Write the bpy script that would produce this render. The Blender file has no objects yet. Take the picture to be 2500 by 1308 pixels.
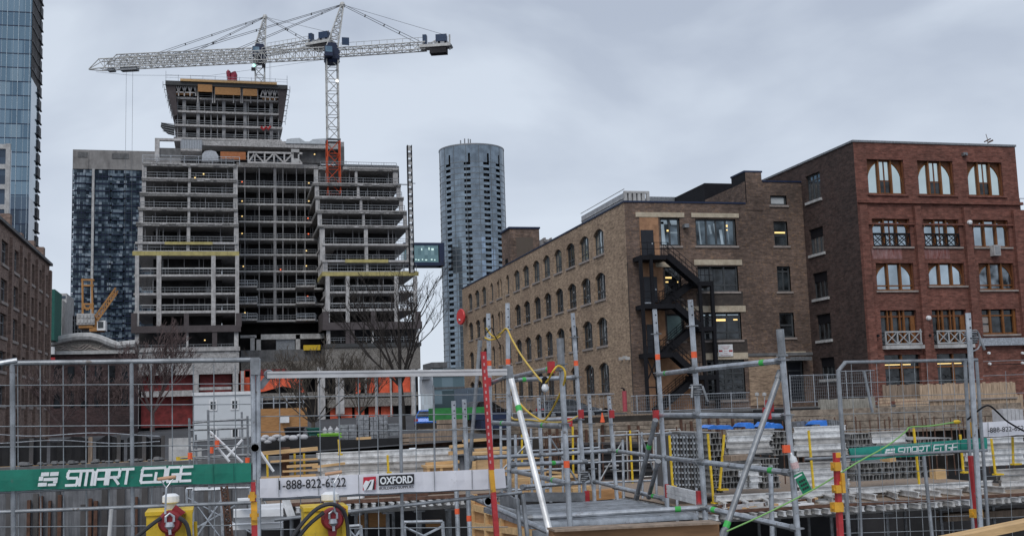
import bpy, math, random
from mathutils import Vector, Matrix

# ------------------------------------------------------------------ camera, sky, sun, exposure
SC = bpy.context.scene
COL = SC.collection
FPX, PITCH, ROLL, YAW = 2771.06, 0.12323649, -0.03227762, 0.25241743   # focal length in photo pixels, angles
EYE = Vector((0, 0, 1.6))
_cy, _sy, _cp, _sp = math.cos(YAW), math.sin(YAW), math.cos(PITCH), math.sin(PITCH)
FW = Vector((_sy*_cp, _cy*_cp, _sp)); RI = Vector((_cy, -_sy, 0)); UP = RI.cross(FW)
R2 = RI*math.cos(ROLL) + UP*math.sin(ROLL); U2 = -RI*math.sin(ROLL) + UP*math.cos(ROLL)
cd = bpy.data.cameras.new('camera'); cam = bpy.data.objects.new('camera', cd); COL.objects.link(cam)
cd.sensor_width = 36; cd.lens = FPX/2500*36; cd.clip_start = .1; cd.clip_end = 6000
cam.matrix_world = Matrix(((R2.x, U2.x, -FW.x, EYE.x), (R2.y, U2.y, -FW.y, EYE.y), (R2.z, U2.z, -FW.z, EYE.z), (0, 0, 0, 1)))
SC.camera = cam
SC.view_settings.view_transform = 'Standard'; SC.view_settings.look = 'None'
SC.view_settings.exposure = 0.2; SC.view_settings.gamma = 1
SUN_EL, SUN_AZ = math.radians(48), math.radians(-150)     # high, behind the camera and to its left

W = bpy.data.worlds.new('World'); SC.world = W; W.use_nodes = True
nt = W.node_tree; nt.nodes.clear()
def wn(t, **k):
    n = nt.nodes.new(t)
    for a, b in k.items(): setattr(n, a, b)
    return n
wo = wn('ShaderNodeOutputWorld'); mixs = wn('ShaderNodeMixShader'); bg1 = wn('ShaderNodeBackground'); bg2 = wn('ShaderNodeBackground')
sky = wn('ShaderNodeTexSky', sky_type='NISHITA', sun_disc=False, sun_elevation=SUN_EL, sun_rotation=SUN_AZ)
nt.links.new(sky.outputs[0], bg1.inputs[0]); bg1.inputs[1].default_value = .08
tc = wn('ShaderNodeTexCoord'); mp = wn('ShaderNodeMapping'); mp.inputs['Scale'].default_value = (1, 1, 2.2)
mp.inputs['Rotation'].default_value = (0, .12, 0)
nt.links.new(tc.outputs['Generated'], mp.inputs[0])
nz = wn('ShaderNodeTexNoise'); nz.inputs['Scale'].default_value = 4.2; nz.inputs['Detail'].default_value = 5; nz.inputs['Roughness'].default_value = .48
nz.inputs['Distortion'].default_value = .35
nt.links.new(mp.outputs[0], nz.inputs['Vector'])
cr = wn('ShaderNodeValToRGB')
cr.color_ramp.elements[0].position = .38; cr.color_ramp.elements[0].color = (.41, .463, .56, 1)
cr.color_ramp.elements[1].position = .62; cr.color_ramp.elements[1].color = (.59, .652, .742, 1)
nt.links.new(nz.outputs[0], cr.inputs[0])
sx = wn('ShaderNodeSeparateXYZ'); nt.links.new(tc.outputs['Generated'], sx.inputs[0])
hr = wn('ShaderNodeMapRange'); hr.inputs[1].default_value = .0; hr.inputs[2].default_value = .33; hr.inputs[3].default_value = 1.0; hr.inputs[4].default_value = 0
nt.links.new(sx.outputs[2], hr.inputs[0])
mx = wn('ShaderNodeMix', data_type='RGBA'); nt.links.new(hr.outputs[0], mx.inputs[0]); nt.links.new(cr.outputs[0], mx.inputs[6])
mx.inputs[7].default_value = (.615, .678, .77, 1)
nt.links.new(mx.outputs[2], bg2.inputs[0]); bg2.inputs[1].default_value = 1.0
mixs.inputs[0].default_value = .93
nt.links.new(bg1.outputs[0], mixs.inputs[1]); nt.links.new(bg2.outputs[0], mixs.inputs[2]); nt.links.new(mixs.outputs[0], wo.inputs[0])
sd = bpy.data.lights.new('sun', 'SUN'); sd.energy = 1.25; sd.angle = math.radians(30); sd.color = (1, .97, .92)
so = bpy.data.objects.new('sun', sd); COL.objects.link(so)
so.rotation_euler = (math.pi/2-SUN_EL, 0, math.pi-SUN_AZ if False else -SUN_AZ+math.pi)
_d = Vector((math.sin(SUN_AZ)*math.cos(SUN_EL), math.cos(SUN_AZ)*math.cos(SUN_EL), math.sin(SUN_EL)))
so.rotation_euler = _d.to_track_quat('Z', 'Y').to_euler()

# ------------------------------------------------------------------ pixel of the photograph + known plane -> point in the place
def ray(px, py): return FW*FPX + R2*(px-1250) - U2*(py-654)
def aY(px, py, Y): d = ray(px, py); return EYE + d*(Y/d.y)
def aX(px, py, X): d = ray(px, py); return EYE + d*(X/d.x)
def aZ(px, py, Z): d = ray(px, py); return EYE + d*((Z-EYE.z)/d.z)

# ------------------------------------------------------------------ mesh builder
V = Vector
class MB:
    def __init__(s): s.v = []; s.f = []; s.m = []
    def add(s, vs, fs, mi=0):
        b = len(s.v); s.v += [tuple(v) for v in vs]
        s.f += [tuple(i+b for i in f) for f in fs]; s.m += [mi]*len(fs); return s
    def box(s, x0, y0, z0, x1, y1, z1, mi=0):
        x0, x1 = min(x0, x1), max(x0, x1); y0, y1 = min(y0, y1), max(y0, y1); z0, z1 = min(z0, z1), max(z0, z1)
        return s.add([(x0,y0,z0),(x1,y0,z0),(x1,y1,z0),(x0,y1,z0),(x0,y0,z1),(x1,y0,z1),(x1,y1,z1),(x0,y1,z1)],
            [(0,3,2,1),(4,5,6,7),(0,1,5,4),(1,2,6,5),(2,3,7,6),(3,0,4,7)], mi)
    def bar(s, p, q, w, h=None, mi=0, up=(0,0,1)):
        p, q = V(p), V(q); h = w if h is None else h; d = (q-p).normalized(); u = V(up)
        if abs(d.dot(u)) > .98: u = V((0,1,0))
        a = d.cross(u).normalized()*(w/2); b = a.cross(d).normalized()*(h/2)
        vs = [e+k*a+l*b for e in (p, q) for k, l in ((-1,-1),(1,-1),(1,1),(-1,1))]
        return s.add(vs, [(0,1,2,3),(7,6,5,4),(0,4,5,1),(1,5,6,2),(2,6,7,3),(3,7,4,0)], mi)
    def tube(s, p, q, r, n=6, mi=0, r2=None, cap=True):
        p, q = V(p), V(q); d = (q-p)
        if d.length < 1e-6: return s
        d.normalize(); u = V((0,0,1)) if abs(d.z) < .9 else V((1,0,0))
        a = d.cross(u).normalized(); b = a.cross(d); r2 = r if r2 is None else r2
        cs = [a*math.cos(2*math.pi*i/n)+b*math.sin(2*math.pi*i/n) for i in range(n)]
        fs = [(i, n+i, n+(i+1)%n, (i+1)%n) for i in range(n)]
        if cap: fs += [tuple(range(n)), tuple(range(2*n-1, n-1, -1))]
        return s.add([p+c*r for c in cs]+[q+c*r2 for c in cs], fs, mi)
    def path(s, pts, r, n=6, mi=0):
        pts = [V(p) for p in pts]; N = len(pts); rings = []; a = None
        for i in range(N):
            d = (pts[min(i+1, N-1)]-pts[max(i-1, 0)]).normalized()
            if a is None: u = V((0,0,1)) if abs(d.z) < .9 else V((1,0,0)); a = d.cross(u).normalized()
            else: a = (a-d*a.dot(d)).normalized()
            b = a.cross(d); rr = r[i] if isinstance(r, (list, tuple)) else r
            rings.append([pts[i]+(a*math.cos(2*math.pi*k/n)+b*math.sin(2*math.pi*k/n))*rr for k in range(n)])
        fs = [(i*n+k, (i+1)*n+k, (i+1)*n+(k+1)%n, i*n+(k+1)%n) for i in range(N-1) for k in range(n)]
        fs += [tuple(range(n)), tuple(range(N*n-1, (N-1)*n-1, -1))]
        return s.add([p for g in rings for p in g], fs, mi)
    def quad(s, a, b, c, d, mi=0): return s.add([a,b,c,d], [(0,1,2,3)], mi)
    def prism(s, poly, off, mi=0):                       # polygon (3-D points) swept by the vector off
        n = len(poly); off = V(off); P = [V(p) for p in poly]
        return s.add(P+[p+off for p in P], [tuple(range(n)), tuple(range(2*n-1, n-1, -1))]+[(i, n+i, n+(i+1)%n, (i+1)%n) for i in range(n)], mi)
    def lathe(s, prof, c, n=16, mi=0, ax='z'):           # prof: (radius, height)
        c = V(c); vs = []
        for r, h in prof:
            for k in range(n):
                t = 2*math.pi*k/n; a, b = r*math.cos(t), r*math.sin(t)
                vs.append(c+(V((a, b, h)) if ax == 'z' else V((a, h, b)) if ax == 'y' else V((h, a, b))))
        m = len(prof)
        fs = [(i*n+k, i*n+(k+1)%n, (i+1)*n+(k+1)%n, (i+1)*n+k) for i in range(m-1) for k in range(n)]
        fs += [tuple(range(n-1, -1, -1)), tuple(range((m-1)*n, m*n))]
        return s.add(vs, fs, mi)

LOCS = {}
def _mesh(name, mb, mats, origin, smooth=False):
    me = bpy.data.meshes.new(name); ox, oy, oz = origin
    me.from_pydata([(x-ox, y-oy, z-oz) for x, y, z in mb.v], [], mb.f)
    for m in (mats if isinstance(mats, (list, tuple)) else [mats]): me.materials.append(m)
    me.polygons.foreach_set('material_index', mb.m)
    if smooth: me.polygons.foreach_set('use_smooth', [True]*len(me.polygons))
    me.update(); return me
def tag(o, label=None, cat=None, group=None, kind=None):
    for k, v in (('label', label), ('category', cat), ('group', group), ('kind', kind)):
        if v: o[k] = v
    return o
def thing(name, label, cat, loc=(0,0,0), group=None):
    o = bpy.data.objects.new(name, None); COL.objects.link(o); o.empty_display_size = .2
    o.location = loc; LOCS[o.name] = tuple(loc); return tag(o, label, cat, group)
def part(parent, name, mb, mats, label=None, kind=None, smooth=False):
    org = LOCS[parent.name]
    o = bpy.data.objects.new(name, _mesh(name, mb, mats, org, smooth)); COL.objects.link(o)
    o.parent = parent; LOCS[o.name] = org; return tag(o, label, None, None, kind)
def solo(name, mb, mats, label, cat, group=None, loc=None, smooth=False):
    if loc is None:
        xs = [v[0] for v in mb.v]; ys = [v[1] for v in mb.v]; zs = [v[2] for v in mb.v]
        loc = ((min(xs)+max(xs))/2, (min(ys)+max(ys))/2, min(zs))
    o = bpy.data.objects.new(name, _mesh(name, mb, mats, loc, smooth)); COL.objects.link(o)
    o.location = loc; LOCS[o.name] = tuple(loc); return tag(o, label, cat, group)
def ground(name, mb, mats, kind='structure'):
    o = bpy.data.objects.new(name, _mesh(name, mb, mats, (0,0,0))); COL.objects.link(o); o['kind'] = kind; LOCS[o.name] = (0,0,0); return o
def dup(root, loc, label=None, group=None, rotz=None):
    c = root.copy(); COL.objects.link(c); c.location = loc; LOCS[c.name] = tuple(loc)
    if rotz is not None: c.rotation_euler.z = rotz
    if label: c['label'] = label
    if group: c['group'] = group
    def kids(a, b):
        for ch in list(a.children):
            d = ch.copy(); COL.objects.link(d); d.parent = b; kids(ch, d)
    kids(root, c); return c

# ------------------------------------------------------------------ materials
def _mat(name):
    m = bpy.data.materials.new(name); m.use_nodes = True; n = m.node_tree
    return m, n, n.nodes['Principled BSDF']
def C4(c): return (c[0], c[1], c[2], 1)
def plain(name, col, rough=.6, metal=0, var=.25, scale=3.0, emit=None, estr=1, spec=.4, bump=0, fine=14, spots=None):
    m, n, b = _mat(name); L = n.links.new
    b.inputs['Roughness'].default_value = rough; b.inputs['Metallic'].default_value = metal; b.inputs['Specular IOR Level'].default_value = spec
    t = n.nodes.new('ShaderNodeNewGeometry')
    z = n.nodes.new('ShaderNodeTexNoise'); z.inputs['Scale'].default_value = scale; z.inputs['Detail'].default_value = 6; z.inputs['Roughness'].default_value = .65
    L(t.outputs['Position'], z.inputs['Vector'])
    r = n.nodes.new('ShaderNodeValToRGB'); r.color_ramp.elements[0].position = .3; r.color_ramp.elements[1].position = .72
    r.color_ramp.elements[0].color = C4([c*(1-var) for c in col]); r.color_ramp.elements[1].color = C4([min(1, c*(1+var)) for c in col])
    L(z.outputs[0], r.inputs[0]); L(r.outputs[0], b.inputs['Base Color'])
    if spots:
        sc, ss, th = spots; z3 = n.nodes.new('ShaderNodeTexNoise'); z3.inputs['Scale'].default_value = ss; z3.inputs['Detail'].default_value = 9; z3.inputs['Roughness'].default_value = .75; L(t.outputs['Position'], z3.inputs['Vector'])
        r3 = n.nodes.new('ShaderNodeMapRange'); r3.inputs[1].default_value = th; r3.inputs[2].default_value = th+.05; r3.inputs[4].default_value = .85; L(z3.outputs[0], r3.inputs[0])
        m3 = n.nodes.new('ShaderNodeMix'); m3.data_type = 'RGBA'; L(r3.outputs[0], m3.inputs[0]); L(r.outputs[0], m3.inputs[6]); m3.inputs[7].default_value = C4(sc); L(m3.outputs[2], b.inputs['Base Color'])
    if bump:
        z2 = n.nodes.new('ShaderNodeTexNoise'); z2.inputs['Scale'].default_value = fine; L(t.outputs['Position'], z2.inputs['Vector'])
        bp = n.nodes.new('ShaderNodeBump'); bp.inputs['Strength'].default_value = bump; L(z2.outputs[0], bp.inputs['Height']); L(bp.outputs[0], b.inputs['Normal'])
    if emit: b.inputs['Emission Color'].default_value = C4(emit); b.inputs['Emission Strength'].default_value = estr
    return m
def stained(name, col, dirt, rough=.85, amount=.5, sc=(.35, .35, .08), fine=1.2, bump=.0):    # concrete with vertical runs of dirt
    m, n, b = _mat(name); L = n.links.new; b.inputs['Roughness'].default_value = rough; b.inputs['Specular IOR Level'].default_value = .25
    t = n.nodes.new('ShaderNodeNewGeometry'); mp = n.nodes.new('ShaderNodeMapping'); mp.inputs['Scale'].default_value = sc
    L(t.outputs['Position'], mp.inputs[0])
    z = n.nodes.new('ShaderNodeTexNoise'); z.inputs['Scale'].default_value = 4; z.inputs['Detail'].default_value = 8; z.inputs['Roughness'].default_value = .7; L(mp.outputs[0], z.inputs['Vector'])
    z2 = n.nodes.new('ShaderNodeTexNoise'); z2.inputs['Scale'].default_value = fine; z2.inputs['Detail'].default_value = 8; z2.inputs['Roughness'].default_value = .7; L(t.outputs['Position'], z2.inputs['Vector'])
    r = n.nodes.new('ShaderNodeMapRange'); r.inputs[1].default_value = .38; r.inputs[2].default_value = .68; r.inputs[4].default_value = amount; L(z.outputs[0], r.inputs[0])
    mx = n.nodes.new('ShaderNodeMix'); mx.data_type = 'RGBA'; mx.inputs[6].default_value = C4(col); mx.inputs[7].default_value = C4(dirt); L(r.outputs[0], mx.inputs[0])
    r2 = n.nodes.new('ShaderNodeMapRange'); r2.inputs[1].default_value = .3; r2.inputs[2].default_value = .7; r2.inputs[3].default_value = .68; r2.inputs[4].default_value = 1.25; L(z2.outputs[0], r2.inputs[0])
    m2 = n.nodes.new('ShaderNodeMix'); m2.data_type = 'RGBA'; m2.blend_type = 'MULTIPLY'; m2.inputs[0].default_value = 1; L(mx.outputs[2], m2.inputs[6]); L(r2.outputs[0], m2.inputs[7])
    L(m2.outputs[2], b.inputs['Base Color'])
    return m
def brick(name, c1, c2, mortar, bw=.42, bh=.14, dirt=(.03,.03,.03), amount=.5, dsc=.16, spec_cl=(.4,.3,.2), cl=.0, lo=.42, hi=.72):
    m, n, b = _mat(name); L = n.links.new; b.inputs['Roughness'].default_value = .9; b.inputs['Specular IOR Level'].default_value = .2
    t = n.nodes.new('ShaderNodeNewGeometry'); s = n.nodes.new('ShaderNodeSeparateXYZ'); L(t.outputs['Position'], s.inputs[0])
    a = n.nodes.new('ShaderNodeMath'); a.operation = 'ADD'; L(s.outputs[0], a.inputs[0]); L(s.outputs[1], a.inputs[1])
    c = n.nodes.new('ShaderNodeCombineXYZ'); L(a.outputs[0], c.inputs[0]); L(s.outputs[2], c.inputs[1])
    k = n.nodes.new('ShaderNodeTexBrick'); L(c.outputs[0], k.inputs['Vector']); k.inputs['Scale'].default_value = 1
    k.inputs['Brick Width'].default_value = bw; k.inputs['Row Height'].default_value = bh; k.inputs['Mortar Size'].default_value = .012
    k.inputs['Color1'].default_value = C4(c1); k.inputs['Color2'].default_value = C4(c2); k.inputs['Mortar'].default_value = C4(mortar); k.inputs['Bias'].default_value = -.1
    last = k.outputs[0]
    def noise(sc, det=7, vec=None):
        z = n.nodes.new('ShaderNodeTexNoise'); z.inputs['Scale'].default_value = sc; z.inputs['Detail'].default_value = det; z.inputs['Roughness'].default_value = .68
        L(vec or t.outputs['Position'], z.inputs['Vector']); return z.outputs[0]
    def mixin(fac, lo, hi, amt, colr, bl='MIX'):
        nonlocal last
        r = n.nodes.new('ShaderNodeMapRange'); r.inputs[1].default_value = lo; r.inputs[2].default_value = hi; r.inputs[4].default_value = amt; L(fac, r.inputs[0])
        x = n.nodes.new('ShaderNodeMix'); x.data_type = 'RGBA'; x.blend_type = bl; L(r.outputs[0], x.inputs[0]); L(last, x.inputs[6]); x.inputs[7].default_value = C4(colr); last = x.outputs[2]
    if cl: mixin(noise(5.5, 3), .57, .63, cl, spec_cl)
    hm = n.nodes.new('ShaderNodeMapping'); hm.inputs['Scale'].default_value = (.55, .55, 1.7); L(t.outputs['Position'], hm.inputs[0]); HV = hm.outputs[0]
    mixin(noise(4.2, 4, HV), .47, .66, .55, [q*.42 for q in c1])
    mixin(noise(1.1), .5, .72, .4, [q*.5 for q in c1])
    mixin(noise(dsc), lo, hi, amount, dirt)
    r = n.nodes.new('ShaderNodeMapRange'); r.inputs[1].default_value = .3; r.inputs[2].default_value = .7; r.inputs[3].default_value = .5; r.inputs[4].default_value = 1.5; L(noise(3.4, 9, HV), r.inputs[0])
    x = n.nodes.new('ShaderNodeMix'); x.data_type = 'RGBA'; x.blend_type = 'MULTIPLY'; x.inputs[0].default_value = 1; L(last, x.inputs[6]); L(r.outputs[0], x.inputs[7])
    sp = n.nodes.new('ShaderNodeMapping'); sp.inputs['Scale'].default_value = (.9, .9, .10); L(t.outputs['Position'], sp.inputs[0]); last = x.outputs[2]
    mixin(noise(1.6, 7, sp.outputs[0]), .52, .74, .5, [q*.4 for q in c1])
    L(last, b.inputs['Base Color'])
    bp = n.nodes.new('ShaderNodeBump'); bp.inputs['Strength'].default_value = .3; bp.inputs['Distance'].default_value = .02; L(k.outputs[1], bp.inputs['Height']); bp.invert = True; L(bp.outputs[0], b.inputs['Normal'])
    return m
def glass(name, col, rough=.06, metal=.0, var=.5, sc=.5, wav=.02, spec=.6):
    m, n, b = _mat(name); L = n.links.new
    b.inputs['Roughness'].default_value = rough; b.inputs['Metallic'].default_value = metal; b.inputs['Specular IOR Level'].default_value = spec
    t = n.nodes.new('ShaderNodeNewGeometry'); z = n.nodes.new('ShaderNodeTexNoise'); z.inputs['Scale'].default_value = sc; z.inputs['Detail'].default_value = 3
    L(t.outputs['Position'], z.inputs['Vector'])
    r = n.nodes.new('ShaderNodeValToRGB'); r.color_ramp.elements[0].position = .35; r.color_ramp.elements[1].position = .66
    r.color_ramp.elements[0].color = C4([c*(1-var) for c in col]); r.color_ramp.elements[1].color = C4([min(1, c*(1+var)) for c in col])
    L(z.outputs[0], r.inputs[0]); L(r.outputs[0], b.inputs['Base Color'])
    if wav:
        bp = n.nodes.new('ShaderNodeBump'); bp.inputs['Strength'].default_value = wav; bp.inputs['Distance'].default_value = .3
        z2 = n.nodes.new('ShaderNodeTexNoise'); z2.inputs['Scale'].default_value = sc*1.7; L(t.outputs['Position'], z2.inputs['Vector']); L(z2.outputs[0], bp.inputs['Height']); L(bp.outputs[0], b.inputs['Normal'])
    return m
def panes(name, colors, cw, ch, ox=0, oz=0, rough=.08, metal=.6, line=None, lw=.06, ang=None):   # a sheet of window panes, each pane its own tint
    m, n, b = _mat(name); L = n.links.new; b.inputs['Roughness'].default_value = rough; b.inputs['Metallic'].default_value = metal
    t = n.nodes.new('ShaderNodeNewGeometry'); s = n.nodes.new('ShaderNodeSeparateXYZ'); L(t.outputs['Position'], s.inputs[0])
    a = n.nodes.new('ShaderNodeMath'); a.operation = 'ADD'; L(s.outputs[0], a.inputs[0]); L(s.outputs[1], a.inputs[1])
    def cell(o, size, off):
        q = n.nodes.new('ShaderNodeMath'); q.operation = 'ADD'; L(o, q.inputs[0]); q.inputs[1].default_value = -off
        d = n.nodes.new('ShaderNodeMath'); d.operation = 'DIVIDE'; L(q.outputs[0], d.inputs[0]); d.inputs[1].default_value = size
        f = n.nodes.new('ShaderNodeMath'); f.operation = 'FLOOR'; L(d.outputs[0], f.inputs[0]); return f.outputs[0]
    c = n.nodes.new('ShaderNodeCombineXYZ'); L(cell(a.outputs[0], cw, ox), c.inputs[0]); L(cell(s.outputs[2], ch, oz), c.inputs[1])
    w = n.nodes.new('ShaderNodeTexWhiteNoise'); w.noise_dimensions = '3D'; L(c.outputs[0], w.inputs[0])
    r = n.nodes.new('ShaderNodeValToRGB'); r.color_ramp.interpolation = 'CONSTANT'
    while len(r.color_ramp.elements) < len(colors): r.color_ramp.elements.new(.5)
    tot = sum(x[1] for x in colors); acc = 0
    for e, (cc, wt) in zip(r.color_ramp.elements, colors): e.position = acc/tot; e.color = C4(cc); acc += wt
    L(w.outputs[0], r.inputs[0]); L(r.outputs[0], b.inputs['Base Color'])
    return m
def wood(name, col, grain=(6, 6, .8), var=.35, rough=.75):
    m, n, b = _mat(name); L = n.links.new; b.inputs['Roughness'].default_value = rough; b.inputs['Specular IOR Level'].default_value = .25
    t = n.nodes.new('ShaderNodeNewGeometry'); mp = n.nodes.new('ShaderNodeMapping'); mp.inputs['Scale'].default_value = grain; L(t.outputs['Position'], mp.inputs[0])
    z = n.nodes.new('ShaderNodeTexNoise'); z.inputs['Scale'].default_value = 2.5; z.inputs['Detail'].default_value = 7; z.inputs['Roughness'].default_value = .7; L(mp.outputs[0], z.inputs['Vector'])
    r = n.nodes.new('ShaderNodeValToRGB'); r.color_ramp.elements[0].position = .3; r.color_ramp.elements[1].position = .7
    r.color_ramp.elements[0].color = C4([c*(1-var) for c in col]); r.color_ramp.elements[1].color = C4([min(1, c*(1+var)) for c in col])
    L(z.outputs[0], r.inputs[0]); L(r.outputs[0], b.inputs['Base Color']); return m

M = {}
M['asphalt'] = plain('asphalt', (.055,.055,.06), .9, scale=.8, var=.35)
M['soil'] = plain('soil', (.035,.03,.026), .95, scale=.7, var=.5, bump=.4, fine=3)  # colour darkened in place of shade under the decks
M['conc'] = stained('concrete', (.50,.49,.49), (.20,.19,.19), amount=.6)
M['concd'] = stained('dark_concrete', (.17,.17,.175), (.07,.07,.07), amount=.6)
M['concl'] = stained('pale_concrete', (.50,.50,.50), (.20,.19,.19), amount=.5)
M['inner'] = plain('near_black_fill', (.030,.029,.031), .95, var=.6, scale=.4)  # near-black replaces shade in open floors, notches and under decks; also dark timbers
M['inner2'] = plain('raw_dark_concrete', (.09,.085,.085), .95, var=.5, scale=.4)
M['galv'] = plain('galvanised_steel', (.42,.44,.47), .36, .72, var=.42, scale=7, spots=((.16,.13,.11), 11, .60))
M['galvd'] = plain('dull_steel', (.24,.25,.265), .5, .6, var=.45, scale=7)
M['alu'] = plain('aluminium', (.70,.70,.70), .42, .45, var=.35, scale=5)
M['alud'] = plain('weathered_aluminium', (.45,.44,.43), .6, .25, var=.4, scale=4)
M['alue'] = plain('aluminium_ends', (.30,.295,.29), .6, .25, var=.6, scale=9)
M['white'] = plain('white_paint', (.72,.73,.75), .5, var=.12)
M['black'] = plain('black_steel', (.010,.010,.013), .7, var=.3, spec=.2)
M['yellow'] = plain('yellow_paint', (.66,.45,.03), .55, var=.3, scale=6, spots=((.16,.11,.05), 13, .61))
M['red'] = plain('red_paint', (.40,.03,.035), .5, var=.3, scale=8, spots=((.22,.16,.15), 16, .60))
M['fence'] = plain('fence_tube', (.27,.285,.305), .42, .6, var=.4, scale=7, spots=((.13,.11,.10), 11, .60)); M['wire'] = plain('mesh_wire', (.26,.28,.30), .55, .2, var=.3, scale=9)
M['amber'] = plain('amber_steel', (.62,.32,.03), .5, var=.25, scale=8, spots=((.14,.09,.05), 14, .60))
M['green'] = plain('green_tape', (.05,.40,.08), .55, var=.2, scale=9)
M['orange'] = plain('orange_tape', (.80,.12,.04), .55, var=.2, scale=9)
M['ply'] = wood('plywood', (.38,.20,.085), (1, 1, 5), .3)
M['lumber'] = wood('lumber', (.55,.36,.18), (.8, 6, 6), .3)
M['oldwood'] = wood('weathered_wood', (.25,.19,.145), (5, 5, .6), .45)
M['rust'] = plain('rusty_steel', (.105,.055,.038), .85, var=.5, scale=5)
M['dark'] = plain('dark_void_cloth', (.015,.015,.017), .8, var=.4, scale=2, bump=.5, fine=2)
M['blue'] = plain('blue_paint', (.015,.05,.22), .5, var=.2)
M['navy'] = plain('navy_paint', (.012,.022,.06), .5, var=.2)
M['tarpo'] = plain('orange_tarp', (.80,.13,.06), .55, var=.3, scale=1.2, bump=.5, fine=1.5)
M['tarpb'] = plain('blue_tarp', (.03,.18,.62), .45, var=.3, scale=4, bump=.6, fine=6)
M['wglass'] = glass('window_glass', (.018,.022,.026), .05, var=.6, sc=.8)
M['lamp'] = plain('lit_lamp', (.9,.7,.3), emit=(1,.68,.25), estr=.9, var=0)
M['lampw'] = plain('lit_white_lamp', (.9,.9,.85), emit=(1,.97,.9), estr=2.5, var=0)
M['lampr'] = plain('lit_red_lamp', (.9,.2,.1), emit=(1,.16,.05), estr=.8, var=0)

# ------------------------------------------------------------------ walls with openings
def wall_y(mb, X0, X1, Z0, Z1, Y, holes, depth=.3, mi=0, sgn=1):   # wall in the plane Y with rectangular holes (x0,x1,z0,z1); reveals go back by depth
    xs = sorted({X0, X1, *[h[0] for h in holes], *[h[1] for h in holes]}); zs = sorted({Z0, Z1, *[h[2] for h in holes], *[h[3] for h in holes]})
    for i in range(len(xs)-1):
        for j in range(len(zs)-1):
            cx, cz = (xs[i]+xs[i+1])/2, (zs[j]+zs[j+1])/2
            if not (X0 < cx < X1 and Z0 < cz < Z1) or any(h[0] < cx < h[1] and h[2] < cz < h[3] for h in holes): continue
            mb.quad((xs[i],Y,zs[j]), (xs[i+1],Y,zs[j]), (xs[i+1],Y,zs[j+1]), (xs[i],Y,zs[j+1]), mi)
    for a, b, c, d in holes:
        e = Y+depth
        for p, q in (((a,c),(a,d)), ((a,d),(b,d)), ((b,d),(b,c)), ((b,c),(a,c))):
            mb.quad((p[0],Y,p[1]), (q[0],Y,q[1]), (q[0],e,q[1]), (p[0],e,p[1]), mi)
def wall_x(mb, Y0, Y1, Z0, Z1, X, holes, depth=.3, mi=0):           # the same in the plane X; reveals go to X+depth
    t = MB(); wall_y(t, Y0, Y1, Z0, Z1, 0, holes, 1, mi)
    mb.add([(X+v[1]*depth, v[0], v[2]) for v in t.v], t.f, mi)
def zmid(y, px, Y): return aY(px, y, Y).z
rnd = random.Random(7)
# ================================================================== the ground
def gz(X): return -.5 + 1.4*max(0, min(1, (X+18)/43))
PF = -5.2                                                  # floor of the excavation
def pit_edge(X): return 45 if X < 12 else 72
mb = MB()
xs = [-4000, -400, -40, -30, -18, -8, 0, 6, 12, 18, 25, 40, 62, 75, 400, 4000]; ys = [-4000, -300, 2.4, 45, 72, 110, 250, 600, 1500, 5500]
for i in range(len(xs)-1):
    for j in range(len(ys)-1):
        cx, cy = (xs[i]+xs[i+1])/2, (ys[j]+ys[j+1])/2
        if -40 < cx < 62 and 2.4 < cy < pit_edge(cx): continue
        mb.quad(*[(a, b, gz(a)) for a, b in ((xs[i],ys[j]),(xs[i+1],ys[j]),(xs[i+1],ys[j+1]),(xs[i],ys[j+1]))])
ground('street', mb, M['asphalt'])
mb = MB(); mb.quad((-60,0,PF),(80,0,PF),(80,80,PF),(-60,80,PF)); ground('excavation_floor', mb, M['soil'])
for zz, (X0, X1, Y0, Y1) in ((.12, (31.4, 62, 74.6, 85)), (.12, (29.2, 31.4, 86.5, 151))):
    b = MB(); b.box(X0, Y0, .7, X1, Y1, .9+zz); ground('pavement', b, M['concd'])

# ================================================================== far left: glass tower
Y = 250; t = thing('glass_tower', 'tall blue glass curtain wall tower at the left edge with a raw unfinished side strip', 'tower', (-50, Y, 0))
x1 = -39.0; xr = x1+.5; TD = 12.6; ztop, zd, zs = 150.0, aY(60, 480, Y).z, aY(90, 190, Y).z
M['twg'] = panes('tower_glass', [((.155,.235,.30), 3), ((.19,.275,.345), 3), ((.12,.19,.255), 2), ((.23,.315,.375), 1)], 2.25, 3.03, oz=.4, rough=.12, metal=.55)
M['twd'] = panes('tower_dark_glass', [((.07,.10,.14), 3), ((.10,.14,.19), 2), ((.05,.07,.10), 2)], 2.25, 3.03, oz=.4, rough=.12, metal=.5)
M['mull'] = plain('pale_mullion', (.42,.50,.56), .5, .3)
b = MB(); b.box(-76, Y, zd, x1, Y+TD, ztop); part(t, 'curtain_wall', b, M['twg'])
b = MB(); b.box(-76, Y, -1, x1, Y+TD, zd-.02); part(t, 'lower_curtain_wall', b, M['twd'])  # darker pane tint imitates reflections in the lower glazing
b = MB(); b.box(x1+.01, Y+.25, zs+.1, x1+.12, Y+TD, ztop); part(t, 'raw_concrete_side', b, M['inner2'])
b = MB(); b.box(x1+.02, Y+.05, zd, x1+.12, Y+7.5, zs); part(t, 'side_glazing', b, M['twg'])
b = MB(); b.box(x1+.02, Y+.05, -1, x1+.12, Y+7.5, zd-.02); part(t, 'side_glazing', b, M['twd'])
b = MB(); k = 0
z = .4
while z < ztop:
    b.box(-76, Y-.06, z-.09, x1, Y-.01, z+.09, 1 if True else 0)
    z += 3.03
for i in range(17): b.box(x1-2.25*i-.05-.3, Y-.1, -1, x1-2.25*i+.05-.3, Y-.01, ztop, 0); b.box(x1-2.25*i-.03-1.3, Y-.05, -1, x1-2.25*i+.03-1.3, Y-.01, ztop, 0)
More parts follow.
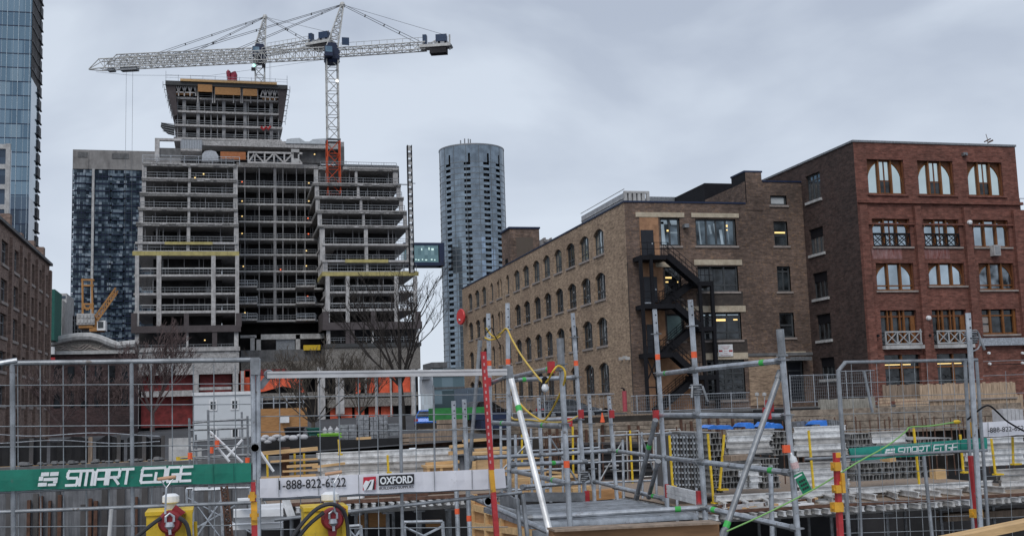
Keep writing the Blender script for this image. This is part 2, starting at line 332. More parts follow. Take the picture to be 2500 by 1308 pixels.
part(t, 'mullion_grid', b, [M['mull'], M['navy']])
b = MB(); z = .4
while z < ztop:
    b.box(x1+.13, Y+8 if z < zs else Y+.3, z-.16, x1+.3, Y+TD, z+.16)
    b.box(x1+.02, Y+TD-2.5, z+.2, x1+.2+.2*rnd.random(), Y+TD+.1+.2*rnd.random(), z+2.2)
    b.box(x1+.13, Y+TD-4.5, z-.1, x1+.5, Y+TD+.2, z+.14)
    if z > zs and rnd.random() < .5: b.box(x1+.13, Y+1+3*rnd.random(), z+.2, x1+.22, Y+6, z+1.2+rnd.random())
    z += 3.03
part(t, 'slab_edge', b, M['concd'])

# pale framed block behind the brick warehouse
Y = 200; t = thing('office_block', 'pale grey gridded office block peeking up behind the left brick building', 'building', (-40, Y, 0))
p = aY(25, 375, Y); ztop = aY(0, 350, Y).z
b = MB(); b.box(-60, Y+.4, -1, p.x-.3, Y+3, ztop-.5); part(t, 'glazing', b, M['twd'])
b = MB()
for i in range(9): b.box(p.x-.7-1.9*i, Y, -1, p.x-1.9*i, Y+.6, ztop)
for j in range(14): b.box(-60, Y+.08, ztop-.9-3.4*j, p.x-.05, Y+.55, ztop-.1-3.4*j)
part(t, 'concrete_frame', b, M['concl'])

# left brick warehouse, its street side receding
XB = -20.0
def lz(y, x=37): return aX(x, y, XB).z
y0, y1 = 100.0, aX(120, 700, XB).y; ztop = lz(575)
t = thing('brick_warehouse', 'dark brown brick warehouse with rows of tall windows at the left edge', 'building', (XB-10, y0, 0))
M['bl'] = brick('brown_brick', (.29,.205,.17), (.22,.155,.13), (.24,.19,.17), dirt=(.11,.085,.075), amount=.5)
M['bsill'] = plain('stone_sill', (.30,.26,.24), .8)
cols = [(0,16),(29,43),(51,63),(71,82),(89,100),(106,115)]
rows = [(lz(609), lz(665)), (lz(699), lz(752)), (lz(779), lz(833)), (lz(866), lz(912)), (lz(946), lz(990))]
holes = []
for a, c in cols:
    ya, yb = aX(a, 780, XB).y, aX(c, 780, XB).y
    for zt, zb in rows: holes.append((ya, yb, zb, zt))
ya = aX(-14, 780, XB).y
b = MB(); wall_x(b, y0, y1, -1, ztop, XB, holes, -.45); b.box(XB-22, y0+.01, -1, XB-.5, y0+.1, ztop); b.quad((XB-22,y1,-1),(XB,y1,-1),(XB,y1,ztop),(XB-22,y1,ztop)); b.quad((XB-22,y0,ztop-.3),(XB,y0,ztop-.3),(XB,y1,ztop-.3),(XB-22,y1,ztop-.3))
part(t, 'wall', b, M['bl'])
b = MB()
for x in (22, 47, 67, 86, 103, 118): yy = aX(x, 780, XB).y; b.box(XB, yy-.55, -1, XB+.28, yy+.55, lz(590))
part(t, 'pier', b, M['bl'])
b = MB(); b.box(XB-.6, y0, ztop, XB+.35, y1+.3, ztop+.3)
part(t, 'cornice', b, M['concd'])
b = MB()
for i, (yy, hh) in enumerate(((105,1.1),(112,.9),(119,1.6),(126,.8),(134,1.2),(141,1.5))): b.box(XB-1.6, yy, ztop+.3, XB-.2, yy+1.2, ztop+.3+hh)
part(t, 'roof_stub', b, M['bl'])
for ya, yb, zb, zt in holes:
    f = MB(); yc = (ya+yb)/2; X = XB-.36
    for q in (ya, yc, yb): f.box(X, q-.05, zb, X+.1, q+.05, zt)
    for q in (zb+.05, zb+(zt-zb)*.62, zt-.05): f.box(X+.01, ya, q-.05, X+.09, yb, q+.05)
    w = part(t, 'window', f, M['galvd'])
    g = MB(); g.quad((X+.03,ya,zb),(X+.03,yb,zb),(X+.03,yb,zt),(X+.03,ya,zt)); part(w, 'pane', g, M['wglass'])
    s = MB(); s.box(XB+.01, ya-.1, zb-.28, XB+.14, yb+.1, zb); part(w, 'sill', s, M['bsill'])

# netting, pale block and scaffolded block between the warehouse and the condo tower
Y = 200
def rect(b, x0, y0, x1, y1, Y, d, mi=0):
    p, q = aY(x0, y0, Y), aY(x1, y1, Y); b.box(p.x, Y, q.z, q.x, Y+d, p.z, mi)
M['net'] = plain('green_netting', (.02,.11,.09), .8)
b = MB(); rect(b, 118, 706, 132, 830, 185, 8); solo('netted_scaffold', b, M['net'], 'slim scaffold wrapped in dark green netting beside the brick warehouse', 'scaffold')
t = thing('pale_office', 'small pale office block with upright slit windows behind the green netting', 'building', (-26, Y, 0))
b = MB(); rect(b, 126, 732, 150, 850, Y, 14); rect(b, 132, 716, 162, 760, Y+6, 10); part(t, 'wall', b, M['concl'])
for x in (133, 139, 145): b = MB(); rect(b, x, 752, x+3, 822, Y-.05, .5); part(t, 'window', b, M['wglass'])
b = MB(); rect(b, 136, 722, 160, 728, Y+5.9, .4); part(t, 'window', b, M['twd'])
t = thing('scaffolded_block', 'dark half-built block wrapped in scaffolding beneath the dark condo tower', 'building', (-23, 215, 0))
b = MB(); rect(b, 150, 772, 200, 900, 216, 10); part(t, 'wall', b, M['inner'])
b = MB()
for x in range(150, 202, 8): p, q = aY(x, 760+rnd.random()*8, 214.5), aY(x, 850, 214.5); b.tube(p, q, .08, 4)
for yy in range(770, 850, 12): b.tube(aY(150, yy, 214.5), aY(200, yy, 214.5), .07, 4)
for k in range(6): b.tube(aY(150+k*8, 775+12*(k % 3), 214.5), aY(162+k*8, 790+12*(k % 3), 214.5), .06, 4)
part(t, 'scaffold', b, M['galvd'])

# ================================================================== dark condo tower
Y = 460; p, q = aY(178, 365, Y), aY(440, 830, Y); X0, X1 = p.x, q.x; ztop, zm = p.z, aY(178, 412, Y).z
t = thing('condo_tower', 'dark blue glazed condo tower with a plain concrete top behind the half built block', 'tower', (X0+14, Y, 0))
M['cgl'] = panes('condo_glass', [((.03,.042,.054), 5), ((.075,.10,.12), 4), ((.16,.20,.235), 4), ((.28,.33,.37), 3), ((.44,.48,.51), 1)], 1.15, 2.87, oz=.3, rough=.12, metal=.5)
M['mech'] = stained('mechanical_concrete', (.29,.28,.275), (.17,.16,.16), sc=(.12,.12,.03), amount=.8, fine=.15)
b = MB(); b.box(X0, Y, zm, X1, Y+28, ztop); b.box(X0+5.5, Y-.3, zm+.2, X0+5.8, Y, ztop-.5); part(t, 'mechanical_floor', b, M['mech'])
b = MB(); rect(b, 273, 374, 314, 388, Y-.2, .6); rect(b, 190, 371, 214, 384, Y-.2, .6); part(t, 'louvre', b, M['concd'])
b = MB(); b.box(X0+.6, Y+.8, -1, X1-.6, Y+27, zm); part(t, 'core', b, M['inner'])
xf = aY(227, 500, Y).x
b = MB(); b.box(xf-.45, Y-.5, 0, xf+.45, Y+.9, zm); part(t, 'concrete_fin', b, M['concl'])
z = zm-2.87; nb = 0
bays = [(X0, X0+4.6), (X0+5.0, xf-.5), (xf+.6, xf+6), (xf+7, xf+11.2), (xf+12, xf+18.5), (xf+19, xf+24), (xf+25, X1)]
while z > 22:
    b = MB()
    b.quad((X0,Y+.3,z+.45),(X1,Y+.3,z+.45),(X1,Y+.3,z+2.6),(X0,Y+.3,z+2.6))
    part(t, 'window_band', b, M['cgl'])
    b = MB()
    for k, (a, c) in enumerate(bays):
        e = -.55 if k in (1, 3, 5) else 0
        b.box(a, Y+e, z-.12, c, Y+.8, z+.2)
        if e: b.box(a, Y+e, z+.2, c, Y+e+.06, z+1.05, 1)
    part(t, 'balcony_slab', b, [M['navy'], M['cgl']])
    z -= 2.87; nb += 1
b = MB(); m = 0
for a, c in bays:
    n = max(2, int((c-a)/1.15))
    for i in range(n+1): b.box(a+(c-a)*i/n-.06, Y+.12, 20, a+(c-a)*i/n+.06, Y+.3, zm)
part(t, 'mullion', b, M['navy'])

# ================================================================== round glass tower and sky bridge
Y = 540; CX, CY, RR = 123.9, 556, 16.6; ztop = aY(1155, 352, 540).z
t = thing('round_tower', 'round grey glass condo tower with dark notched balconies', 'tower', (CX, CY, 0))
gm = [M.setdefault('rg%d' % i, glass('round_tower_glass', c, .1, .65, var=.25, sc=.3)) for i, c in enumerate([(.185,.225,.265), (.215,.265,.31), (.115,.145,.175), (.25,.32,.41)])] + [M['inner'], plain('pale_spandrel', (.16,.18,.20), .5, .2)]
N = 96
def ang(px):                                              # angle on the drum of a picture column
    X = aY(px, 500, 540).x*(CY-RR*.8)/540
    return math.asin(max(-1, min(1, (X-CX-2.2)/RR)))
notch = set()
for px, w in ((1084, 1), (1111, 2), (1149, 2), (1196, 2), (1226, 2)):
    k = round(ang(px)/(2*math.pi)*N)
    for j in range(w+1 if w > 1 else 2): notch.add((k+j-1) % N)
z, fl = ztop, 0
def rim(b, k0, k1, r, za, zb, mi):
    a0, a1 = 2*math.pi*k0/N, 2*math.pi*k1/N
    P = lambda a, zz: (CX+math.sin(a)*r, CY-math.cos(a)*r, zz)
    b.quad(P(a0,za), P(a1,za), P(a1,zb), P(a0,zb), mi)
col_t = {k: rnd.random() for k in range(N)}; tone = {}
while z > 15:
    h = 9.0 if fl == 0 else 2.9
    b = MB(); zb = z-h
    for k in range(N):
        if math.cos(2*math.pi*(k+.5)/N) < -.2: rim(b, k, k+1, RR, zb, z, 0); continue
        if k in notch and not (fl == 0 and False):
            if fl == 0: rim(b, k, k+1, RR, z-4.5 if (k+1) % N not in notch else zb, z, 0); rim(b, k, k+1, RR-1.2, zb, z-4.5, 4)
            else: rim(b, k, k+1, RR-1.8, zb+1.3, z, 4); rim(b, k, k+1, RR, zb+.15, zb+1.5, 1)
            continue
        g = k//3; s_ = math.sin(2*math.pi*(k+.5)/N); r_ = tone.setdefault((g, fl), rnd.random())
        mi = 0 if fl < 3 else (2 if s_ < -.1 and col_t[g] < .25 and fl > 8 else 3 if -.05 < s_ < .45 and col_t[g//2] < .6 and fl > 13 and r_ < .8 else 1 if col_t[g//3] > .55 and r_ < .7 else 0)
        rim(b, k, k+1, RR, zb+.35, z, mi); rim(b, k, k+1, RR+.05, zb, zb+.42, 5)
    part(t, 'mechanical_crown' if fl == 0 else 'window_band', b, gm); z = zb; fl += 1
b = MB()
for k in range(0, N, 6):
    a = 2*math.pi*k/N; b.box(CX+math.sin(a)*(RR+.05)-.1, CY-math.cos(a)*(RR+.05)-.1, 10, CX+math.sin(a)*(RR+.05)+.1, CY-math.cos(a)*(RR+.05)+.1, ztop)
part(t, 'mullion', b, gm[5])
b = MB(); b.lathe([(RR+.15, -.3), (RR+.15, .4)], (CX, CY, ztop), N); part(t, 'roof_rim', b, M['galvd'])
b = MB()
for px in (1128, 1138, 1147, 1152): p = aY(px, 352, 540); b.box(p.x-.25, 543, p.z-6, p.x+.25, 543.5, p.z+2.6+rnd.random())
part(t, 'antenna', b, M['galvd'])
t = thing('sky_bridge', 'enclosed glass sky bridge with lit windows joining the round tower', 'bridge', (95, 545, 70))
p, q = aY(985, 592, 538), aY(1086, 648, 538)
b = MB(); b.box(p.x, 538, q.z, q.x, 548, q.z+1.6); b.box(p.x, 538, p.z-1.2, q.x, 548, p.z); b.box(q.x-2.6, 538.02, q.z, q.x, 548, p.z-.05); part(t, 'frame', b, M['navy'])
M['brg'] = panes('bridge_glass', [((.16,.27,.29), 4), ((.12,.21,.23), 3), ((.22,.34,.36), 2)], 1.6, 3.2, rough=.15, metal=.3)
b = MB(); b.box(p.x, 538.3, q.z+1.5, q.x-3, 547, p.z-1); part(t, 'glazing', b, M['brg'])
b = MB()
for x, yy, w, h in ((1028,606,3,5),(1046,604,3,6),(1053,606,6,5),(1014,632,3,3),(1020,633,4,3),(1030,632,3,3),(1038,633,5,3),(1052,632,4,3),(1060,633,3,3)): rect(b, x, yy, x+w, yy+h, 538.2, .05)
part(t, 'ceiling_lamp', b, plain('lit_cool_lamp', (.7,.9,.85), emit=(.75,1,.9), estr=.35, var=0))
# low glass block and the street gap
t = thing('low_glass_block', 'low teal glazed block at the end of the street below the round tower', 'building', (60, 300, 0))
b = MB(); rect(b, 1056, 900, 1140, 1000, 300, 20); part(t, 'glazing', b, panes('teal_glass', [((.10,.15,.17), 2), ((.16,.22,.25), 2), ((.05,.08,.09), 2)], 3, 3.5))
b = MB(); rect(b, 1054, 884, 1092, 897, 299, 14); rect(b, 1056, 915, 1140, 918, 299.5, .6); rect(b, 1056, 945, 1140, 948, 299.5, .6); part(t, 'roof_edge', b, M['concd'])
b = MB(); rect(b, 1030, 906, 1056, 912, 290, 8); rect(b, 1032, 912, 1054, 925, 292, 5); rect(b, 1030, 925, 1058, 960, 294, 4); solo('white_canopy', b, M['white'], 'small white canopy roof low in the street gap beside the low glass block', 'canopy')
b = MB(); rect(b, 1322, 584, 1352, 640, 420, 20); rect(b, 1328, 580, 1333, 590, 419, 3); rect(b, 1345, 580, 1348, 590, 419, 3); solo('distant_building', b, M['mech'], 'sliver of a far grey rooftop just above the long brick roofline', 'building')

# ================================================================== old theatre with a curved parapet
Y = 190; t = thing('curved_gable_building', 'old stone building with a white curved parapet left of the half built block', 'building', (-20, Y, 0))
cv = [(108,834),(125,829),(145,824),(170,819),(195,816),(220,816),(240,820),(258,827),(272,833),(288,838),(305,836),(330,834)]
top = [aY(x, y, Y) for x, y in cv]
M['carved'] = stained('carved_stone', (.28,.26,.24), (.07,.065,.06), amount=.95, sc=(1.2,1.2,1.2), fine=2.2)
zl = aY(200, 862, Y).z
b = MB(); P = [(p.x, Y, p.z) for p in top]; b.prism(P+[(P[-1][0], Y, zl), (P[0][0], Y, zl)], (0, 9, 0)); part(t, 'gable', b, M['carved'])
b = MB(); b.path([(p.x, Y-.25, p.z-.35) for p in top], .62, 8); part(t, 'parapet_moulding', b, M['concl'])
b = MB(); b.box(P[0][0], Y-.3, zl-.15, P[-1][0], Y+.5, zl+.4); part(t, 'string_course', b, M['concl'])
b = MB()
for k in range(26):
    x = P[0][0]+(P[-1][0]-P[0][0])*(k+.5)/26; zz = zl+.5+rnd.random()*.8
    b.tube((x-.5, Y-.05, zz), (x+.5, Y-.05, zz+rnd.uniform(-.8, .8)), .11, 5)
part(t, 'carving', b, M['bsill'])
M['bdk'] = brick('dark_red_brick', (.085,.05,.05), (.06,.04,.042), (.08,.07,.07), dirt=(.02,.02,.02), amount=.6)
b = MB(); b.box(P[0][0], Y+.2, -2, P[-1][0], Y+8, zl-.16); part(t, 'wall', b, M['bdk'])
for k in range(6):
    x = P[0][0]+1.5+2*k
    for zz in (zl-4.6, zl-8.4): b = MB(); b.box(x, Y+.1, zz, x+1, Y+.3, zz+2.6); part(t, 'window', b, M['wglass'])
b = MB(); rect(b, 121, 846, 133, 864, Y-1, .3); solo('wall_sign', b, M['white'], 'small white sign board beside the curved stone gable', 'sign')
b = MB(); rect(b, 121, 872, 134, 886, Y-1.2, .3); solo('red_sign', b, M['red'], 'small red sign board below the white one beside the curved gable', 'sign')

# ================================================================== orange crane with its counterweight block behind the theatre
Y = 200; t = thing('crawler_crane', 'orange lattice crane with grey counterweight blocks standing behind the curved gable', 'crane', tuple(aY(222, 810, Y)))
orr = M['amb2'] = plain('orange_crane_paint', (.38,.185,.06), .6, var=.3, scale=1.5)
P = lambda x, y, d=0: aY(x, y, Y+d)
b = MB()
for d in (0, 2.2):
    for x0, x1 in ((201, 203), (224, 227)): b.bar(P(x1-1, 765, d), P(x0, 680, d), .3)
    for yy in (683, 697, 742, 752): b.bar(P(199, yy, d), P(229, yy, d), .28)
    b.bar(P(203, 742, d), P(212, 757, d), .25); b.bar(P(225, 742, d), P(214, 757, d), .25)
for x, yy in ((200, 684), (228, 684), (201, 745), (226, 745)): b.bar(P(x, yy, 0), P(x, yy, 2.2), .3)
part(t, 'gantry', b, orr)
b = MB(); rect(b, 187, 765, 231, 792, Y-.5, 4); part(t, 'counterweight', b, M['conc'])
b = MB()
for k in range(5): rect(b, 189+8.5*k, 768, 195+8.5*k, 776, Y-.62, .2); rect(b, 189+8.5*k, 780, 195+8.5*k, 788, Y-.62, .2)
part(t, 'counterweight_pad', b, M['concl'])
b = MB(); rect(b, 192, 793, 226, 800, Y-.3, 3.6); rect(b, 218, 796, 252, 808, Y-.2, 3); part(t, 'slewing_deck', b, orr)
b = MB(); rect(b, 237, 782, 257, 806, Y-.4, 3); part(t, 'cab', b, M['white'])
b = MB(); rect(b, 239, 785, 252, 800, Y-.46, .2); part(t, 'cab_window', b, M['wglass'])
b = MB()
A0, A1, B0, B1 = (232, 772), (238, 783), (281, 704), (284, 718)
for d in (-.6, 1.1):
    b.bar(P(*A0, d), P(*B0, d), .24); b.bar(P(*A1, d), P(*B1, d), .24)
    L = lambda p, q, f: (p[0]+(q[0]-p[0])*f, p[1]+(q[1]-p[1])*f)
    for k in range(9): b.bar(P(*L(A0, B0, k/9), d), P(*L(A1, B1, (k+.5)/9), d), .13); b.bar(P(*L(A1, B1, (k+.5)/9), d), P(*L(A0, B0, (k+1)/9), d), .13)
b.bar(P(256, 738, -.6), P(276, 716, 1.1), .13); b.bar(P(281, 704, -.6), P(281, 704, 1.1), .3); b.bar(P(284, 718, 0), P(287, 709, 0), .3)
b.bar(P(232, 800, 0), P(236, 774, 0), .4)
part(t, 'boom', b, orr)
# ================================================================== half-built concrete building with two wings and a set-back top
YF, YB = 230.0, 243.5
HB = thing('unfinished_building', 'bare concrete building under construction with two stepped wings, a recessed middle and a flared top', 'building', (11, YF, 0))
M['brn'] = plain('dark_brown_cladding', (.085,.072,.075), .85, var=.2, scale=1.2)
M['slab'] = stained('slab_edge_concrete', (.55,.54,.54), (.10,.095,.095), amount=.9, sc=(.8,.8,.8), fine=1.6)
M['slabd'] = stained('dark_mottled_slab_edge', (.27,.265,.26), (.08,.075,.075), amount=.9, sc=(1.2,1.2,.8), fine=2.2); M['insul'] = plain('yellow_insulation_board', (.42,.36,.15), .8, var=.25, scale=1)
M['netg'] = plain('grey_netting', (.06,.062,.065), .8)
posts = MB()
def zf(y, px=461, Y=YF): return aY(px, y, Y).z
def rails(b, xa, xb, z, Y, h=1.15, mesh=True):
    n = max(2, int((xb-xa)/2.4)); r = .045
    for k in range(n+1):
        x = xa+(xb-xa)*k/n; b.box(x-.05, Y-.05, z, x+.05, Y+.05, z+h+(.25 if rnd.random() < .2 else 0))
    for zz in (h, h*.52): b.box(xa, Y-.035, z+zz-r, xb, Y+.035, z+zz+r)
    if mesh:
        for k in range(n*5): x = xa+(xb-xa)*k/(n*5); b.box(x-.012, Y-.012, z+.08, x+.012, Y+.012, z+h)
def slab(xa, xb, z, h, Y, D=26, mat='slab', ragged=True):
    b = MB()
    if ragged: b.box(xa, Y, z-h/2, xb, Y+D, z+h*.12, 1); b.box(xa-.03, Y-.06, z+h*.121, xb+.03, Y+D, z+h/2)  # slab edge: darker lower band, paler top lip
    else: b.box(xa, Y, z-h/2, xb, Y+D, z+h/2)
    if ragged:
        n = int((xb-xa)/1.4)
        for k in range(n):
            if rnd.random() < .55:
                x = xa+(xb-xa)*k/n; w = rnd.uniform(.5, 1.5); zz = z+rnd.uniform(-.35, .3)*h
                b.box(x, Y-rnd.uniform(.1, .2), zz-.12, min(x+w, xb), Y-.062, zz+rnd.uniform(.05, .2), rnd.choice((0, 1)))
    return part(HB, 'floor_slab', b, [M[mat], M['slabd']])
def column(px, w, yt, yb, Y=YF, d=.7, ref=461, dy=.25):
    zt, zb = zf(yt, px, Y), zf(yb, px, Y); X = aY(px, (yt+yb)/2, Y).x; w2 = w*Y/2771/2
    b = MB(); b.box(X-w2, Y+dy, zb, X+w2, Y+dy+d, zt); part(HB, 'column', b, M['conc'])
def props(xa, xb, zb, zt, Y, n):
    for k in range(n):
        x = rnd.uniform(xa, xb); yy = Y+rnd.uniform(.6, 4); posts.box(x-.06, yy, zb, x+.06, yy+.1, zt)

# wings: (y of slab at its middle, px left, px right, thickness px, kind)
LW = [(403,350,576,9,'band'), (439,346,577,9,'band'), (475,341,579,9,'band'), (511,337,580,8,'band'), (548,332,582,9,'band'), (593,330,580,5,'thin'), (618.5,323,584,11,'yellow'),
      (654.5,336,578,3.5,'beam'), (672,327,582,5,'thin'), (717,326,581,5,'thin'), (744,336,578,3.5,'beam'), (761,326,582,6,'thin')]
RW = [(413,778,973,9,'band'), (451,764,979,8,'band'), (483.5,769,986,8,'band'), (517.5,773,993,9,'band'), (553.5,777,999,8,'band'), (597,786,1001,5,'thin'), (637,787,1003,5,'thin'), (668,787,1022,11,'yellow'),
      (697.5,803,1013,3.5,'beam'), (713,799,1018,5,'thin'), (740,803,1013,3.5,'beam'), (756,797,1018,6,'thin')]
for wing, ref in ((LW, 461), (RW, 890)):
    zs_ = []
    for y, pl, pr_, th, kd in wing:
        z = zf(y, ref); xa, xb = aY(pl, y, YF).x, aY(pr_, y, YF).x; h = th*YF/2771
        zs_.append((z, xa, xb, h, kd))
        if kd == 'beam':
            b = MB(); b.box(xa, YF+.3, z-h/2, xb, YF+.55, z+h/2); part(HB, 'edge_beam', b, M['concl'])
        elif kd == 'yellow':
            slab(xa+.4, xb-.4, z, h*.5, YF+.05, ragged=False)
            b = MB(); n = 9
            for k in range(n): b.box(xa+(xb-xa)*k/n+.02, YF-.12, z-h*.5, xa+(xb-xa)*(k+1)/n-.02, YF, z+h*.42)
            if wing is RW: b.box(xa-.05, YF-.1, z-h*.5, xa+.1, YB-2, z+h*.4)
            part(HB, 'insulated_band', b, M['insul'])
            b = MB(); b.box(xa+.2, YF-.1, z+h*.45, xb-.3, YF+1, z+h*.62); part(HB, 'edge_flashing', b, M['concl'])
        else:
            if wing is RW and y == 413:
                g0, g1 = aY(796, y, YF).x, aY(838, y, YF).x; slab(xa, g0, z, h, YF, D=1); slab(g1, xb, z, h, YF)
            else: slab(xa, xb, z, h, YF, ragged=(kd == 'band'), mat='slab' if kd == 'band' else 'conc')
    fl = [q for q in zs_ if q[4] != 'beam']
    for k, (z, xa, xb, h, kd) in enumerate(fl):
        b = MB(); rails(b, xa+.4, xb-.4, z+h/2, YF+.25, 1.1 if kd != 'yellow' else 1.5); part(HB, 'guard_rail', b, M['galvd'])
        if k: props(xa+1, xb-1, z+h/2, fl[k-1][0]-fl[k-1][3]/2, YF, 9)
    # near-black box added behind each wing keeps the open floors dark
    b = MB(); xa, xb = zs_[-1][1], zs_[-1][2]; b.box(xa+3.2 if wing is LW else xa+2.5, YF+7, 10, xb-3.2, YF+25, zs_[0][0]-.1); part(HB, 'dark_backing', b, M['inner'])
for y0, y1, pcs in ((403,439,((352,10),(463,6),(575,10))), (439,475,((351,9),(462,6),(575,10))), (475,511,((347,10),(461,6),(575,10))), (511,548,((344,9),(461,6),(576,9))), (548,593,((342,11),(460,8),(577,11))), (593,618,((342,10),(459,7),(578,9)))):
    for px, w in pcs: column(px, w, y0, y1)
for y0, y1 in ((624,672), (672,717), (717,761), (761,797)):
    for px, w in ((334.5,9), (388,10.5), (521,10), (579,9)): column(px, w, y0, y1, dy=-.12 if px < 600 else 0)
for px, w in ((334,9), (457,5), (577,10)): column(px, w, 808, 856)
for y0, y1, pcs in ((413,451,((772,10),(870,6),(966,12))), (451,484,((774,10),(875,6),(974,10))), (484,517,((776,10),(882,6),(980,10))), (517,553,((781,10),(888,6),(990,9))), (553,597,((787,12),(894,9),(998,13))), (597,637,((788,12),(895,8),(1000,13))), (637,668,((794,12),(897,6),(1004,10)))):
    for px, w in pcs: column(px, w, y0, y1)
for y0, y1 in ((674,713), (713,756), (756,788)):
    for px, w in ((800,10), (849,9), (968,10), (1014,9)): column(px, w, y0, y1, dy=-.12)
for px, w in ((802,9), (910,5), (1018,8)): column(px, w, 802, 843)
for yy in (3.5, 7, 10.5):                                  # columns along the inner side of the right wing
    for (y0, _, _, _, k0), (y1, pl, _, _, k1) in zip(RW[4:-1], RW[5:]):
        X = aY(pl, y1, YF).x; b = MB(); b.box(X+.1, YF+yy, zf(y1, 890), X+.7, YF+yy+.8, zf(y0, 890)); part(HB, 'column', b, M['conc'])
b = MB(); rect(b, 402, 590, 519, 597, YF-.25, .2); rect(b, 843, 633, 948, 641, YF-.25, .2)
part(HB, 'insulation_panel', b, M['insul'])

# recessed middle
MF = [(456,4.5), (499,4.5), (541.6,4.5), (584,4.5), (622,4.5), (662,4.5), (705,4.5), (743,4.5), (783,4.5)]
xa, xb = aY(578, 600, YB).x, aY(775, 600, YB).x
zt0 = zf(404, 672, YB)
for i, (y, th) in enumerate(MF):
    z = zf(y, 672, YB); h = th*YB/2771
    b = MB(); b.box(xa, YB, z-h/2, xb+1.2, YB+12, z+h/2)
    part(HB, 'floor_slab', b, M['concl'])
    b = MB(); rails(b, xa+.3, xb-.3, z+h/2, YB+.2, 1.0); part(HB, 'guard_rail', b, M['galvd'])
    zu = zt0 if i == 0 else zf(MF[i-1][0], 672, YB)
    for px in (598, 633, 671.5, 691, 724, 745): X = aY(px, y, YB).x; w = .3 if px == 671.5 else .09; posts.box(X-w, YB+.1, z, X+w, YB+.4, zu)
    props(xa, xb, z, zu, YB+1, 6)
b = MB(); b.box(xa, YB-.1, zt0-.5, xb+1, YB+12, zt0+.5); part(HB, 'floor_slab', b, M['slab'])
b = MB(); b.box(xa-3, YB+6, 3, xb+3, YB+14, zt0-.6); part(HB, 'dark_backing', b, M['inner'])  # near-black box added so the recessed floors stay dark
for pa, pb, ys_ in ((581, 628, (699, 740, 780)), (724, 770, (698, 739, 780))):
    for y in ys_:
        z = zf(y, (pa+pb)/2, 238); a, c = aY(pa, y, 238).x, aY(pb, y, 238).x
        b = MB(); b.box(a, 238, z-.18, c, YB+.5, z+.18); part(HB, 'balcony_slab', b, M['slab'])
        b = MB(); rails(b, a, c-.05, z+.18, 238.1, 1.1); b.box(c-.09 if pa < 600 else a-.02, 238.05, z, c+.05 if pa < 600 else a+.09, 238.2, z+1.2); part(HB, 'guard_rail', b, M['galv'])
# lower frame in the middle
b = MB()
for x0, y0, x1, y1 in ((587,818,626,824), (626,816,792,826), (626,816,637,862), (722,816,733,862), (611,822,622,870)): rect(b, x0, y0, x1, y1, 240, 1.2)
part(HB, 'portal_frame', b, M['concl'])
b = MB(); rect(b, 674, 828, 720, 860, 240.5, .2); part(HB, 'plastic_sheet', b, M['galvd'])
b = MB(); rect(b, 588, 855, 800, 908, 239, 2); part(HB, 'concrete_wall', b, M['concd'])
b = MB(); rect(b, 588, 884, 800, 908, 238.9, .1); part(HB, 'formed_band', b, M['carved'])
b = MB(); rect(b, 587, 822, 800, 1040, 243, 1); part(HB, 'dark_backing', b, M['inner'])
b = MB(); rect(b, 741, 842, 782, 854, 238, .6); part(HB, 'skip', b, M['yellow'])

# brown storey, blind concrete wall and ground floor of both wings
for (pl, pr_), (ya, yb, yc, yd, ye, yf), verts in (((320, 588), (761, 796, 809, 853, 911, 1045), (327, 455, 583)), ((788, 1031), (757, 787, 802, 842, 900, 1045), (796, 912, 1021))):
    b = MB(); rect(b, pl, yb, pr_, yc, YF-.35, 1)
    for px in verts: rect(b, px-(7 if px != verts[1] else 6), ya+3, px+(7 if px != verts[1] else 6), yb+1, YF-.33, 1)
    for px in ((524,), (850, 860))[pl > 500]: rect(b, px-6, yc-1, px+6, yd, YF-.2, .8)
    if pl > 500: X = aY(pl, yb, YF).x; b.box(X+.02, YF-.3, zf(yc, 890), X+.3, YB-2, zf(ya+3, 890))
    part(HB, 'brown_cladding', b, M['brn'])
    b = MB(); rect(b, pl+6, yd, pr_-4, ye, YF-.2, 2); part(HB, 'blind_wall', b, M['carved'] if pl > 500 else M['slab'])
    b = MB(); rect(b, pl+4, yd-3, pr_-2, yd+2, YF-.5, 3); part(HB, 'ledge', b, M['conc'] if pl < 500 else M['netg'])
    b = MB(); rect(b, pl+10, yc, pr_-8, yd, YF+6, 1); part(HB, 'dark_backing', b, M['inner'])
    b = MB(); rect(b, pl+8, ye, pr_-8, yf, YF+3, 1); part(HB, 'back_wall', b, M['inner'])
    rr = MB(); rails(rr, aY(pl+14, yd, YF).x, aY(pr_-14, yd, YF).x, zf(yd), YF+.4, 1); part(HB, 'guard_rail', rr, M['galvd'])
M['tarpr'] = plain('dark_red_tarp', (.20,.03,.03), .6, var=.45, scale=1.0, bump=.5, fine=1.2)
for x0, y0, x1, y1, m in ((345,915,470,1040,'tarpr'), (488,912,565,962,'tarpr'), (586,905,610,1000,'tarpo'), (598,902,700,918,'tarpr')): b = MB(); rect(b, x0, y0, x1, y1, YF+1.6, .2); part(HB, 'tarp', b, M[m])
pts = [(612,918),(735,915),(745,965),(740,985),(728,950),(690,942),(645,955),(618,958)]
b = MB(); b.prism([tuple(aY(x, y, YF+1)) for x, y in pts], (0, .2, 0)); part(HB, 'tarp', b, M['tarpo'])
for x0, y0, x1, y1 in ((868,918,880,960), (896,915,920,970), (924,915,956,966), (958,915,978,966), (980,913,1002,960), (806,995,826,1036), (832,994,860,1036), (866,990,890,1036), (900,990,926,1020), (930,990,960,1034), (1003,990,1014,1020)):
    b = MB(); rect(b, x0, y0, x1, y1, YF+1.2, .25); part(HB, 'tarp', b, M['tarpo'])
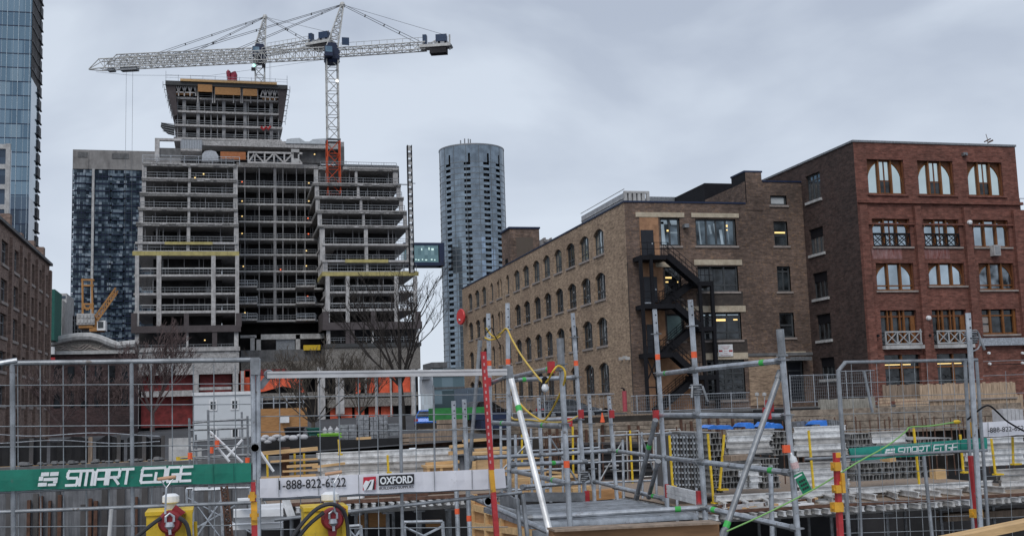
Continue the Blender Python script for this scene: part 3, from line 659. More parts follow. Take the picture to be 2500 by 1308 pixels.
for x, w, ya, yb in ((330,16,911,1045), (478,14,911,1045), (575,14,905,1045), (592,8,905,1010), (785,20,895,1045), (830,22,900,1010), (893,5,905,970), (918,6,905,1040), (955,6,905,1040), (1010,14,900,1045)):
    b = MB(); rect(b, x-w/2, ya, x+w/2, yb, YF-.15, .9); part(HB, 'column', b, M['conc'])
for x0, y0, x1, y1 in ((486,964,800,972), (800,962,1020,968), (800,972,1020,988)): b = MB(); rect(b, x0, y0, x1, y1, YF-.1, 2); part(HB, 'ground_floor_slab', b, M['carved'])
b = MB(); rect(b, 345, 955, 470, 966, YF-.05, 1); rect(b, 486, 945, 565, 950, YF, .3); part(HB, 'edge_beam', b, M['conc'])

# roof terrace and set-back tower top
Y2 = 241.0
def P2(x, y, d=0): return aY(x, y, Y2+d)
b = MB(); rails(b, aY(348, 400, YF).x, aY(585, 400, YF).x, zf(398), YF+.4, 1.5, False); rails(b, aY(585, 404, YB).x, aY(800, 404, YB).x, zf(400, 672, YB), YB+.2, 1.5, False); part(HB, 'guard_rail', b, M['galv'])
b = MB(); rect(b, 378, 337, 444, 344, Y2, 1); rect(b, 378, 338, 389, 394, Y2-.01, 1.02); part(HB, 'portal_frame', b, M['conc'])
b = MB(); rect(b, 389, 361, 444, 384, Y2+.4, .4); part(HB, 'formwork_panel', b, M['concd'])
b = MB(); rect(b, 441, 341, 493, 364, Y2-1, 1); part(HB, 'ribbed_panel', b, M['galv'])
b = MB()
for k in range(13): rect(b, 442+4*k, 341, 443.6+4*k, 364, Y2-1.1, .12)
part(HB, 'panel_rib', b, M['galvd'])
b = MB(); rect(b, 441, 363, 493, 369, Y2-1.2, 8); part(HB, 'floor_slab', b, M['slab'])
b = MB(); rect(b, 441, 369, 735, 402, Y2+5, 3); part(HB, 'dark_backing', b, M['inner'])
b = MB(); p, q = P2(492, 349), P2(840, 349); b.prism([p+V((0,0,-.5)), q+V((0,0,-1.4)), q+V((0,0,.2)), p+V((0,0,.5))], (0, 9, 0)); part(HB, 'floor_slab', b, M['slab'])
b = MB(); rect(b, 538, 370, 600, 390, Y2-.5, .3); part(HB, 'plywood_panel', b, plain('orange_plywood', (.36,.13,.05), .7, var=.25, scale=2))
b = MB(); pts = [(493,392),(494,376),(500,369),(514,367),(527,370),(533,380),(533,392)]; b.prism([tuple(P2(x, y, -1.5)) for x, y in pts], (0, 2, 0)); part(HB, 'wrapped_bundle', b, plain('grey_sheet', (.38,.40,.44), .5, var=.25, scale=3, bump=.6, fine=3))
b = MB(); b.bar(P2(605,372,-.4), P2(738,375,-.4), .4); b.bar(P2(605,397,-.4), P2(738,400,-.4), .4)
tx = [606,622,646,669,694,716,737]
for k in range(6): b.bar(P2(tx[k], 397 if k % 2 == 0 else 374, -.4), P2(tx[k+1], 374 if k % 2 == 0 else 399, -.4), .3); b.bar(P2(tx[k], 373, -.4), P2(tx[k], 398, -.4), .3)
part(HB, 'shoring_truss', b, M['conc'])
b = MB(); rect(b, 711, 364, 731, 397, Y2-.6, .4); part(HB, 'white_form_panel', b, M['concl'])
b = MB(); rect(b, 717, 372, 727, 386, Y2-.7, .09); part(HB, 'form_opening', b, M['inner'])
b = MB(); rect(b, 731, 362, 840, 400, Y2+2, 1); part(HB, 'dark_backing', b, M['concd'])
b = MB(); rect(b, 828, 358, 841, 405, Y2-.2, 9); part(HB, 'end_wall', b, M['concd'])
b = MB(); pts = [(697,350),(700,340),(712,338),(732,337),(744,345),(752,348),(764,340),(795,338),(801,342),(801,352)]; b.prism([tuple(P2(x, y, -.2)) for x, y in pts], (0, 8, 0)); part(HB, 'roof_sheet', b, plain('wet_white_sheet', (.50,.54,.58), .35, var=.2, scale=2, bump=.4, fine=2))
b = MB(); rect(b, 840, 402, 972, 409, YF+.5, 9); part(HB, 'roof_sheet', b, M['galvd'])
b = MB(); rect(b, 776, 402, 975, 452, YF+9, .5); part(HB, 'dark_backing', b, M['inner'])
# storeys of the top
Y3 = 244.0
def P3(x, y, d=0): return aY(x, y, Y3+d)
TF = [((424,240),(690,252)), ((426,272),(689,284)), ((425,306),(690,317)), ((424,338),(688,348))]
for (x0, y0), (x1, y1) in TF:
    p, q = P3(x0, y0), P3(x1, y1); b = MB(); z = (p.z+q.z)/2+.25; b.box(p.x, Y3, z-.22, q.x, Y3+14, z+.22); part(HB, 'floor_slab', b, M['slab'])
    rr = MB(); rails(rr, p.x+.3, q.x-.3, z+.22, Y3+.2, .9, False); part(HB, 'guard_rail', rr, M['galvd'])
zz = [(P3(*a).z+P3(*c).z)/2+.25 for a, c in TF]; xa3, xb3 = P3(428, 290).x, P3(688, 290).x
zcap = P3(550, 224).z
for i in range(1, 4):
    for f in (.02, .08, .21, .27, .33, .39, .45, .56, .65, .68, .77, .84, .9, .97):
        w = .09 if f not in (.08, .21, .45, .65, .9) else .34; X = xa3+(xb3-xa3)*f; posts.box(X-w, Y3+.5, zz[i], X+w, Y3+.9, zz[i-1])
b = MB(); b.box(xa3+1, Y3+4, zz[3]-4, xb3-1, Y3+13, zcap); part(HB, 'dark_backing', b, M['inner'])  # near-black box added to darken the open top storeys
b = MB()
for x0, y0, x1, y1 in ((404,194,702,213),):
    lo = [(404,196),(702,215),(690,255),(686,253),(690,222),(424,205),(428,240),(424,243)]
T0, T1 = P3(404,195,-1), P3(702,213,-1); B0, B1 = P3(425,285,0), P3(690,300,0); zt = (T0.z+T1.z)/2
b.box(T0.x, Y3-1.5, zt-.9, T1.x, Y3+15, zt); part(HB, 'roof_form', b, M['netg'])
b = MB()
for a, c, s in ((T0, B0, 1), (T1, B1, -1)):
    b.prism([(a.x, Y3-1.2, zt-.8), (c.x, Y3-.2, c.z), (c.x+s*.7, Y3-.2, c.z+.5), (a.x+s*2.0, Y3-1.2, zt-.8)], (0, 14, 0))
part(HB, 'flared_form', b, M['brn'])
b = MB()
for a, c, s in ((T0, B0, -1), (T1, B1, 1)):
    for k in range(7):
        f = k/6; p = V((a.x+(c.x-a.x)*f, Y3-1, zt-.8+(c.z-zt+.8)*f)); b.bar(p, p+V((s*.55, 0, rnd.uniform(-.3, .1))), .14); b.bar(p+V((s*.5, 0, -.7)), p+V((s*.5, 0, .7)), .1)
part(HB, 'form_bracket', b, M['galvd'])
b = MB()
for x0, y0, x1, y1 in ((483,206,518,225), (525,213,587,233), (593,217,628,235)): rect(b, x0, y0, x1, y1, Y3-1.75, .2)
rect(b, 428, 226, 470, 233, Y3-.3, .2); rect(b, 640, 236, 676, 244, Y3-.3, .2)
part(HB, 'plywood_panel', b, M['ply'])
b = MB(); p, q = P3(440, 196.5, -1.8), P3(676, 211, -1.8); b.bar((p.x, p.y, zt+.15), (q.x, q.y, zt+.15), .35, .5); part(HB, 'timber_edge', b, M['lumber'])
b = MB()
for x0, x1, yy in ((422, 478, 207), (636, 682, 219)):
    n = 4
    for k in range(n):
        xa_, xc_ = x0+(x1-x0)*k/n, x0+(x1-x0)*(k+1)/n
        b.bar(P3(xa_, yy+18, -.7), P3((xa_+xc_)/2, yy, -.7), .22); b.bar(P3((xa_+xc_)/2, yy, -.7), P3(xc_, yy+18, -.7), .22); b.bar(P3(xc_, yy-2, -.7), P3(xc_, yy+28, -.7), .22)
    b.bar(P3(x0, yy+18, -.7), P3(x1, yy+20, -.7), .22)
for px in (483, 519, 524, 570, 588, 592, 612, 629): b.bar(P3(px, 206, -.4), P3(px, 252, -.4), .22)
part(HB, 'shoring_truss', b, M['conc'])
b = MB()
for k in range(11):
    X = T0.x+.1+(T1.x-T0.x-.2)*k/10; b.box(X-.05, Y3-1.4, zt, X+.05, Y3-1.3, zt+(1.4 if 0 < k < 10 else 2.1))
for h in (.7, 1.25): b.box(T0.x, Y3-1.38, zt+h-.03, T1.x, Y3-1.34, zt+h+.03)
part(HB, 'guard_rail', b, M['galv'])
b = MB(); b.path([P3(560,203,2), P3(558,183,2), P3(557,177,2), P3(560,174,2)], .45, 8); b.path([P3(570,205,2), P3(571,184,2), P3(568,178,2)], .75, 8); part(HB, 'concrete_pump_boom', b, plain('pump_red', (.30,.03,.06), .5))
b = MB(); pts = [(394,299),(408,303),(426,306),(426,331),(410,327),(400,319),(392,309)]; b.prism([tuple(P3(x, y, -.5)) for x, y in pts], (0, .3, 0)); part(HB, 'loose_netting', b, M['netg'])
b = MB()
for k in range(5): b.bar(P3(393+k, 300+5*k, -.7), P3(426, 304+6*k, -.6), .12)
part(HB, 'netting_rib', b, M['galvd'])
b = MB(); b.path([P3(637,310,-.7), P3(643,317,-.7), P3(650,311,-.7), P3(655,316,-.7), P3(661,309,-.7)], .28, 5); part(HB, 'red_strap', b, M['red'])
part(HB, 'shoring_posts', posts, plain('shore_grey', (.26,.26,.27), .7), kind='stuff')
for i, (x, y, Y, m) in enumerate(((497,425,YF,'lamp'), (476,434,YF,'lamp'), (591,444,YB,'lampr'), (591,491,YB,'lamp'), (591,528,YB,'lamp'), (591,570,YB,'lamp'), (594,650,YB,'lamp'), (754,447,YB,'lamp'), (754,491,YB,'lamp'), (752,533,YB,'lampr'), (753,571,YB,'lampr'), (748,612,YB,'lamp'), (748,649,YB,'lamp'), (768,377,Y2,'lamp'), (500,830,YF+4,'lamp'), (598,763,YB,'lamp'), (751,723,YB,'lampr'), (685,658,YB,'lampr'))):
    b = MB(); p = aY(x, y, Y-.3); b.lathe([(0,-.16),(.15,-.07),(.15,.07),(0,.16)], p, 8); part(HB, 'site_lamp', b, M[m])

# ================================================================== tower cranes
M['crw'] = plain('crane_white', (.50,.50,.49), .55, .1, var=.3, scale=1.5)
M['crb'] = plain('crane_blue', (.02,.045,.10), .5, var=.3); M['cro'] = plain('crane_orange', (.50,.07,.02), .55, var=.25, scale=1.5)
def lattice(b, p, q, w, h, n, r=.11, tri=False, w2=None, h2=None):      # box lattice from p to q
    p, q = V(p), V(q); d = (q-p).normalized(); u = V((0,0,1)) if abs(d.z) < .7 else V((0,1,0))
    a = d.cross(u).normalized(); c = a.cross(d).normalized(); w2 = w if w2 is None else w2; h2 = h if h2 is None else h2
    def cor(f, i):
        W_, H_ = w+(w2-w)*f, h+(h2-h)*f; k, l = ((-.5,-.5),(.5,-.5),(.5,.5),(-.5,.5))[i]
        if tri: k, l = ((-.5,-.5),(.5,-.5),(0,.5),(0,.5))[i]
        return p+(q-p)*f+a*k*W_+c*l*H_
    for i in range(3 if tri else 4): b.tube(cor(0, i), cor(1, i), r, 5)
    m = 3 if tri else 4
    for k in range(n):
        for i in range(m):
            j = (i+1) % m
            f0, f1 = k/n, (k+1)/n
            if k % 2: i, j = j, i
            b.tube(cor(f0, i), cor(f1, j), r*.55, 4, cap=False); b.tube(cor(f0, i), cor(f0, j), r*.55, 4, cap=False)
def crane(Y, mast, head, apex, jibtip, cjend, lbl, seg, yaw):
    hx, hy = head; H = aY(hx, hy, Y); t = thing('tower_crane', lbl, 'crane', (H.x, Y, 0))
    zj = H.z+.3; T = aZ(*jibtip, zj+.2); Cj = aZ(*cjend, zj)
    for kind, (ya, yb), w, m in mast:
        A, B = aY(hx+(ya-hy)*.0145, ya, Y), aY(hx+(yb-hy)*.0145, yb, Y); b = MB(); lattice(b, (B.x, Y, B.z), (A.x, Y, A.z), w, w, max(3, int(abs(A.z-B.z)/w)), .15); part(t, kind, b, M[m])
    dj = (T-V((H.x, Y, zj))).normalized(); dc = (Cj-V((H.x, Y, zj))).normalized(); O = V((H.x, Y, zj))
    ap = aY(*apex, Y); L = (T-O).length
    b = MB(); lattice(b, O+dj*1.2, T-dj*2.5, 1.9, 2.0, seg, .13); e = T-dj*2.5; 
    for s in (-1, 1): b.tube(e+V((0, 0, 1))+V((dj.y*s*.8, -dj.x*s*.8, 0)), T+V((0,0,-.8)), .1, 5); b.tube(e+V((dj.y*s*.95, -dj.x*s*.95, -1)), T+V((0,0,-.9)), .12, 5)
    part(t, 'jib', b, M['crw'])
    b = MB(); lattice(b, O+dc*1.2, Cj, 1.7, 1.5, max(6, int((Cj-O).length/1.8)), .13); 
    for k in range(12): p = O+dc*(2+((Cj-O).length-2)*k/11); b.tube(p+V((0,0,.8)), p+V((0,0,2.0)), .05, 4)
    b.tube(O+dc*2+V((0,0,2)), Cj+V((0,0,2)), .05, 4); part(t, 'counter_jib', b, M['crw'])
    b = MB(); lattice(b, O+V((0,0,.8)), ap, 2.4, 1.8, 8, .15, w2=.5, h2=.5); b.lathe([(.5,-.5),(.6,0),(.4,.5)], ap, 8); part(t, 'tower_head', b, M['crw'])
    b = MB()
    for f in (.42, .66):
        q = O+dj*L*f+V((0,0,1.1)); off = V((0, .35, 0))
        for s in (-1, 1): b.tube(ap+off*s, q+off*s*2, .06, 4)
        for g in (.18, .5, .75): p = ap+(q-ap)*g; b.tube(p-off*1.6, p+off*1.6, .14, 5)
    part(t, 'jib_tie', b, M['galvd'])
    b = MB(); q = Cj+V((0,0,1)); off = V((0, .4, 0))
    for s in (-1, 1): b.tube(ap+off*s, q-dc*1.5+off*s*2, .06, 4)
    b.tube(ap, q+dc*4+V((0,0,1.2)), .04, 4)
    for g in (.3, .55, .75): p = ap+(q-dc*1.5-ap)*g; b.tube(p-off*1.5, p+off*1.5, .14, 5)
    part(t, 'counter_jib_tie', b, M['galvd'])
    b = MB(); b.box(O.x-1.5, Y-1.5, zj-1.7, O.x+1.5, Y+1.5, zj-.2); b.lathe([(1.4,-.6),(1.7,0)], O+V((0,0,-1.8)), 12); b.prism([(O.x-1.6,Y-1.4,zj-.3),(O.x+1.6,Y-1.4,zj-.3),(O.x+.8,Y-1.4,zj+1.8),(O.x-.9,Y-1.4,zj+1.8)], (0,2.8,0)); part(t, 'slewing_unit', b, M['navy'])
    b = MB(); c = O+dj*.2+V((-.6,-2.4,-.6)); b.box(c.x-.9, c.y-.8, c.z-1, c.x+.7, c.y+.8, c.z+1.2); cb = part(t, 'cab', b, M['navy'])
    b = MB(); b.box(c.x-.8, c.y-.86, c.z-.2, c.x+.6, c.y-.82, c.z+1); part(cb, 'cab_window', b, M['twg'])
    b = MB(); n = V((dc.y, -dc.x, 0))
    b.bar(Cj-dc*1.2+V((0,0,-.2)), Cj+dc*5.2+V((0,0,-.2)), 2.4, .6); b.bar(Cj+dc*5+V((0,0,-1)), Cj+dc*5+V((0,0,2.2)), .3); b.bar(Cj-dc+V((0,0,-.5)), Cj+dc*4.4+V((0,0,2.4)), .25); part(t, 'machinery_deck', b, M['crw'])
    b = MB(); b.bar(Cj+dc*.9+V((0,0,-1.1)), Cj+dc*4.4+V((0,0,-1.1)), 2, 1.4); part(t, 'counterweight', b, M['inner'])
    b = MB(); b.bar(Cj+dc*2.2+V((0,0,1.4)), Cj+dc*4.4+V((0,0,1.4)), 1.8, 1.5); b.bar(Cj-dc*.6+V((0,0,1.2)), Cj+dc*.2+V((0,0,1.2)), 1.2, 2.4); part(t, 'winch_housing', b, M['crb'])
    b = MB()
    for k in range(3): b.bar(Cj+dc*(.6+1.3*k)+V((0,0,.25)), Cj+dc*(1.4+1.3*k)+V((0,0,.25)), 2.2, .5)
    b.bar(Cj+dc*4.6+V((0,0,.3)), Cj+dc*5.4+V((0,0,-.4)), 2.3, .4); part(t, 'ballast_frame', b, M['galvd'])
    return t, O, dj, dc, L, zj
YC = 232.0
t, O, dj, dc, L, zj = crane(YC, (('mast', (140, 342), 2.35, 'crw'), ('mast_collar', (342, 346), 2.7, 'galvd'), ('lower_mast', (346, 476), 2.6, 'cro')), (810, 133), (836, 12), (217, 160), (1040, 114), 'nearer white tower crane on a mast with an orange lower section', 36, 0)
b = MB(); p = O+dc*3+V((0,-1.2,1.9)); b.box(p.x-.9, p.y-.1, p.z-.8, p.x+.6, p.y+.1, p.z+.8); part(t, 'name_board', b, M['crb'])
b = MB(); p = aY(823, 198, YC-1.5); b.lathe([(0,-.3),(.28,-.1),(.28,.1),(0,.3)], p, 8); part(t, 'floodlight', b, M['lampw'])
b = MB(); q = O+dj*L*.83+V((0,0,-1.35)); b.bar(q-dj*1.8, q+dj*1.8, 1.6, .6); b.bar(q+dj*3.2, q+dj*4.6, 1.4, .5); part(t, 'trolley', b, M['galvd'])
b = MB()
for s in (-1, 1): b.tube(q+dj*s*.7, V((q.x+dj.x*s*.7, q.y, 38)), .03, 4)
part(t, 'hoist_rope', b, M['galvd'])
b = MB(); b.path([O+V((0,0,-1.2)), O+dj*L*.5+V((0,0,-3.6)), O+dj*L*.83+V((0,0,-2.6)), T if False else O+dj*L*.97+V((0,0,-1.5))], .03, 4); part(t, 'trolley_rope', b, M['galvd'])
t, O, dj, dc, L, zj = crane(259.0, (('mast', (140, 210), 2.1, 'crw'),), (634, 133), (647, 42), (262, 148), (762, 108), 'farther white tower crane rising behind the flared top of the half built block', 26, 0)
b = MB(); p = aY(620, 160, 257); b.lathe([(0,-.4),(.35,-.1),(.35,.1),(0,.4)], p, 8); part(t, 'floodlight', b, plain('lit_green_lamp', (.4,.9,.7), emit=(.4,1,.8), estr=1.5, var=0))
b = MB(); p = aY(618, 168, 257); b.box(p.x-.4, p.y, p.z-.4, p.x+.5, p.y+.5, p.z+.3); p = aY(644, 160, 257); b.box(p.x-.4, p.y, p.z-.4, p.x+.4, p.y+.5, p.z+.4); part(t, 'lamp_bracket', b, M['black'])
b = MB()
for px in (658, 661): b.tube(aY(px, 150, 259), aY(px, 208, 259), .025, 4)
part(t, 'hoist_rope', b, M['galvd'])

# hoist mast beside the right wing
t = thing('hoist_mast', 'slim black and white hoist mast standing clear of the right wing', 'hoist', (37, 229, 0))
A, B = aY(998.5, 354, 229), aY(1008, 665, 229); X = (A.x+B.x)/2; b = MB(); g = MB()
for s in (-.42, .42):
    for e in (0, .8): b.box(X+s-.09, 229+e, B.z, X+s+.09, 229+e+.15, A.z)
z = B.z
while z < A.z: g.box(X-.32, 228.95, z, X+.32, 229.1, z+.62); g.box(X-.3, 229.8, z+.75, X+.3, 229.9, z+1.3); z += 1.5
part(t, 'mast_frame', b, M['black']); part(t, 'rack_panel', g, M['concl'])
b = MB(); b.box(X-3, 229.3, zf(452, 980)-.1, X, 229.45, zf(452, 980)+.1); b.box(X-2, 229.3, zf(555, 980)-.1, X, 229.45, zf(555, 980)+.1); b.box(X+.4, 229.3, zf(452, 980)+.2, X+1.1, 229.4, zf(452, 980)+.35); part(t, 'wall_tie', b, M['galvd'])
# ================================================================== long tan brick warehouse
YT, XT = 85.0, 31.43
def T(x, y): return aY(x, y, YT)
M['tanl'] = brick('tan_brick', (.46,.335,.235), (.36,.26,.185), (.34,.275,.205), dirt=(.20,.14,.105), amount=.7, dsc=.16, spec_cl=(.40,.28,.2), cl=.35)
M['tanf'] = brick('mottled_brown_brick', (.22,.155,.125), (.15,.108,.09), (.14,.11,.095), bw=.5, bh=.2, dirt=(.035,.03,.03), amount=.72, dsc=.2, spec_cl=(.36,.22,.13), cl=.55)
M['dcoat'] = stained('sooty_brick', (.085,.07,.062), (.035,.032,.032), amount=.8, sc=(.5,.5,.5), fine=2.5)
M['infill'] = stained('orange_infill_block', (.40,.225,.13), (.26,.14,.085), amount=.7, sc=(.6,.6,.4))
M['cream'] = stained('cream_lintel', (.52,.46,.36), (.28,.16,.09), amount=.35, sc=(1.5,1.5,.6))
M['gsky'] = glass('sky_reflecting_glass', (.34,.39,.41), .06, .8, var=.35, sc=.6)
M['gmix'] = glass('mixed_reflection_glass', (.13,.16,.18), .05, .75, var=.85, sc=.55, wav=.06)  # uneven tint imitates mixed reflections in the end windows
M['gdark'] = glass('dark_glass', (.028,.032,.036), .05, .3, var=.8, sc=1.2, wav=.04)
M['wframe'] = plain('dark_window_frame', (.055,.06,.065), .5)
TB = thing('tan_warehouse', 'long tan brick warehouse with rows of arched windows and an end wall facing the site', 'building', (40, YT, .9))
ztan, zbase = aY(1524, 494, YT).z, .7; YE = 149.2; XR = aY(1966, 600, YT).x
Ystep = T(1820, 500).x; zhi = T(1900, 445).z
# long side in the plane XT
cols = [(1451,1475.5,0),(1416,1439,0),(1383,1403.5,0),(1353,1371.5,0),(1325,1342,0),(1300,1316,0),(1275,1290,0),(1253,1267,0),(1234,1241,1),(1211,1223.5,2),(1195,1201.5,1),(1174,1184,0),(1157,1167.5,0),(1140,1150,0)]
def zx(y, px=1463): return aX(px, y, XT).z
rows = [(zx(558), zx(623)), (zx(666), zx(733)), (zx(776), zx(846)), (zx(886), zx(960))]
holes = []
for k, (a, c, kind) in enumerate(cols):
    ya, yb = sorted((aX(a, 640, XT).y, aX(c, 640, XT).y))
    for r, (zt, zb) in enumerate(rows): holes.append((ya, yb, zb, zt, kind, r, k))
bas = [(h[0], h[1], .75, 1.45) for h in holes if h[5] == 0 and h[4] == 0]
b = MB(); wall_x(b, YT, YE, zbase, ztan, XT, [h[:4] for h in holes]+bas, .38)
for ya, yb, zb, zt, kind, r, k in holes+[(h[0], h[1], h[2], h[3], 0, 9, 0) for h in bas]:   # arch spandrels
    rise = min(.42, (yb-ya)*.3); yc = (ya+yb)/2; n = 5
    for s in (-1, 1):
        e = ya if s < 0 else yb; ys_ = [e+(yc-e)*i/n for i in range(n+1)]; zz = [zt-rise*((yc-y)/(yc-ya))**2 for y in ys_]
        b.prism([(XT+.005, e, zt)]+[(XT+.005, y, z) for y, z in zip(ys_, zz)], (.3, 0, 0))
b.quad((XT,YE,zbase),(XT+20,YE,zbase),(XT+20,YE,ztan),(XT,YE,ztan))
part(TB, 'long_wall', b, M['tanl'])
b = MB(); b.box(XT-.06, YT-.06, ztan, XT+.3, YE, ztan+.14); b.box(XT+.31, YT-.06, ztan, Ystep, YT+.25, ztan+.14); part(TB, 'coping', b, M['navy'])
b = MB(); b.quad((XT+.3,YT+.25,ztan-.3),(XR,YT+.25,ztan-.3),(XR,YE,ztan-.3),(XT+.3,YE,ztan-.3)); part(TB, 'roof', b, M['asphalt'])
for ya, yb, zb, zt, kind, r, k in holes:
    f = MB(); X = XT+.2; yc = (ya+yb)/2; qs = [ya+.05, yb-.05] if kind == 1 else [ya+.05, ya+(yb-ya)*.36, ya+(yb-ya)*.64, yb-.05] if kind == 0 else [ya+.05, yc-.22, yc+.22, yb-.05]
    tt = .05 if kind == 0 else .03
    for q in qs: f.box(X, q-tt, zb, X+.1, q+tt, zt)
    for q in (zb+.06, zb+(zt-zb)*.3, zt-.09): f.box(X+.01, ya, q-.06, X+.09, yb, q+.06)
    if kind == 2: f.box(XT+.01, yc-.2, zb, XT+.32, yc+.2, zt, 1)
    w = part(TB, 'window', f, [M['wframe'], M['tanl']])
    g = MB(); g.quad((X+.05,ya,zb),(X+.05,yb,zb),(X+.05,yb,zt),(X+.05,ya,zt)); part(w, 'pane', g, M['gsky'] if r == 0 and k != 2 else M['gdark'])
    s = MB(); s.box(XT-.1, ya-.12, zb-.16, XT+.1, yb+.12, zb+.02); part(w, 'sill', s, M['bsill'])
    if r and rnd.random() < .75:
        s = MB()
        for i in range(3): y_ = rnd.uniform(ya+.2, yb-.2); z_ = zb+(zt-zb)*rnd.choice((.25, .3, .62)); s.box(X+.02, y_-.06, z_, X+.045, y_+.1, z_+.16)
        part(w, 'light_speck', s, M['concl'])  # pale colour stands in for specks of light in the panes
for ya, yb, zb, zt in bas: g = MB(); g.quad((XT+.3,ya,zb),(XT+.3,yb,zb),(XT+.3,yb,zt),(XT+.3,ya,zt)); part(TB, 'basement_window', g, M['gdark'])
b = MB()
for (x, y) in ((1520,875),(1530,872),(1537,874)): p = aX(x, y, XT); b.box(XT-.3, p.y-.12, p.z-.12, XT, p.y+.12, p.z+.12)
part(TB, 'wall_lamp', b, M['concl'])
# end wall in the plane YT
W_ = [(1611,532,1662,600), (1697,534,1799,600), (1880,477,1921,501), (1888,540,1925,600), (1896,650,1932,711), (1902,763,1941,823), (1621,648,1664,728), (1702,650,1804,711), (1626,766,1672,832), (1710,763,1812,829), (1725,878,1822,974), (1920,880,1966,978)]
doors = [(1563,562,1596,626), (1570,676,1605,738), (1577,792,1609,862)]
inf = [(1560,530,1611.5,640), (1567,642,1621,730), (1573,755,1626.5,845)]
def R4(q): p, s = T(q[0], q[1]), T(q[2], q[3]); return (min(p.x, s.x), max(p.x, s.x), min(p.z, s.z), max(p.z, s.z))
hl = [R4(q) for q in W_]
b = MB(); wall_y(b, XT, Ystep, zbase, ztan, YT, hl, .3); wall_y(b, Ystep, XR, zbase, zhi, YT, hl, .3)
zch = T(1830, 421).z; xc0, xc1 = T(1820, 450).x, T(1858, 430).x
b.box(xc0+.01, YT-.05, ztan-.5, xc1, YT+2.5, zch); b.quad((XR,YT,zbase),(XR,YE,zbase),(XR,YE,zhi-1),(XR,YT,zhi-1)); b.box(Ystep+.02, YT+.6, ztan-.3, XR, YT+9, zhi-.05); b.quad((Ystep,YT,ztan-.3),(Ystep,YT+.6,ztan-.3),(Ystep,YT+.6,zhi),(Ystep,YT,zhi))
part(TB, 'end_wall', b, M['tanf'])
b = MB(); b.box(xc0-.1, YT-.06, zch, xc1+.1, YT+2.6, zch+.14); b.box(xc1+.1, YT-.06, zhi, XR, YT+.5, zhi+.13); part(TB, 'coping', b, M['navy'])
b = MB(); b.box(xc0-.06, YT-.02, ztan+.15, xc0, YT+2.5, zch); part(TB, 'chimney_flashing', b, M['black'])
b = MB(); p, q = T(1524, 700), T(1562, 1010); b.box(p.x+.3, YT-.012, zbase, q.x-.45, YT-.004, T(1540, 640).z)
p, q = T(1720, 829), T(1826, 862); b.box(p.x, YT-.012, q.z, q.x, YT-.004, p.z); p, q = T(1700, 712), T(1815, 746); b.box(p.x, YT-.012, q.z, q.x, YT-.004, p.z); part(TB, 'soot_stains', b, M['dcoat'], kind='stuff')
b = MB(); p, q = T(1826, 872), T(1970, 985); b.box(p.x, YT-.05, q.z, T(1918, 880).x, YT-.005, p.z); part(TB, 'pale_ground_storey', b, M['tanl'])
b = MB(); p = T(1826, 866); b.box(p.x, YT-.1, p.z-.12, XR, YT-.01, p.z+.12); part(TB, 'band_course', b, M['concd'])
for q in inf: x0, x1, z0, z1 = R4(q); b = MB(); b.box(x0, YT-.04, z0, x1, YT-.005, z1); part(TB, 'infill_panel', b, M['infill'])
x0, x1, z0, z1 = R4((1578, 866, 1690, 1000)); b = MB(); b.box(x0, YT-.04, z0, x1, YT-.005, z1); part(TB, 'infill_panel', b, M['infill'])
M['ddoor'] = plain('black_door', (.012,.014,.02), .4)
for q in doors: x0, x1, z0, z1 = R4(q); b = MB(); b.box(x0, YT-.14, z0, x1, YT-.045, z1); d = part(TB, 'door', b, M['ddoor']); b = MB(); b.box(x1-.2, YT-.2, z0+.95, x1-.1, YT-.145, z0+1.1); part(d, 'handle', b, M['galv']); b = MB(); b.box(x0-.1, YT-.4, z0-.12, x0+.55, YT-.05, z0-.02); part(d, 'threshold', b, M['galv'])
for q in ((1551,518,1670,531), (1687,520,1803,532), (1600,640,1655,652), (1694,634,1811,647), (1650,748,1706,758), (1710,747,1820,761), (1718,862,1826,876), (1918,858,1967,867)):
    x0, x1, z0, z1 = R4(q); b = MB(); b.box(x0, YT-.08, z0, x1, YT-.015, z1); part(TB, 'lintel', b, M['cream'])
x0, x1, z0, z1 = R4((1915,868,1968,880)); b = MB(); b.box(x0, YT-1, z0, x1, YT-.11, z1-.15); part(TB, 'door_canopy', b, M['galvd'])
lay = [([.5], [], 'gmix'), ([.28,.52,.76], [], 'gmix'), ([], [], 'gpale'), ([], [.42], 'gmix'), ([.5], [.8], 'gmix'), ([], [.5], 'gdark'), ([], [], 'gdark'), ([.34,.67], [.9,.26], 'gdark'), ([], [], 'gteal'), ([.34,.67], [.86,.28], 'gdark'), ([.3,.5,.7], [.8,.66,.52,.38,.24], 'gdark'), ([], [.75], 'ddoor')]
M['gpale'] = plain('white_board', (.5,.53,.55), .4, var=.1); M['gteal'] = plain('teal_film', (.17,.25,.25), .35, var=.12)
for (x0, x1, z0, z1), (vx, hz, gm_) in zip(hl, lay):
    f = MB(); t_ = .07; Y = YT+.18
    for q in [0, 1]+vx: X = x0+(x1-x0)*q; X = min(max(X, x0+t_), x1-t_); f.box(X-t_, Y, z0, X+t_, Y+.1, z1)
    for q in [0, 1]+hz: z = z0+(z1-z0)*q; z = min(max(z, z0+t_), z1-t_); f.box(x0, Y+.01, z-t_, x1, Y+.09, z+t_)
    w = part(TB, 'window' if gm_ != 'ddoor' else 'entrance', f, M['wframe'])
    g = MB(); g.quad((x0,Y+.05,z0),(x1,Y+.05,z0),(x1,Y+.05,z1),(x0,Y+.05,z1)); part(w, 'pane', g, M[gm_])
    if gm_ != 'ddoor': s = MB(); s.box(x0-.15, YT-.1, z0-.17, x1+.15, YT+.12, z0-.01); part(w, 'sill', s, M['bsill'])
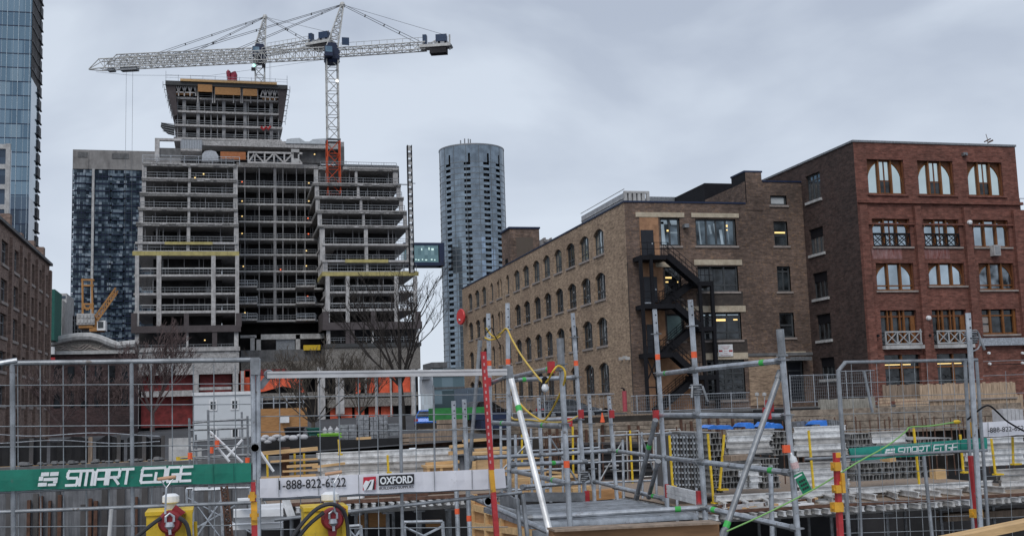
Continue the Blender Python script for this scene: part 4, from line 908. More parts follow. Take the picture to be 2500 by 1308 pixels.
for i, (x0_, y0_, x1_, y1_) in enumerate(((1772,548,1779,553),(1772,559,1779,562),(1626,675,1642,679),(1622,686,1634,689),(1656,686,1664,689),(1745,778,1774,783),(1793,778,1803,781),(1888,565,1925,569),(1630,560,1637,564))):
    x0, x1, z0, z1 = R4((x0_, y0_, x1_, y1_)); b = MB(); b.box(x0, YT+.195, z0, x1, YT+.225, z1); part(TB, 'lit_lamp', b, M['lamp'])
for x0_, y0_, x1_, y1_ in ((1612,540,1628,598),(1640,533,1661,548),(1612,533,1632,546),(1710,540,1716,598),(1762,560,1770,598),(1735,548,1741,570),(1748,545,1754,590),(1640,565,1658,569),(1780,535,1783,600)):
    x0, x1, z0, z1 = R4((x0_, y0_, x1_, y1_)); b = MB(); b.quad((x0,YT+.22,z0),(x1,YT+.22,z0),(x1-.1,YT+.22,z1),(x0-.15,YT+.22,z1)); part(TB, 'reflection_streak', b, M['gsky'])  # pale slanted sheets imitate streaks of reflected sky on the glass
for x0_, y0_, x1_, y1_ in ((1709,765,1810,770),(1703,652,1803,656)):
    x0, x1, z0, z1 = R4((x0_, y0_, x1_, y1_)); b = MB(); b.box(x0, YT+.19, z0, x1, YT+.225, z1); part(TB, 'transom_glass', b, M['gsky'])
b = MB(); p = T(1671, 553); b.box(p.x-.2, YT-.5, p.z-.15, p.x+.2, YT, p.z+.15); part(TB, 'wall_vent', b, M['galvd'])
b = MB(); x0, x1, z0, z1 = R4((1751,841,1788,869)); b.box(x0, YT-.16, z0, x1, YT-.11, z1); sg = solo('notice_sign', b, M['white'], 'white notice board with faint red arrows on the tan end wall', 'sign')
b = MB(); w, h = x1-x0, z1-z0
for s in (-1, 1):
    xm = (x0+x1)/2; b.box(xm+s*w*.22, YT-.168, z0+h*.38, xm+s*w*.47, YT-.161, z0+h*.52)
for zz, ww in ((.82,.3), (.7,.22), (.6,.14), (.44,.12), (.25,.12), (.1,.34)): b.box(xm-w*ww, YT-.168, z0+h*zz-.025, xm+w*ww, YT-.161, z0+h*zz+.025, 1)
part(sg, 'lettering', b, [M['red'], plain('faded_pink', (.5,.35,.36), .6)])
# things on the warehouse roof
YP = 96; t = thing('roof_screen', 'white louvred plant screen on the warehouse roof corner', 'roof screen', tuple(aY(1530, 495, YP)))
p, q, r = aY(1527, 466, YP), aY(1583, 495, YP), aY(1480, 490, YP)
b = MB()
n = 6
for k in range(n): X = p.x+(q.x-p.x)*k/(n-1); b.box(X-.14, YP, ztan-.2, X+.14, YP+.25, p.z)
b.box(p.x, YP-.02, p.z-.2, q.x, YP+.2, p.z); b.box(p.x-.05, YP, (p.z+ztan)/2-.1, q.x, YP+.15, (p.z+ztan)/2+.1)
for k in range(5): z = ztan+.2+(p.z-ztan)*k/4; b.box(p.x-.15, YP, z-.05, p.x-.09, YP+13, z+.0)
part(t, 'frame', b, M['concl'])
b = MB(); b.box(p.x-.08, YP+.3, ztan-.3, q.x-.4, YP+13, p.z-.12); part(t, 'louvre_panel', b, plain('louvre_grey', (.36,.37,.39), .7))
b = MB(); p, q = aY(1585, 480, 100), aY(1652, 500, 100); b.box(p.x, 100, q.z-1, q.x, 104, p.z); b.box(p.x-1.5, 101, q.z-1, p.x-.02, 104, p.z-.2); solo('plant_box', b, M['galvd'], 'low grey plant box beside the white roof screen', 'plant box')
t = thing('roof_penthouse', 'black metal clad penthouse with a sloped left side beside the brick chimney', 'penthouse', (37, 93, ztan))
b = MB(); p0, p1, p2, p3 = aY(1720, 447, 93), aY(1822, 449, 93), aY(1822, 500, 93), aY(1720, 497, 93); b.prism([p3, p2, p1, p0], (0, 9, 0)); b.prism([(p0.x-.02,93.02,p0.z),(p0.x-.02,93.02,ztan-.2),(p0.x-.02,103,ztan-.2),(p0.x-.02,103,p0.z-.3)], (.01,0,0)); part(t, 'cladding', b, M['black'])
b = MB(); b.bar(aY(1745, 498, 91), aY(1800, 473, 91), .16, .1); part(t, 'roof_edge', b, M['galv'])
b = MB(); a, c, d = aY(1755, 496, 91.3), aY(1797, 477, 91.3), aY(1797, 496, 91.3); b.prism([a, d, c], (0, .5, 0)); part(t, 'gable', b, M['infill'])
YR_ = 110; t = thing('roof_gable', 'reddish sloping gable with a white framed skylight behind the warehouse top', 'roof gable', tuple(aY(1900, 445, YR_)))
b = MB(); b.prism([aY(1862, 447, YR_), aY(1910, 447, YR_), aY(1910, 426, YR_), aY(1904, 425, YR_)], (0, 6, 0)); part(t, 'gable', b, M['tanf'])
b = MB(); p, q = aY(1911, 427, YR_), aY(1946, 450, YR_); b.box(p.x, YR_-.3, q.z, q.x, YR_+4, p.z-.35); b.box(p.x-.1, YR_-.5, p.z-.35, q.x, YR_+4, p.z); part(t, 'skylight', b, M['concl'])
# brick lift tower rising behind the long parapet
t = thing('lift_tower', 'square dark brick lift tower standing up behind the long tan wall', 'tower', (XT+2, 120, ztan))
YL = aX(1246, 600, XT+.5).y; YLb = aX(1225, 600, XT+.5).y; p, q = aY(1246, 558, YL), aY(1319, 640, YL)
b = MB(); b.box(XT+.5, YL, ztan-3.5, q.x, YLb, p.z); part(t, 'wall', b, M['tanf'])
b = MB(); b.box(XT+1.2, YL-.03, ztan-.6, q.x-.8, YL-.005, p.z-1); part(t, 'rendered_panel', b, stained('olive_render', (.13,.105,.085), (.07,.055,.05), amount=.7, sc=(.5,.5,.5), fine=2))
b = MB(); b.box(XT+.35, YL-.12, p.z, q.x+.1, YLb, p.z+.2); part(t, 'coping', b, M['navy'])
b = MB(); yy = (YL+YLb)/2; b.box(XT+.47, yy-.7, ztan-.9, XT+.5, yy+.5, ztan+1.0); part(t, 'window', b, M['gdark'])
# round red sign on brackets on the far end of the long wall
p = aX(1127, 778, XT); t = thing('round_sign', 'round red sign projecting from the far end of the long tan wall', 'sign', tuple(p))
b = MB(); b.lathe([(1.0,-.14), (1.08,0), (1.0,.14)], V((0,0,0)), 24, 0, 'y'); b.v = [(XT-.75+x*.28-y*.96, 146.8-x*.96-y*.28, p.z+z) for x, y, z in b.v]; part(t, 'disc', b, plain('sign_red', (.62,.05,.05), .4, var=.1))
b = MB(); b.box(XT-.2, 146.75, p.z-.1, XT, 146.85, p.z+.1); part(t, 'bracket', b, M['black'])
b = MB(); b.path([V((XT-.95, 147.1, p.z-.55)), V((XT-1.0, 146.85, p.z-.3)), V((XT-.93, 146.55, p.z-.5))], .08, 5); part(t, 'emblem', b, M['white'])

# black fire stair
FS = thing('fire_stair', 'black steel fire stair zigzagging down the end wall of the tan warehouse', 'fire escape', (34.5, 84, .9))
YO, YI = 83.4, 84.35
def plat(x0, x1, y, ya=YO-.4, yb=YT-.15):
    p, q = aY(x0, y, YO), aY(x1, y, YO); b = MB(); b.box(p.x, ya, p.z-.36, q.x, yb, p.z); part(FS, 'landing', b, M['black'])
    b = MB()
    for zz in (.5, 1.0): b.tube((p.x, ya+.03, p.z+zz), (q.x, ya+.03, p.z+zz), .025, 5)
    n = 4
    for k in range(n+1): X = p.x+(q.x-p.x)*k/n; b.tube((X, ya+.03, p.z), (X, ya+.03, p.z+1.05), .025, 5)
    part(FS, 'railing', b, M['black'])
def flight(x0, y0, x1, y1, Y):
    A, B = aY(x0, y0, Y), aY(x1, y1, Y); b = MB()
    for s in (-.42, .42): b.bar(A+V((0,s,0)), B+V((0,s,0)), .08, .5)
    for k in range(1, 11): p = A+(B-A)*k/11; b.box(p.x-.15, Y-.4, p.z-.03, p.x+.15, Y+.4, p.z+.03)
    part(FS, 'stair_flight', b, M['black'])
    b = MB()
    for s in (-.42, .42):
        for h in (.62, 1.05): b.tube(A+V((0,s,h)), B+V((0,s,h)), .026, 5)
        for k in range(6): p = A+(B-A)*k/5+V((0,s,0)); b.tube(p, p+V((0,0,1.05)), .022, 4)
    part(FS, 'handrail', b, M['black'])
for a in ((1560,1628,624), (1567,1645,743), (1575,1641,862)): plat(*a)
for a in ((1697,1737,688), (1702,1744,798), (1690,1750,916)): plat(*a)
for a in ((1626,626,1700,690,YO), (1645,745,1706,798,YO), (1641,864,1694,912,YO), (1682,696,1614,746,YI), (1686,804,1616,866,YI), (1692,926,1600,1004,YI)): flight(*a)
for x0, y0, x1, y1, Y in ((1563,626,1583,1006,YO-.3), (1588,620,1609,1006,YO-.3), (1737,686,1755,1003,YO-.3), (1707,690,1726,990,YO-.3), (1737,690,1752,1000,YT-.4)):
    b = MB(); b.bar(aY(x0, y0, Y), aY(x1, y1, Y), .24); part(FS, 'post', b, M['black'])
b = MB()
for y0, y1 in ((872, 935), (935, 872)): b.bar(aY(1578, y0, YO-.3), aY(1605, y1, YO-.3), .09)
b.bar(aY(1579, 945, YO-.3), aY(1607, 945, YO-.3), .09); part(FS, 'cross_brace', b, M['black'])

# ================================================================== red brick warehouse
YQ, XQ = 76.66, 47.31
def Q(x, y): return aY(x, y, YQ)
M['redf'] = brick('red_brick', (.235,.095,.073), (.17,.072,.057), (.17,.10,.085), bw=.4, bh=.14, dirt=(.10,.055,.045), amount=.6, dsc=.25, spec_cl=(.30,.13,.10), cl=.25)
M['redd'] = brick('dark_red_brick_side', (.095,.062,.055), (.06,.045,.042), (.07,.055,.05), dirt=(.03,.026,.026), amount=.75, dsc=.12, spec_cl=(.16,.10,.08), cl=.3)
M['orw'] = wood('varnished_timber', (.19,.078,.026), (2, 2, .5), .35, .45)
M['rail'] = plain('grey_rail_paint', (.36,.37,.38), .6, var=.2); M['orwd'] = wood('dark_timber', (.14,.055,.025), (2, 2, .5), .3, .5)
M['gbright'] = glass('bright_sky_glass', (.60,.68,.66), .05, .92, var=.08, sc=.4, wav=.03)
M['ggrey'] = glass('grey_sky_glass', (.40,.46,.50), .05, .9, var=.25, sc=.5, wav=.05)
RB = thing('red_warehouse', 'red brick warehouse with timber arched windows at the right', 'building', (55, YQ, .9))
zr = Q(2080, 347).z; X1 = Q(2475, 359).x+.1; zb0 = .7
rowsR = [((2117,2206.5),(2240,2327),(2361,2446), 390, 474), ((2129.5,2221),(2255,2341),(2376,2462), 534, 602), ((2139,2231),(2267,2355),(2390,2476), 642, 709), ((2150,2238),(2276,2360),(2398,2482), 757, 843), ((2160,2248),(2288,2372), None, 866, 940)]
kinds = [['arch2','arch2','arch2'], ['rail','rail','flat'], ['arch','archs','archd'], ['balc','balc','low'], ['shop','shop',None]]
RW_ = []
for (c0, c1, c2, yt, yb), kk in zip(rowsR, kinds):
    for c, k in zip((c0, c1, c2), kk):
        if c is None: continue
        mid = (c[0]+c[1])/2; y2 = yb if k not in ('low',) else 820
        zt, zb = Q(mid if False else 2172, yt).z, Q(2172, y2).z
        if k == 'archs': zb += .35
        RW_.append((Q(c[0], yt+20).x, Q(c[1], yt+20).x, zb, zt, k))
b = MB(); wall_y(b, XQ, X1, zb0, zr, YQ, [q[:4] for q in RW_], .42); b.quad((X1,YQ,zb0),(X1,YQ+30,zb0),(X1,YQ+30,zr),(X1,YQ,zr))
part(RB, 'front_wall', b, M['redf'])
hs = []
for x0, x1, yt, yb in ((1968,2003,424,490), (1976,2011,556,620), (1985,2021,664,728), (1994,2029,766,830), (2003,2038,872,925)):
    p, q = aX(x0, (yt+yb)/2, XQ), aX(x1, (yt+yb)/2, XQ); hs.append((q.y, p.y, aX((x0+x1)/2, yb, XQ).z, aX((x0+x1)/2, yt, XQ).z))
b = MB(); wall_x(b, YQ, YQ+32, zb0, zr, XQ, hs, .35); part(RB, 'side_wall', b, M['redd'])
for i, (ya, yb, zb, zt) in enumerate(hs):
    f = MB(); X = XQ+.2; w_ = yb-ya
    for q in (ya+.06, ya+w_*.36, ya+w_*.64, yb-.06): f.box(X, q-.06, zb, X+.1, q+.06, zt)
    for q in (zb+.06, zt-.5, zt-.06): f.box(X+.01, ya, q-.06, X+.09, yb, q+.06)
    if i: f.box(X-.03, ya, zt-.75, X+.09, yb, zt, 1)
    w = part(RB, 'window', f, [M['wframe'], M['black']])
    g = MB(); g.quad((X+.05,ya,zb),(X+.05,yb,zb),(X+.05,yb,zt),(X+.05,ya,zt)); part(w, 'pane', g, M['ggrey'] if i < 2 else M['gdark'])
    s = MB(); s.box(XQ-.14, ya-.15, zb-.2, XQ+.1, yb+.15, zb+.01); part(w, 'sill', s, M['concl'])
b = MB(); b.box(XQ-.08, YQ-.08, zr, X1+.08, YQ+.4, zr+.16); b.box(XQ-.08, YQ+.41, zr, XQ+.4, YQ+32, zr+.16); part(RB, 'coping', b, M['galvd'])
b = MB(); b.quad((XQ+.4,YQ+.4,zr-.2),(X1,YQ+.4,zr-.2),(X1,YQ+32,zr-.2),(XQ+.4,YQ+32,zr-.2)); part(RB, 'roof', b, M['asphalt'])
zc = Q(2172, 490).z; cx = [q for q in RW_ if q[4] in ('rail', 'flat')]
b = MB()                                                   # shallow brick piers below the top storey
edges = [(XQ+.02, cx[0][0]-.5), (cx[0][1]+.35, cx[1][0]-.35), (cx[1][1]+.35, cx[2][0]-.35), (cx[2][1]+.35, X1+.12)]
for a, c in edges: b.box(a, YQ-.32, zb0, c, YQ-.005, zc-.4-(0 if a < XQ+1 else rnd.random()*.3))
part(RB, 'brick_pier', b, M['redf'])
b = MB(); b.box(XQ, YQ-.24, zc-.22, X1+.14, YQ-.01, zc); b.box(XQ-.02, YQ-.18, zc-1.9, X1, YQ-.012, zc-1.78); part(RB, 'corbel_band', b, M['redf'])
b = MB(); p, q = Q(2384, 826), Q(2500, 842); b.box(p.x, YQ-.35, q.z, X1+.1, YQ-.21, p.z); part(RB, 'metal_cornice', b, M['galv'])
for x, w in ((2285,1.2), (2165,1.3)):
    p = Q(x, 618); b = MB(); b.box(p.x-w, YQ-.012, p.z-.45, p.x+w, YQ-.004, p.z+.35); part(RB, 'salt_bloom', b, stained('bloomed_brick', (.20,.07,.06), (.36,.27,.27), amount=.7, sc=(1.2,1.2,.25), fine=2))
def ell(x, xm, a, zc_, bb): u = max(-1, min(1, (x-xm)/a)); return zc_+bb*math.sqrt(max(0, 1-u*u))
for x0, x1, zb, zt, k in RW_:
    w, h, xm = x1-x0, zt-zb, (x0+x1)/2; Y = YQ+.30; f = MB(); gl = []; dark = []
    m1, m2 = x0+w*.33, x0+w*.67
    def bars(xs_, t_=.065, mi=0):
        for X in xs_: f.box(X-t_, Y-.16, zb, X+t_, Y+.05, zt, mi)
    if k in ('arch2', 'arch', 'archs', 'archd', 'rail', 'flat'):
        f.box(x0, Y+.03, zb, x1, Y+.08, zt, 1)
        a_, zc_, bb = (w/2-.14, zb+h*.38, h*.60) if k[0] == 'a' else (w/2-.14, zb+h*.60, h*.36)
        def lune(xa, xb, z0=zb+.13):
            n = 7; xs_ = [xa+(xb-xa)*i/n for i in range(n+1)]
            return [(X, Y+.015, z0) for X in (xb, xa)]+[(X, Y+.015, min(zt-.1, ell(X, xm, a_, zc_, bb))) for X in xs_]
        gl.append(lune(x0+.15, m1-.1)); gl.append(lune(m2+.1, x1-.15))
        if k in ('arch2', 'rail'):
            zz = zb+h*.42 if k == 'arch2' else zb+.13
            for a, c in ((m1+.1, xm-.07), (xm+.07, m2-.1)):
                gl.append([(c,Y+.015,zz),(a,Y+.015,zz),(a,Y+.015,zt-.14),(c,Y+.015,zt-.14)])
                if k == 'arch2': dark.append([(c,Y+.015,zb+.15),(a,Y+.015,zb+.15),(a,Y+.015,zz-.1),(c,Y+.015,zz-.1)])
        else: gl.append([(m2-.1,Y+.015,zb+.13),(m1+.1,Y+.015,zb+.13),(m1+.1,Y+.015,zt-.12),(m2-.1,Y+.015,zt-.12)])
        bars((m1, m2)); bars((x0+.05, x1-.05), .05, 1)
        f.box(x0, Y-.1, zb, x1, Y+.06, zb+.12)
        if k in ('arch', 'archd'): f.box(x0, Y-.06, zb+h*.16, x1, Y+.04, zb+h*.16+.1)
        n = 10
        for s in (-1, 1):                                  # moulded arch rim
            pts = [(xm+s*(a_+.04)*math.cos(t*math.pi/2/n*.82), Y-.02, zc_+(bb+.04)*math.sin(t*math.pi/2/n*.82)) for t in range(n+1)]; f.path([(p[0], p[1], min(p[2], zt-.06)) for p in pts], .05, 4)
        gm_ = 'gbright' if k == 'arch2' else 'ggrey'
        if k == 'archd': gm_ = 'gmix2'
    elif k == 'balc':
        f.box(x0, Y+.03, zb, x1, Y+.08, zt, 2); bars((m1, m2), .08); f.box(x0, Y-.1, zt-.55, x1, Y+.02, zt-.4, 1); f.box(x1-.45, Y-.12, zb, x1-.08, Y+.02, zt-.5); bars((m1-.34, m2-.34), .05)
        gl = [[(x1-.1,Y+.015,zb),(x0+.1,Y+.015,zb),(x0+.1,Y+.015,zt-.1),(x1-.1,Y+.015,zt-.1)]]; gm_ = 'gdark'
    elif k == 'low':
        f.box(x0, Y+.03, zb, x1, Y+.08, zt, 2); bars((x0+w*.27, x0+w*.64), .08); f.box(x0, Y-.08, zt-.55, x1, Y+.03, zt-.43); bars((x1-.1,), .1); f.box(x0, Y-.1, zb, x1, Y+.03, zb+.14)
        gl = [[(x1-.1,Y+.015,zb+.12),(x0+.05,Y+.015,zb+.12),(x0+.05,Y+.015,zt-.1),(x1-.1,Y+.015,zt-.1)]]; gm_ = 'gdark'
        f.box(x0+.1, Y-.02, zb+.9, x0+w*.27-.12, Y+.012, zt-.55, 3); f.box(x0+.1, Y-.02, zb+.2, x0+w*.27-.12, Y+.012, zb+.75, 3)
    else:
        f.box(x0, Y+.03, zb, x1, Y+.08, zt, 2); bars((xm,), .07); f.box(x0, Y-.12, zb+h*.55, x1, Y+.01, zb+h*.55+.13)
        gl = [[(x1,Y+.015,zb),(x0,Y+.015,zb),(x0,Y+.015,zt),(x1,Y+.015,zt)]]; gm_ = 'gdark'
    wd = part(RB, 'window', f, [M['orw'], M['orwd'], M['black'], M['bsill']])
    M.setdefault('gmix2', glass('dark_reflection_glass', (.16,.18,.20), .05, .85, var=.9, sc=.9, wav=.05))
    for P in gl: g = MB(); g.add(P, [tuple(range(len(P)))]); part(wd, 'pane', g, M[gm_])
    for P in dark: g = MB(); g.add(P, [tuple(range(len(P)))]); part(wd, 'lower_pane', g, M['bl'] if False else M['gdark'])
    if k in ('rail', 'balc'):
        r = MB(); zt_, e = (zb+h*.47, YQ+.05) if k == 'rail' else (zb+1.0, YQ-.42); t_ = .035 if k == 'rail' else .045
        n = 3
        for i in range(n+1): X = x0+.05+(w-.1)*i/n; r.box(X-t_, e-t_, zb+.06, X+t_, e+t_, zt_+(.2 if i == n and k == 'balc' else 0))
        for i in range(n):
            a, c = x0+.05+(w-.1)*i/n, x0+.05+(w-.1)*(i+1)/n
            r.bar((a, e, zb+.1), (c, e, zt_), t_*1.4, t_*1.4); r.bar((a, e+.005, zt_), (c, e+.005, zb+.1), t_*1.4, t_*1.4)
            if k == 'rail': r.lathe([(.01,-.02),(.26,-.02),(.26,.02),(.01,.02)], V(((a+c)/2, e, (zb+zt_)/2+.04)), 10, 0, 'y') if False else None
        for z in (zb+.08, zt_): r.box(x0, e-t_*1.3, z-t_*1.3, x1+.05, e+t_*1.3, z+t_*1.3)
        part(RB, 'balcony_rail', r, M['black'] if k == 'rail' else M['rail'])
        if k == 'balc': r = MB(); r.box(x0-.02, YQ-.5, zb-.3, x1+.2, YQ+.2, zb-.02); part(RB, 'balcony_slab', r, M['concl'])
    if k in ('arch2', 'arch', 'archs', 'archd', 'flat', 'low', 'rail'):
        s = MB(); s.box(x0-.12, YQ-.13, zb-.14, x1+.2, YQ+.1, zb-.01); part(wd, 'sill', s, M['redf'] if k == 'arch2' else M['bsill'])
    if k == 'shop':
        s = MB(); s.box(x0+.15, Y-.02, zb+h*.66, x1-.7, Y+.008, zb+h*.69); part(wd, 'lit_lamp', s, M['lamp'])
p = Q(2424, 613); b = MB(); b.box(p.x-.28, YQ-.55, p.z-.42, p.x+.3, YQ-.21 if False else YQ-.01, p.z+.42); o = solo('air_conditioner', b, M['concl'], 'boxy air conditioner unit below a timber window on the red wall', 'air conditioner')
b = MB()
for i in range(7): b.box(p.x-.22, YQ-.56, p.z-.34+.1*i, p.x+.24, YQ-.551, p.z-.29+.1*i)
part(o, 'grille', b, M['galvd'])
for x, y, l in ((2360,545,'white wall lamp between the second row windows of the red wall'), (2260,777,'white wall lamp between the two balconies of the red wall')):
    p = Q(x, y); t = thing('wall_lamp', l, 'lamp', tuple(p)); b = MB(); b.lathe([(.05,-.55),(.17,-.5),(.2,-.3),(.08,-.18)], p, 12, 0, 'y'); part(t, 'lamp_shade', b, M['white']); b = MB(); b.tube(p+V((0,-.3,0)), p, .06, 6); b.box(p.x-.07, YQ-.3, p.z-.3, p.x+.05, YQ-.2, p.z-.1); part(t, 'bracket', b, M['black'])
p = Q(2352, 379); b = MB(); b.box(p.x-.18, YQ-.3, p.z-.1, p.x+.18, YQ, p.z+.16); b.lathe([(.1,-.42),(.14,-.3)], p, 8, 0, 'y'); solo('security_camera', b, M['galvd'], 'small grey security camera high on the red wall', 'camera')
t = thing('roof_antenna', 'small reddish antenna on the red warehouse roof', 'antenna', tuple(Q(2412, 357)))
b = MB(); p = aY(2412, 357, 78); b.tube(p, p+V((0,0,.7)), .04, 5); part(t, 'mast', b, M['concl'])
b = MB(); b.bar(p+V((-.3,0,.35)), p+V((.3,0,.62)), .09); b.bar(p+V((.05,0,.3)), p+V((.5,0,.5)), .12); b.tube(p+V((0,0,.6)), p+V((-.1,0,1.0)), .03, 4); part(t, 'dish_arm', b, M['rust'])
for x, y in ((2408,862),(2490,862),(2410,888),(2490,886),(2138,820),(2264,819)):
    p = Q(x, y); b = MB(); b.lathe([(.1,-.4),(.12,-.25),(.08,-.21)], p, 8, 0, 'y'); part(RB, 'wall_spotlight', b, M['white'] if x > 2400 else M['black'])
b = MB(); b.box(Q(2410,890).x, YQ-.26, Q(2410,890).z-.04, Q(2490,888).x, YQ-.21, Q(2410,890).z+.02); part(RB, 'conduit', b, M['black'])
t = thing('corner_building', 'sliver of a pale building with a roof rail at the far right edge', 'building', (66, 84, .9))
b = MB(); p = aY(2494, 520, 82); b.box(p.x, 82, .7, p.x+8, 90, p.z); part(t, 'wall', b, M['concl'])
b = MB(); b.box(p.x-.1, 81.9, p.z, p.x+8, 90, p.z+.25); part(t, 'coping', b, M['navy'])
b = MB()
for k in range(5): b.tube((p.x+.1+.8*k, 82.2, p.z+.25), (p.x+.1+.8*k, 82.2, p.z+1.3), .03, 4)
b.tube((p.x+.1, 82.2, p.z+1.3), (p.x+6, 82.2, p.z+1.3), .03, 4); b.tube((p.x+.1, 82.2, p.z+.8), (p.x+6, 82.2, p.z+.8), .03, 4); part(t, 'roof_rail', b, M['galvd'])
# ================================================================== excavation walls and the street edge
t = thing('shoring_bulkhead', 'grey concrete shoring wall with rusty soldier piles on the left of the pit', 'wall', (-15, 44.6, PF))
M['shot'] = stained('shotcrete', (.21,.215,.23), (.075,.08,.09), amount=.9, sc=(2.2,2.2,.12), fine=1.2)
b = MB(); b.box(-40, 44.6, PF, 12, 44.95, -.15); part(t, 'concrete_face', b, M['shot'])
for x0, x1 in ((66,74),(96,104),(118,124),(141,150),(216,224),(229,238),(330,336),(395,402)):
    p, q = aY(x0, 1215, 44.4), aY(x1, 1215, 44.4); b = MB(); b.box(p.x, 44.4, PF, q.x, 44.59, aY(x0, 1207+rnd.random()*16, 44.4).z); part(t, 'soldier_pile', b, M['rust'])
b = MB()
for k in range(24): X = -12+k*.75+rnd.random()*.3; b.box(X, 44.54, PF, X+.1+rnd.random()*.2, 44.595, -.5-rnd.random())
part(t, 'run_mark', b, M['inner2'])
b = MB(); b.box(-40, 44.3, -.15, 12, 45.6, gz(-18)+.6); part(t, 'capping', b, M['concd'])
t = thing('dark_hoarding', 'long low hoarding of black sheeting on timber posts above the left shoring wall', 'hoarding', (-8, 45.4, -.1))
xs_ = [-40, -26, -14, -9.0, -6.2, -4.6, -3.5, -2.1]
for k in range(len(xs_)-1):
    b = MB(); n = 14; a, c = xs_[k]+.06, xs_[k+1]-.06
    pt = [(a+(c-a)*i/n, 45.4+.04*math.sin(i*1.9+k), .98+.10*math.sin(i*.45+k)+.05*rnd.random()) for i in range(n+1)]
    for p, q in zip(pt, pt[1:]): b.add([(p[0],p[1],.08),(q[0],q[1],.08),q,p,(p[0],p[1]+.03,.08),(q[0],q[1]+.03,.08),(q[0],q[1]+.03,q[2]),(p[0],p[1]+.03,p[2])], [(0,1,2,3),(7,6,5,4),(3,2,6,7)])
    part(t, 'sheet', b, M['dark'])
for px in (30, 77, 221, 290, 352, 398): p = aY(px, 1090, 45.3); b = MB(); b.box(p.x-.07, 45.22, 0, p.x+.07, 45.36, 1.02+.1*rnd.random()); part(t, 'timber_post', b, M['inner2' if px != 221 else 'oldwood'])
b = MB(); b.bar((-40,45.15,.06), (-2,45.15,.06), .14, .1); part(t, 'timber_rail', b, M['lumber'])
for k, y in enumerate((1060, 1078)):
    b = MB(); b.path([aY(x, y+4*math.sin(x*.02+k*2), 44.9) for x in range(0, 420, 30)], .018, 4); part(t, 'guard_wire', b, M['galv'])
b = MB()
for k in range(60): X = -12+rnd.random()*10; r = .05+.12*rnd.random(); b.lathe([(r*.3,0),(r,.05),(r*.6,r)], V((X, 44.5+rnd.random()*.6, gz(-18)+.6)), 6)
o = solo('rubble', b, M['concd'], 'grey rubble and snow lying on the ledge below the dark hoarding', 'rubble'); o['kind'] = 'stuff'
# far wall of the pit in front of the street
t = thing('lagging_bulkhead', 'brown timber lagging wall with rusty piles below the street on the right', 'wall', (35, 71.6, PF))
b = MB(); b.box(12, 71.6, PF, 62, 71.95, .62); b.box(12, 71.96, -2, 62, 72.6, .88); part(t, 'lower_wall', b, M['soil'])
b = MB(); M['lagg'] = stained('concrete_lagging', (.34,.28,.225), (.10,.075,.06), amount=.85, sc=(.8,.8,.8), fine=2.2)
for k in range(5): b.box(12, 71.5-.02*(k % 2), -.85+.28*k, 62, 71.59, -.85+.28*k+.25)
part(t, 'lagging_board', b, M['lagg'])
for k in range(40): X = 16+k*.62+rnd.random()*.2; b = MB(); b.box(X, 71.3, -2.5-rnd.random(), X+.14, 71.48, .1+rnd.random()*.6 if k % 3 else -.6); part(t, 'soldier_pile', b, M['rust'])
b = MB()
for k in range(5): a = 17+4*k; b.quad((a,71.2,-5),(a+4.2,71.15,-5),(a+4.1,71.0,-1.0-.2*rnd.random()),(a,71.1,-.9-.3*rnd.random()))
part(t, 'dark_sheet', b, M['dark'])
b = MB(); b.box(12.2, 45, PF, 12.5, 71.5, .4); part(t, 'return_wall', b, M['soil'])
t = thing('dark_barrier', 'low black barrier boarding with a weathered rail along the street before the tan warehouse', 'barrier', (25, 72.3, .4))
b = MB(); b.box(14, 72.3, .2, 29.6, 72.38, .88); part(t, 'board', b, M['dark'])
b = MB(); b.box(14, 72.2, .88, 29.6, 72.5, 1.0); part(t, 'rail', b, M['oldwood'])
p = aY(1471, 1030, 71.0); t = thing('traffic_cone', 'small orange traffic cone on the ledge below the black barrier', 'cone', tuple(p))
b = MB(); b.lathe([(.17,0),(.03,.62)], p, 10); part(t, 'cone_body', b, M['orange']); b = MB(); b.box(p.x-.2, p.y-.2, p.z-.04, p.x+.2, p.y+.2, p.z-.002); part(t, 'cone_base', b, M['black'])
def hoard(name, lbl, cat, rects, Y, mat, vert=True, w=.22, d=.06, rail=None):
    t = thing(name, lbl, cat, tuple(aY((rects[0][0]+rects[0][2])/2, rects[0][3], Y)))
    for x0, y0, x1, y1 in rects:
        p, q = aY(x0, y0, Y), aY(x1, y1, Y); n = max(1, int((q.x-p.x)/w)) if vert else max(1, int((p.z-q.z)/w)); b = MB()
        for k in range(n):
            if vert: X = p.x+(q.x-p.x)*k/n; e = rnd.uniform(-.02, .02); b.box(X, Y+e, q.z, X+(q.x-p.x)/n-.015, Y+e+d, p.z+rnd.uniform(-.06, .06))
            else: z = q.z+(p.z-q.z)*k/n; e = rnd.uniform(-.02, .02); b.box(p.x+rnd.uniform(0, .1), Y+e, z, q.x-rnd.uniform(0, .1), Y+e+d, z+(p.z-q.z)/n-.04)
        part(t, 'board', b, mat)
        if rail: b = MB(); z = p.z+(q.z-p.z)*rail; b.box(p.x, Y-.12, z-.05, q.x, Y-.04, z+.05); part(t, 'rail', b, M['bsill'])
    return t
M['palew'] = wood('pale_weathered_boards', (.42,.31,.22), (5, 5, .5), .5)
hoard('board_fence', 'pale weathered upright board fence under the red warehouse', 'fence', [(2245,938,2482,972), (2270,970,2500,1000)], 70.0, M['palew'], rail=.95)
hoard('grey_board_fence', 'grey worn board fence panel below the timber shop windows', 'fence', [(2155,940,2256,976)], 70.6, M['oldwood'])
hoard('concrete_lagging_panel', 'pale streaked concrete lagging panel right of the black fence', 'wall panel', [(2002,974,2140,1020)], 70.8, stained('pale_lagging', (.38,.36,.32), (.13,.12,.10), amount=.85, sc=(2.5,2.5,.25)), w=.6, d=.3)
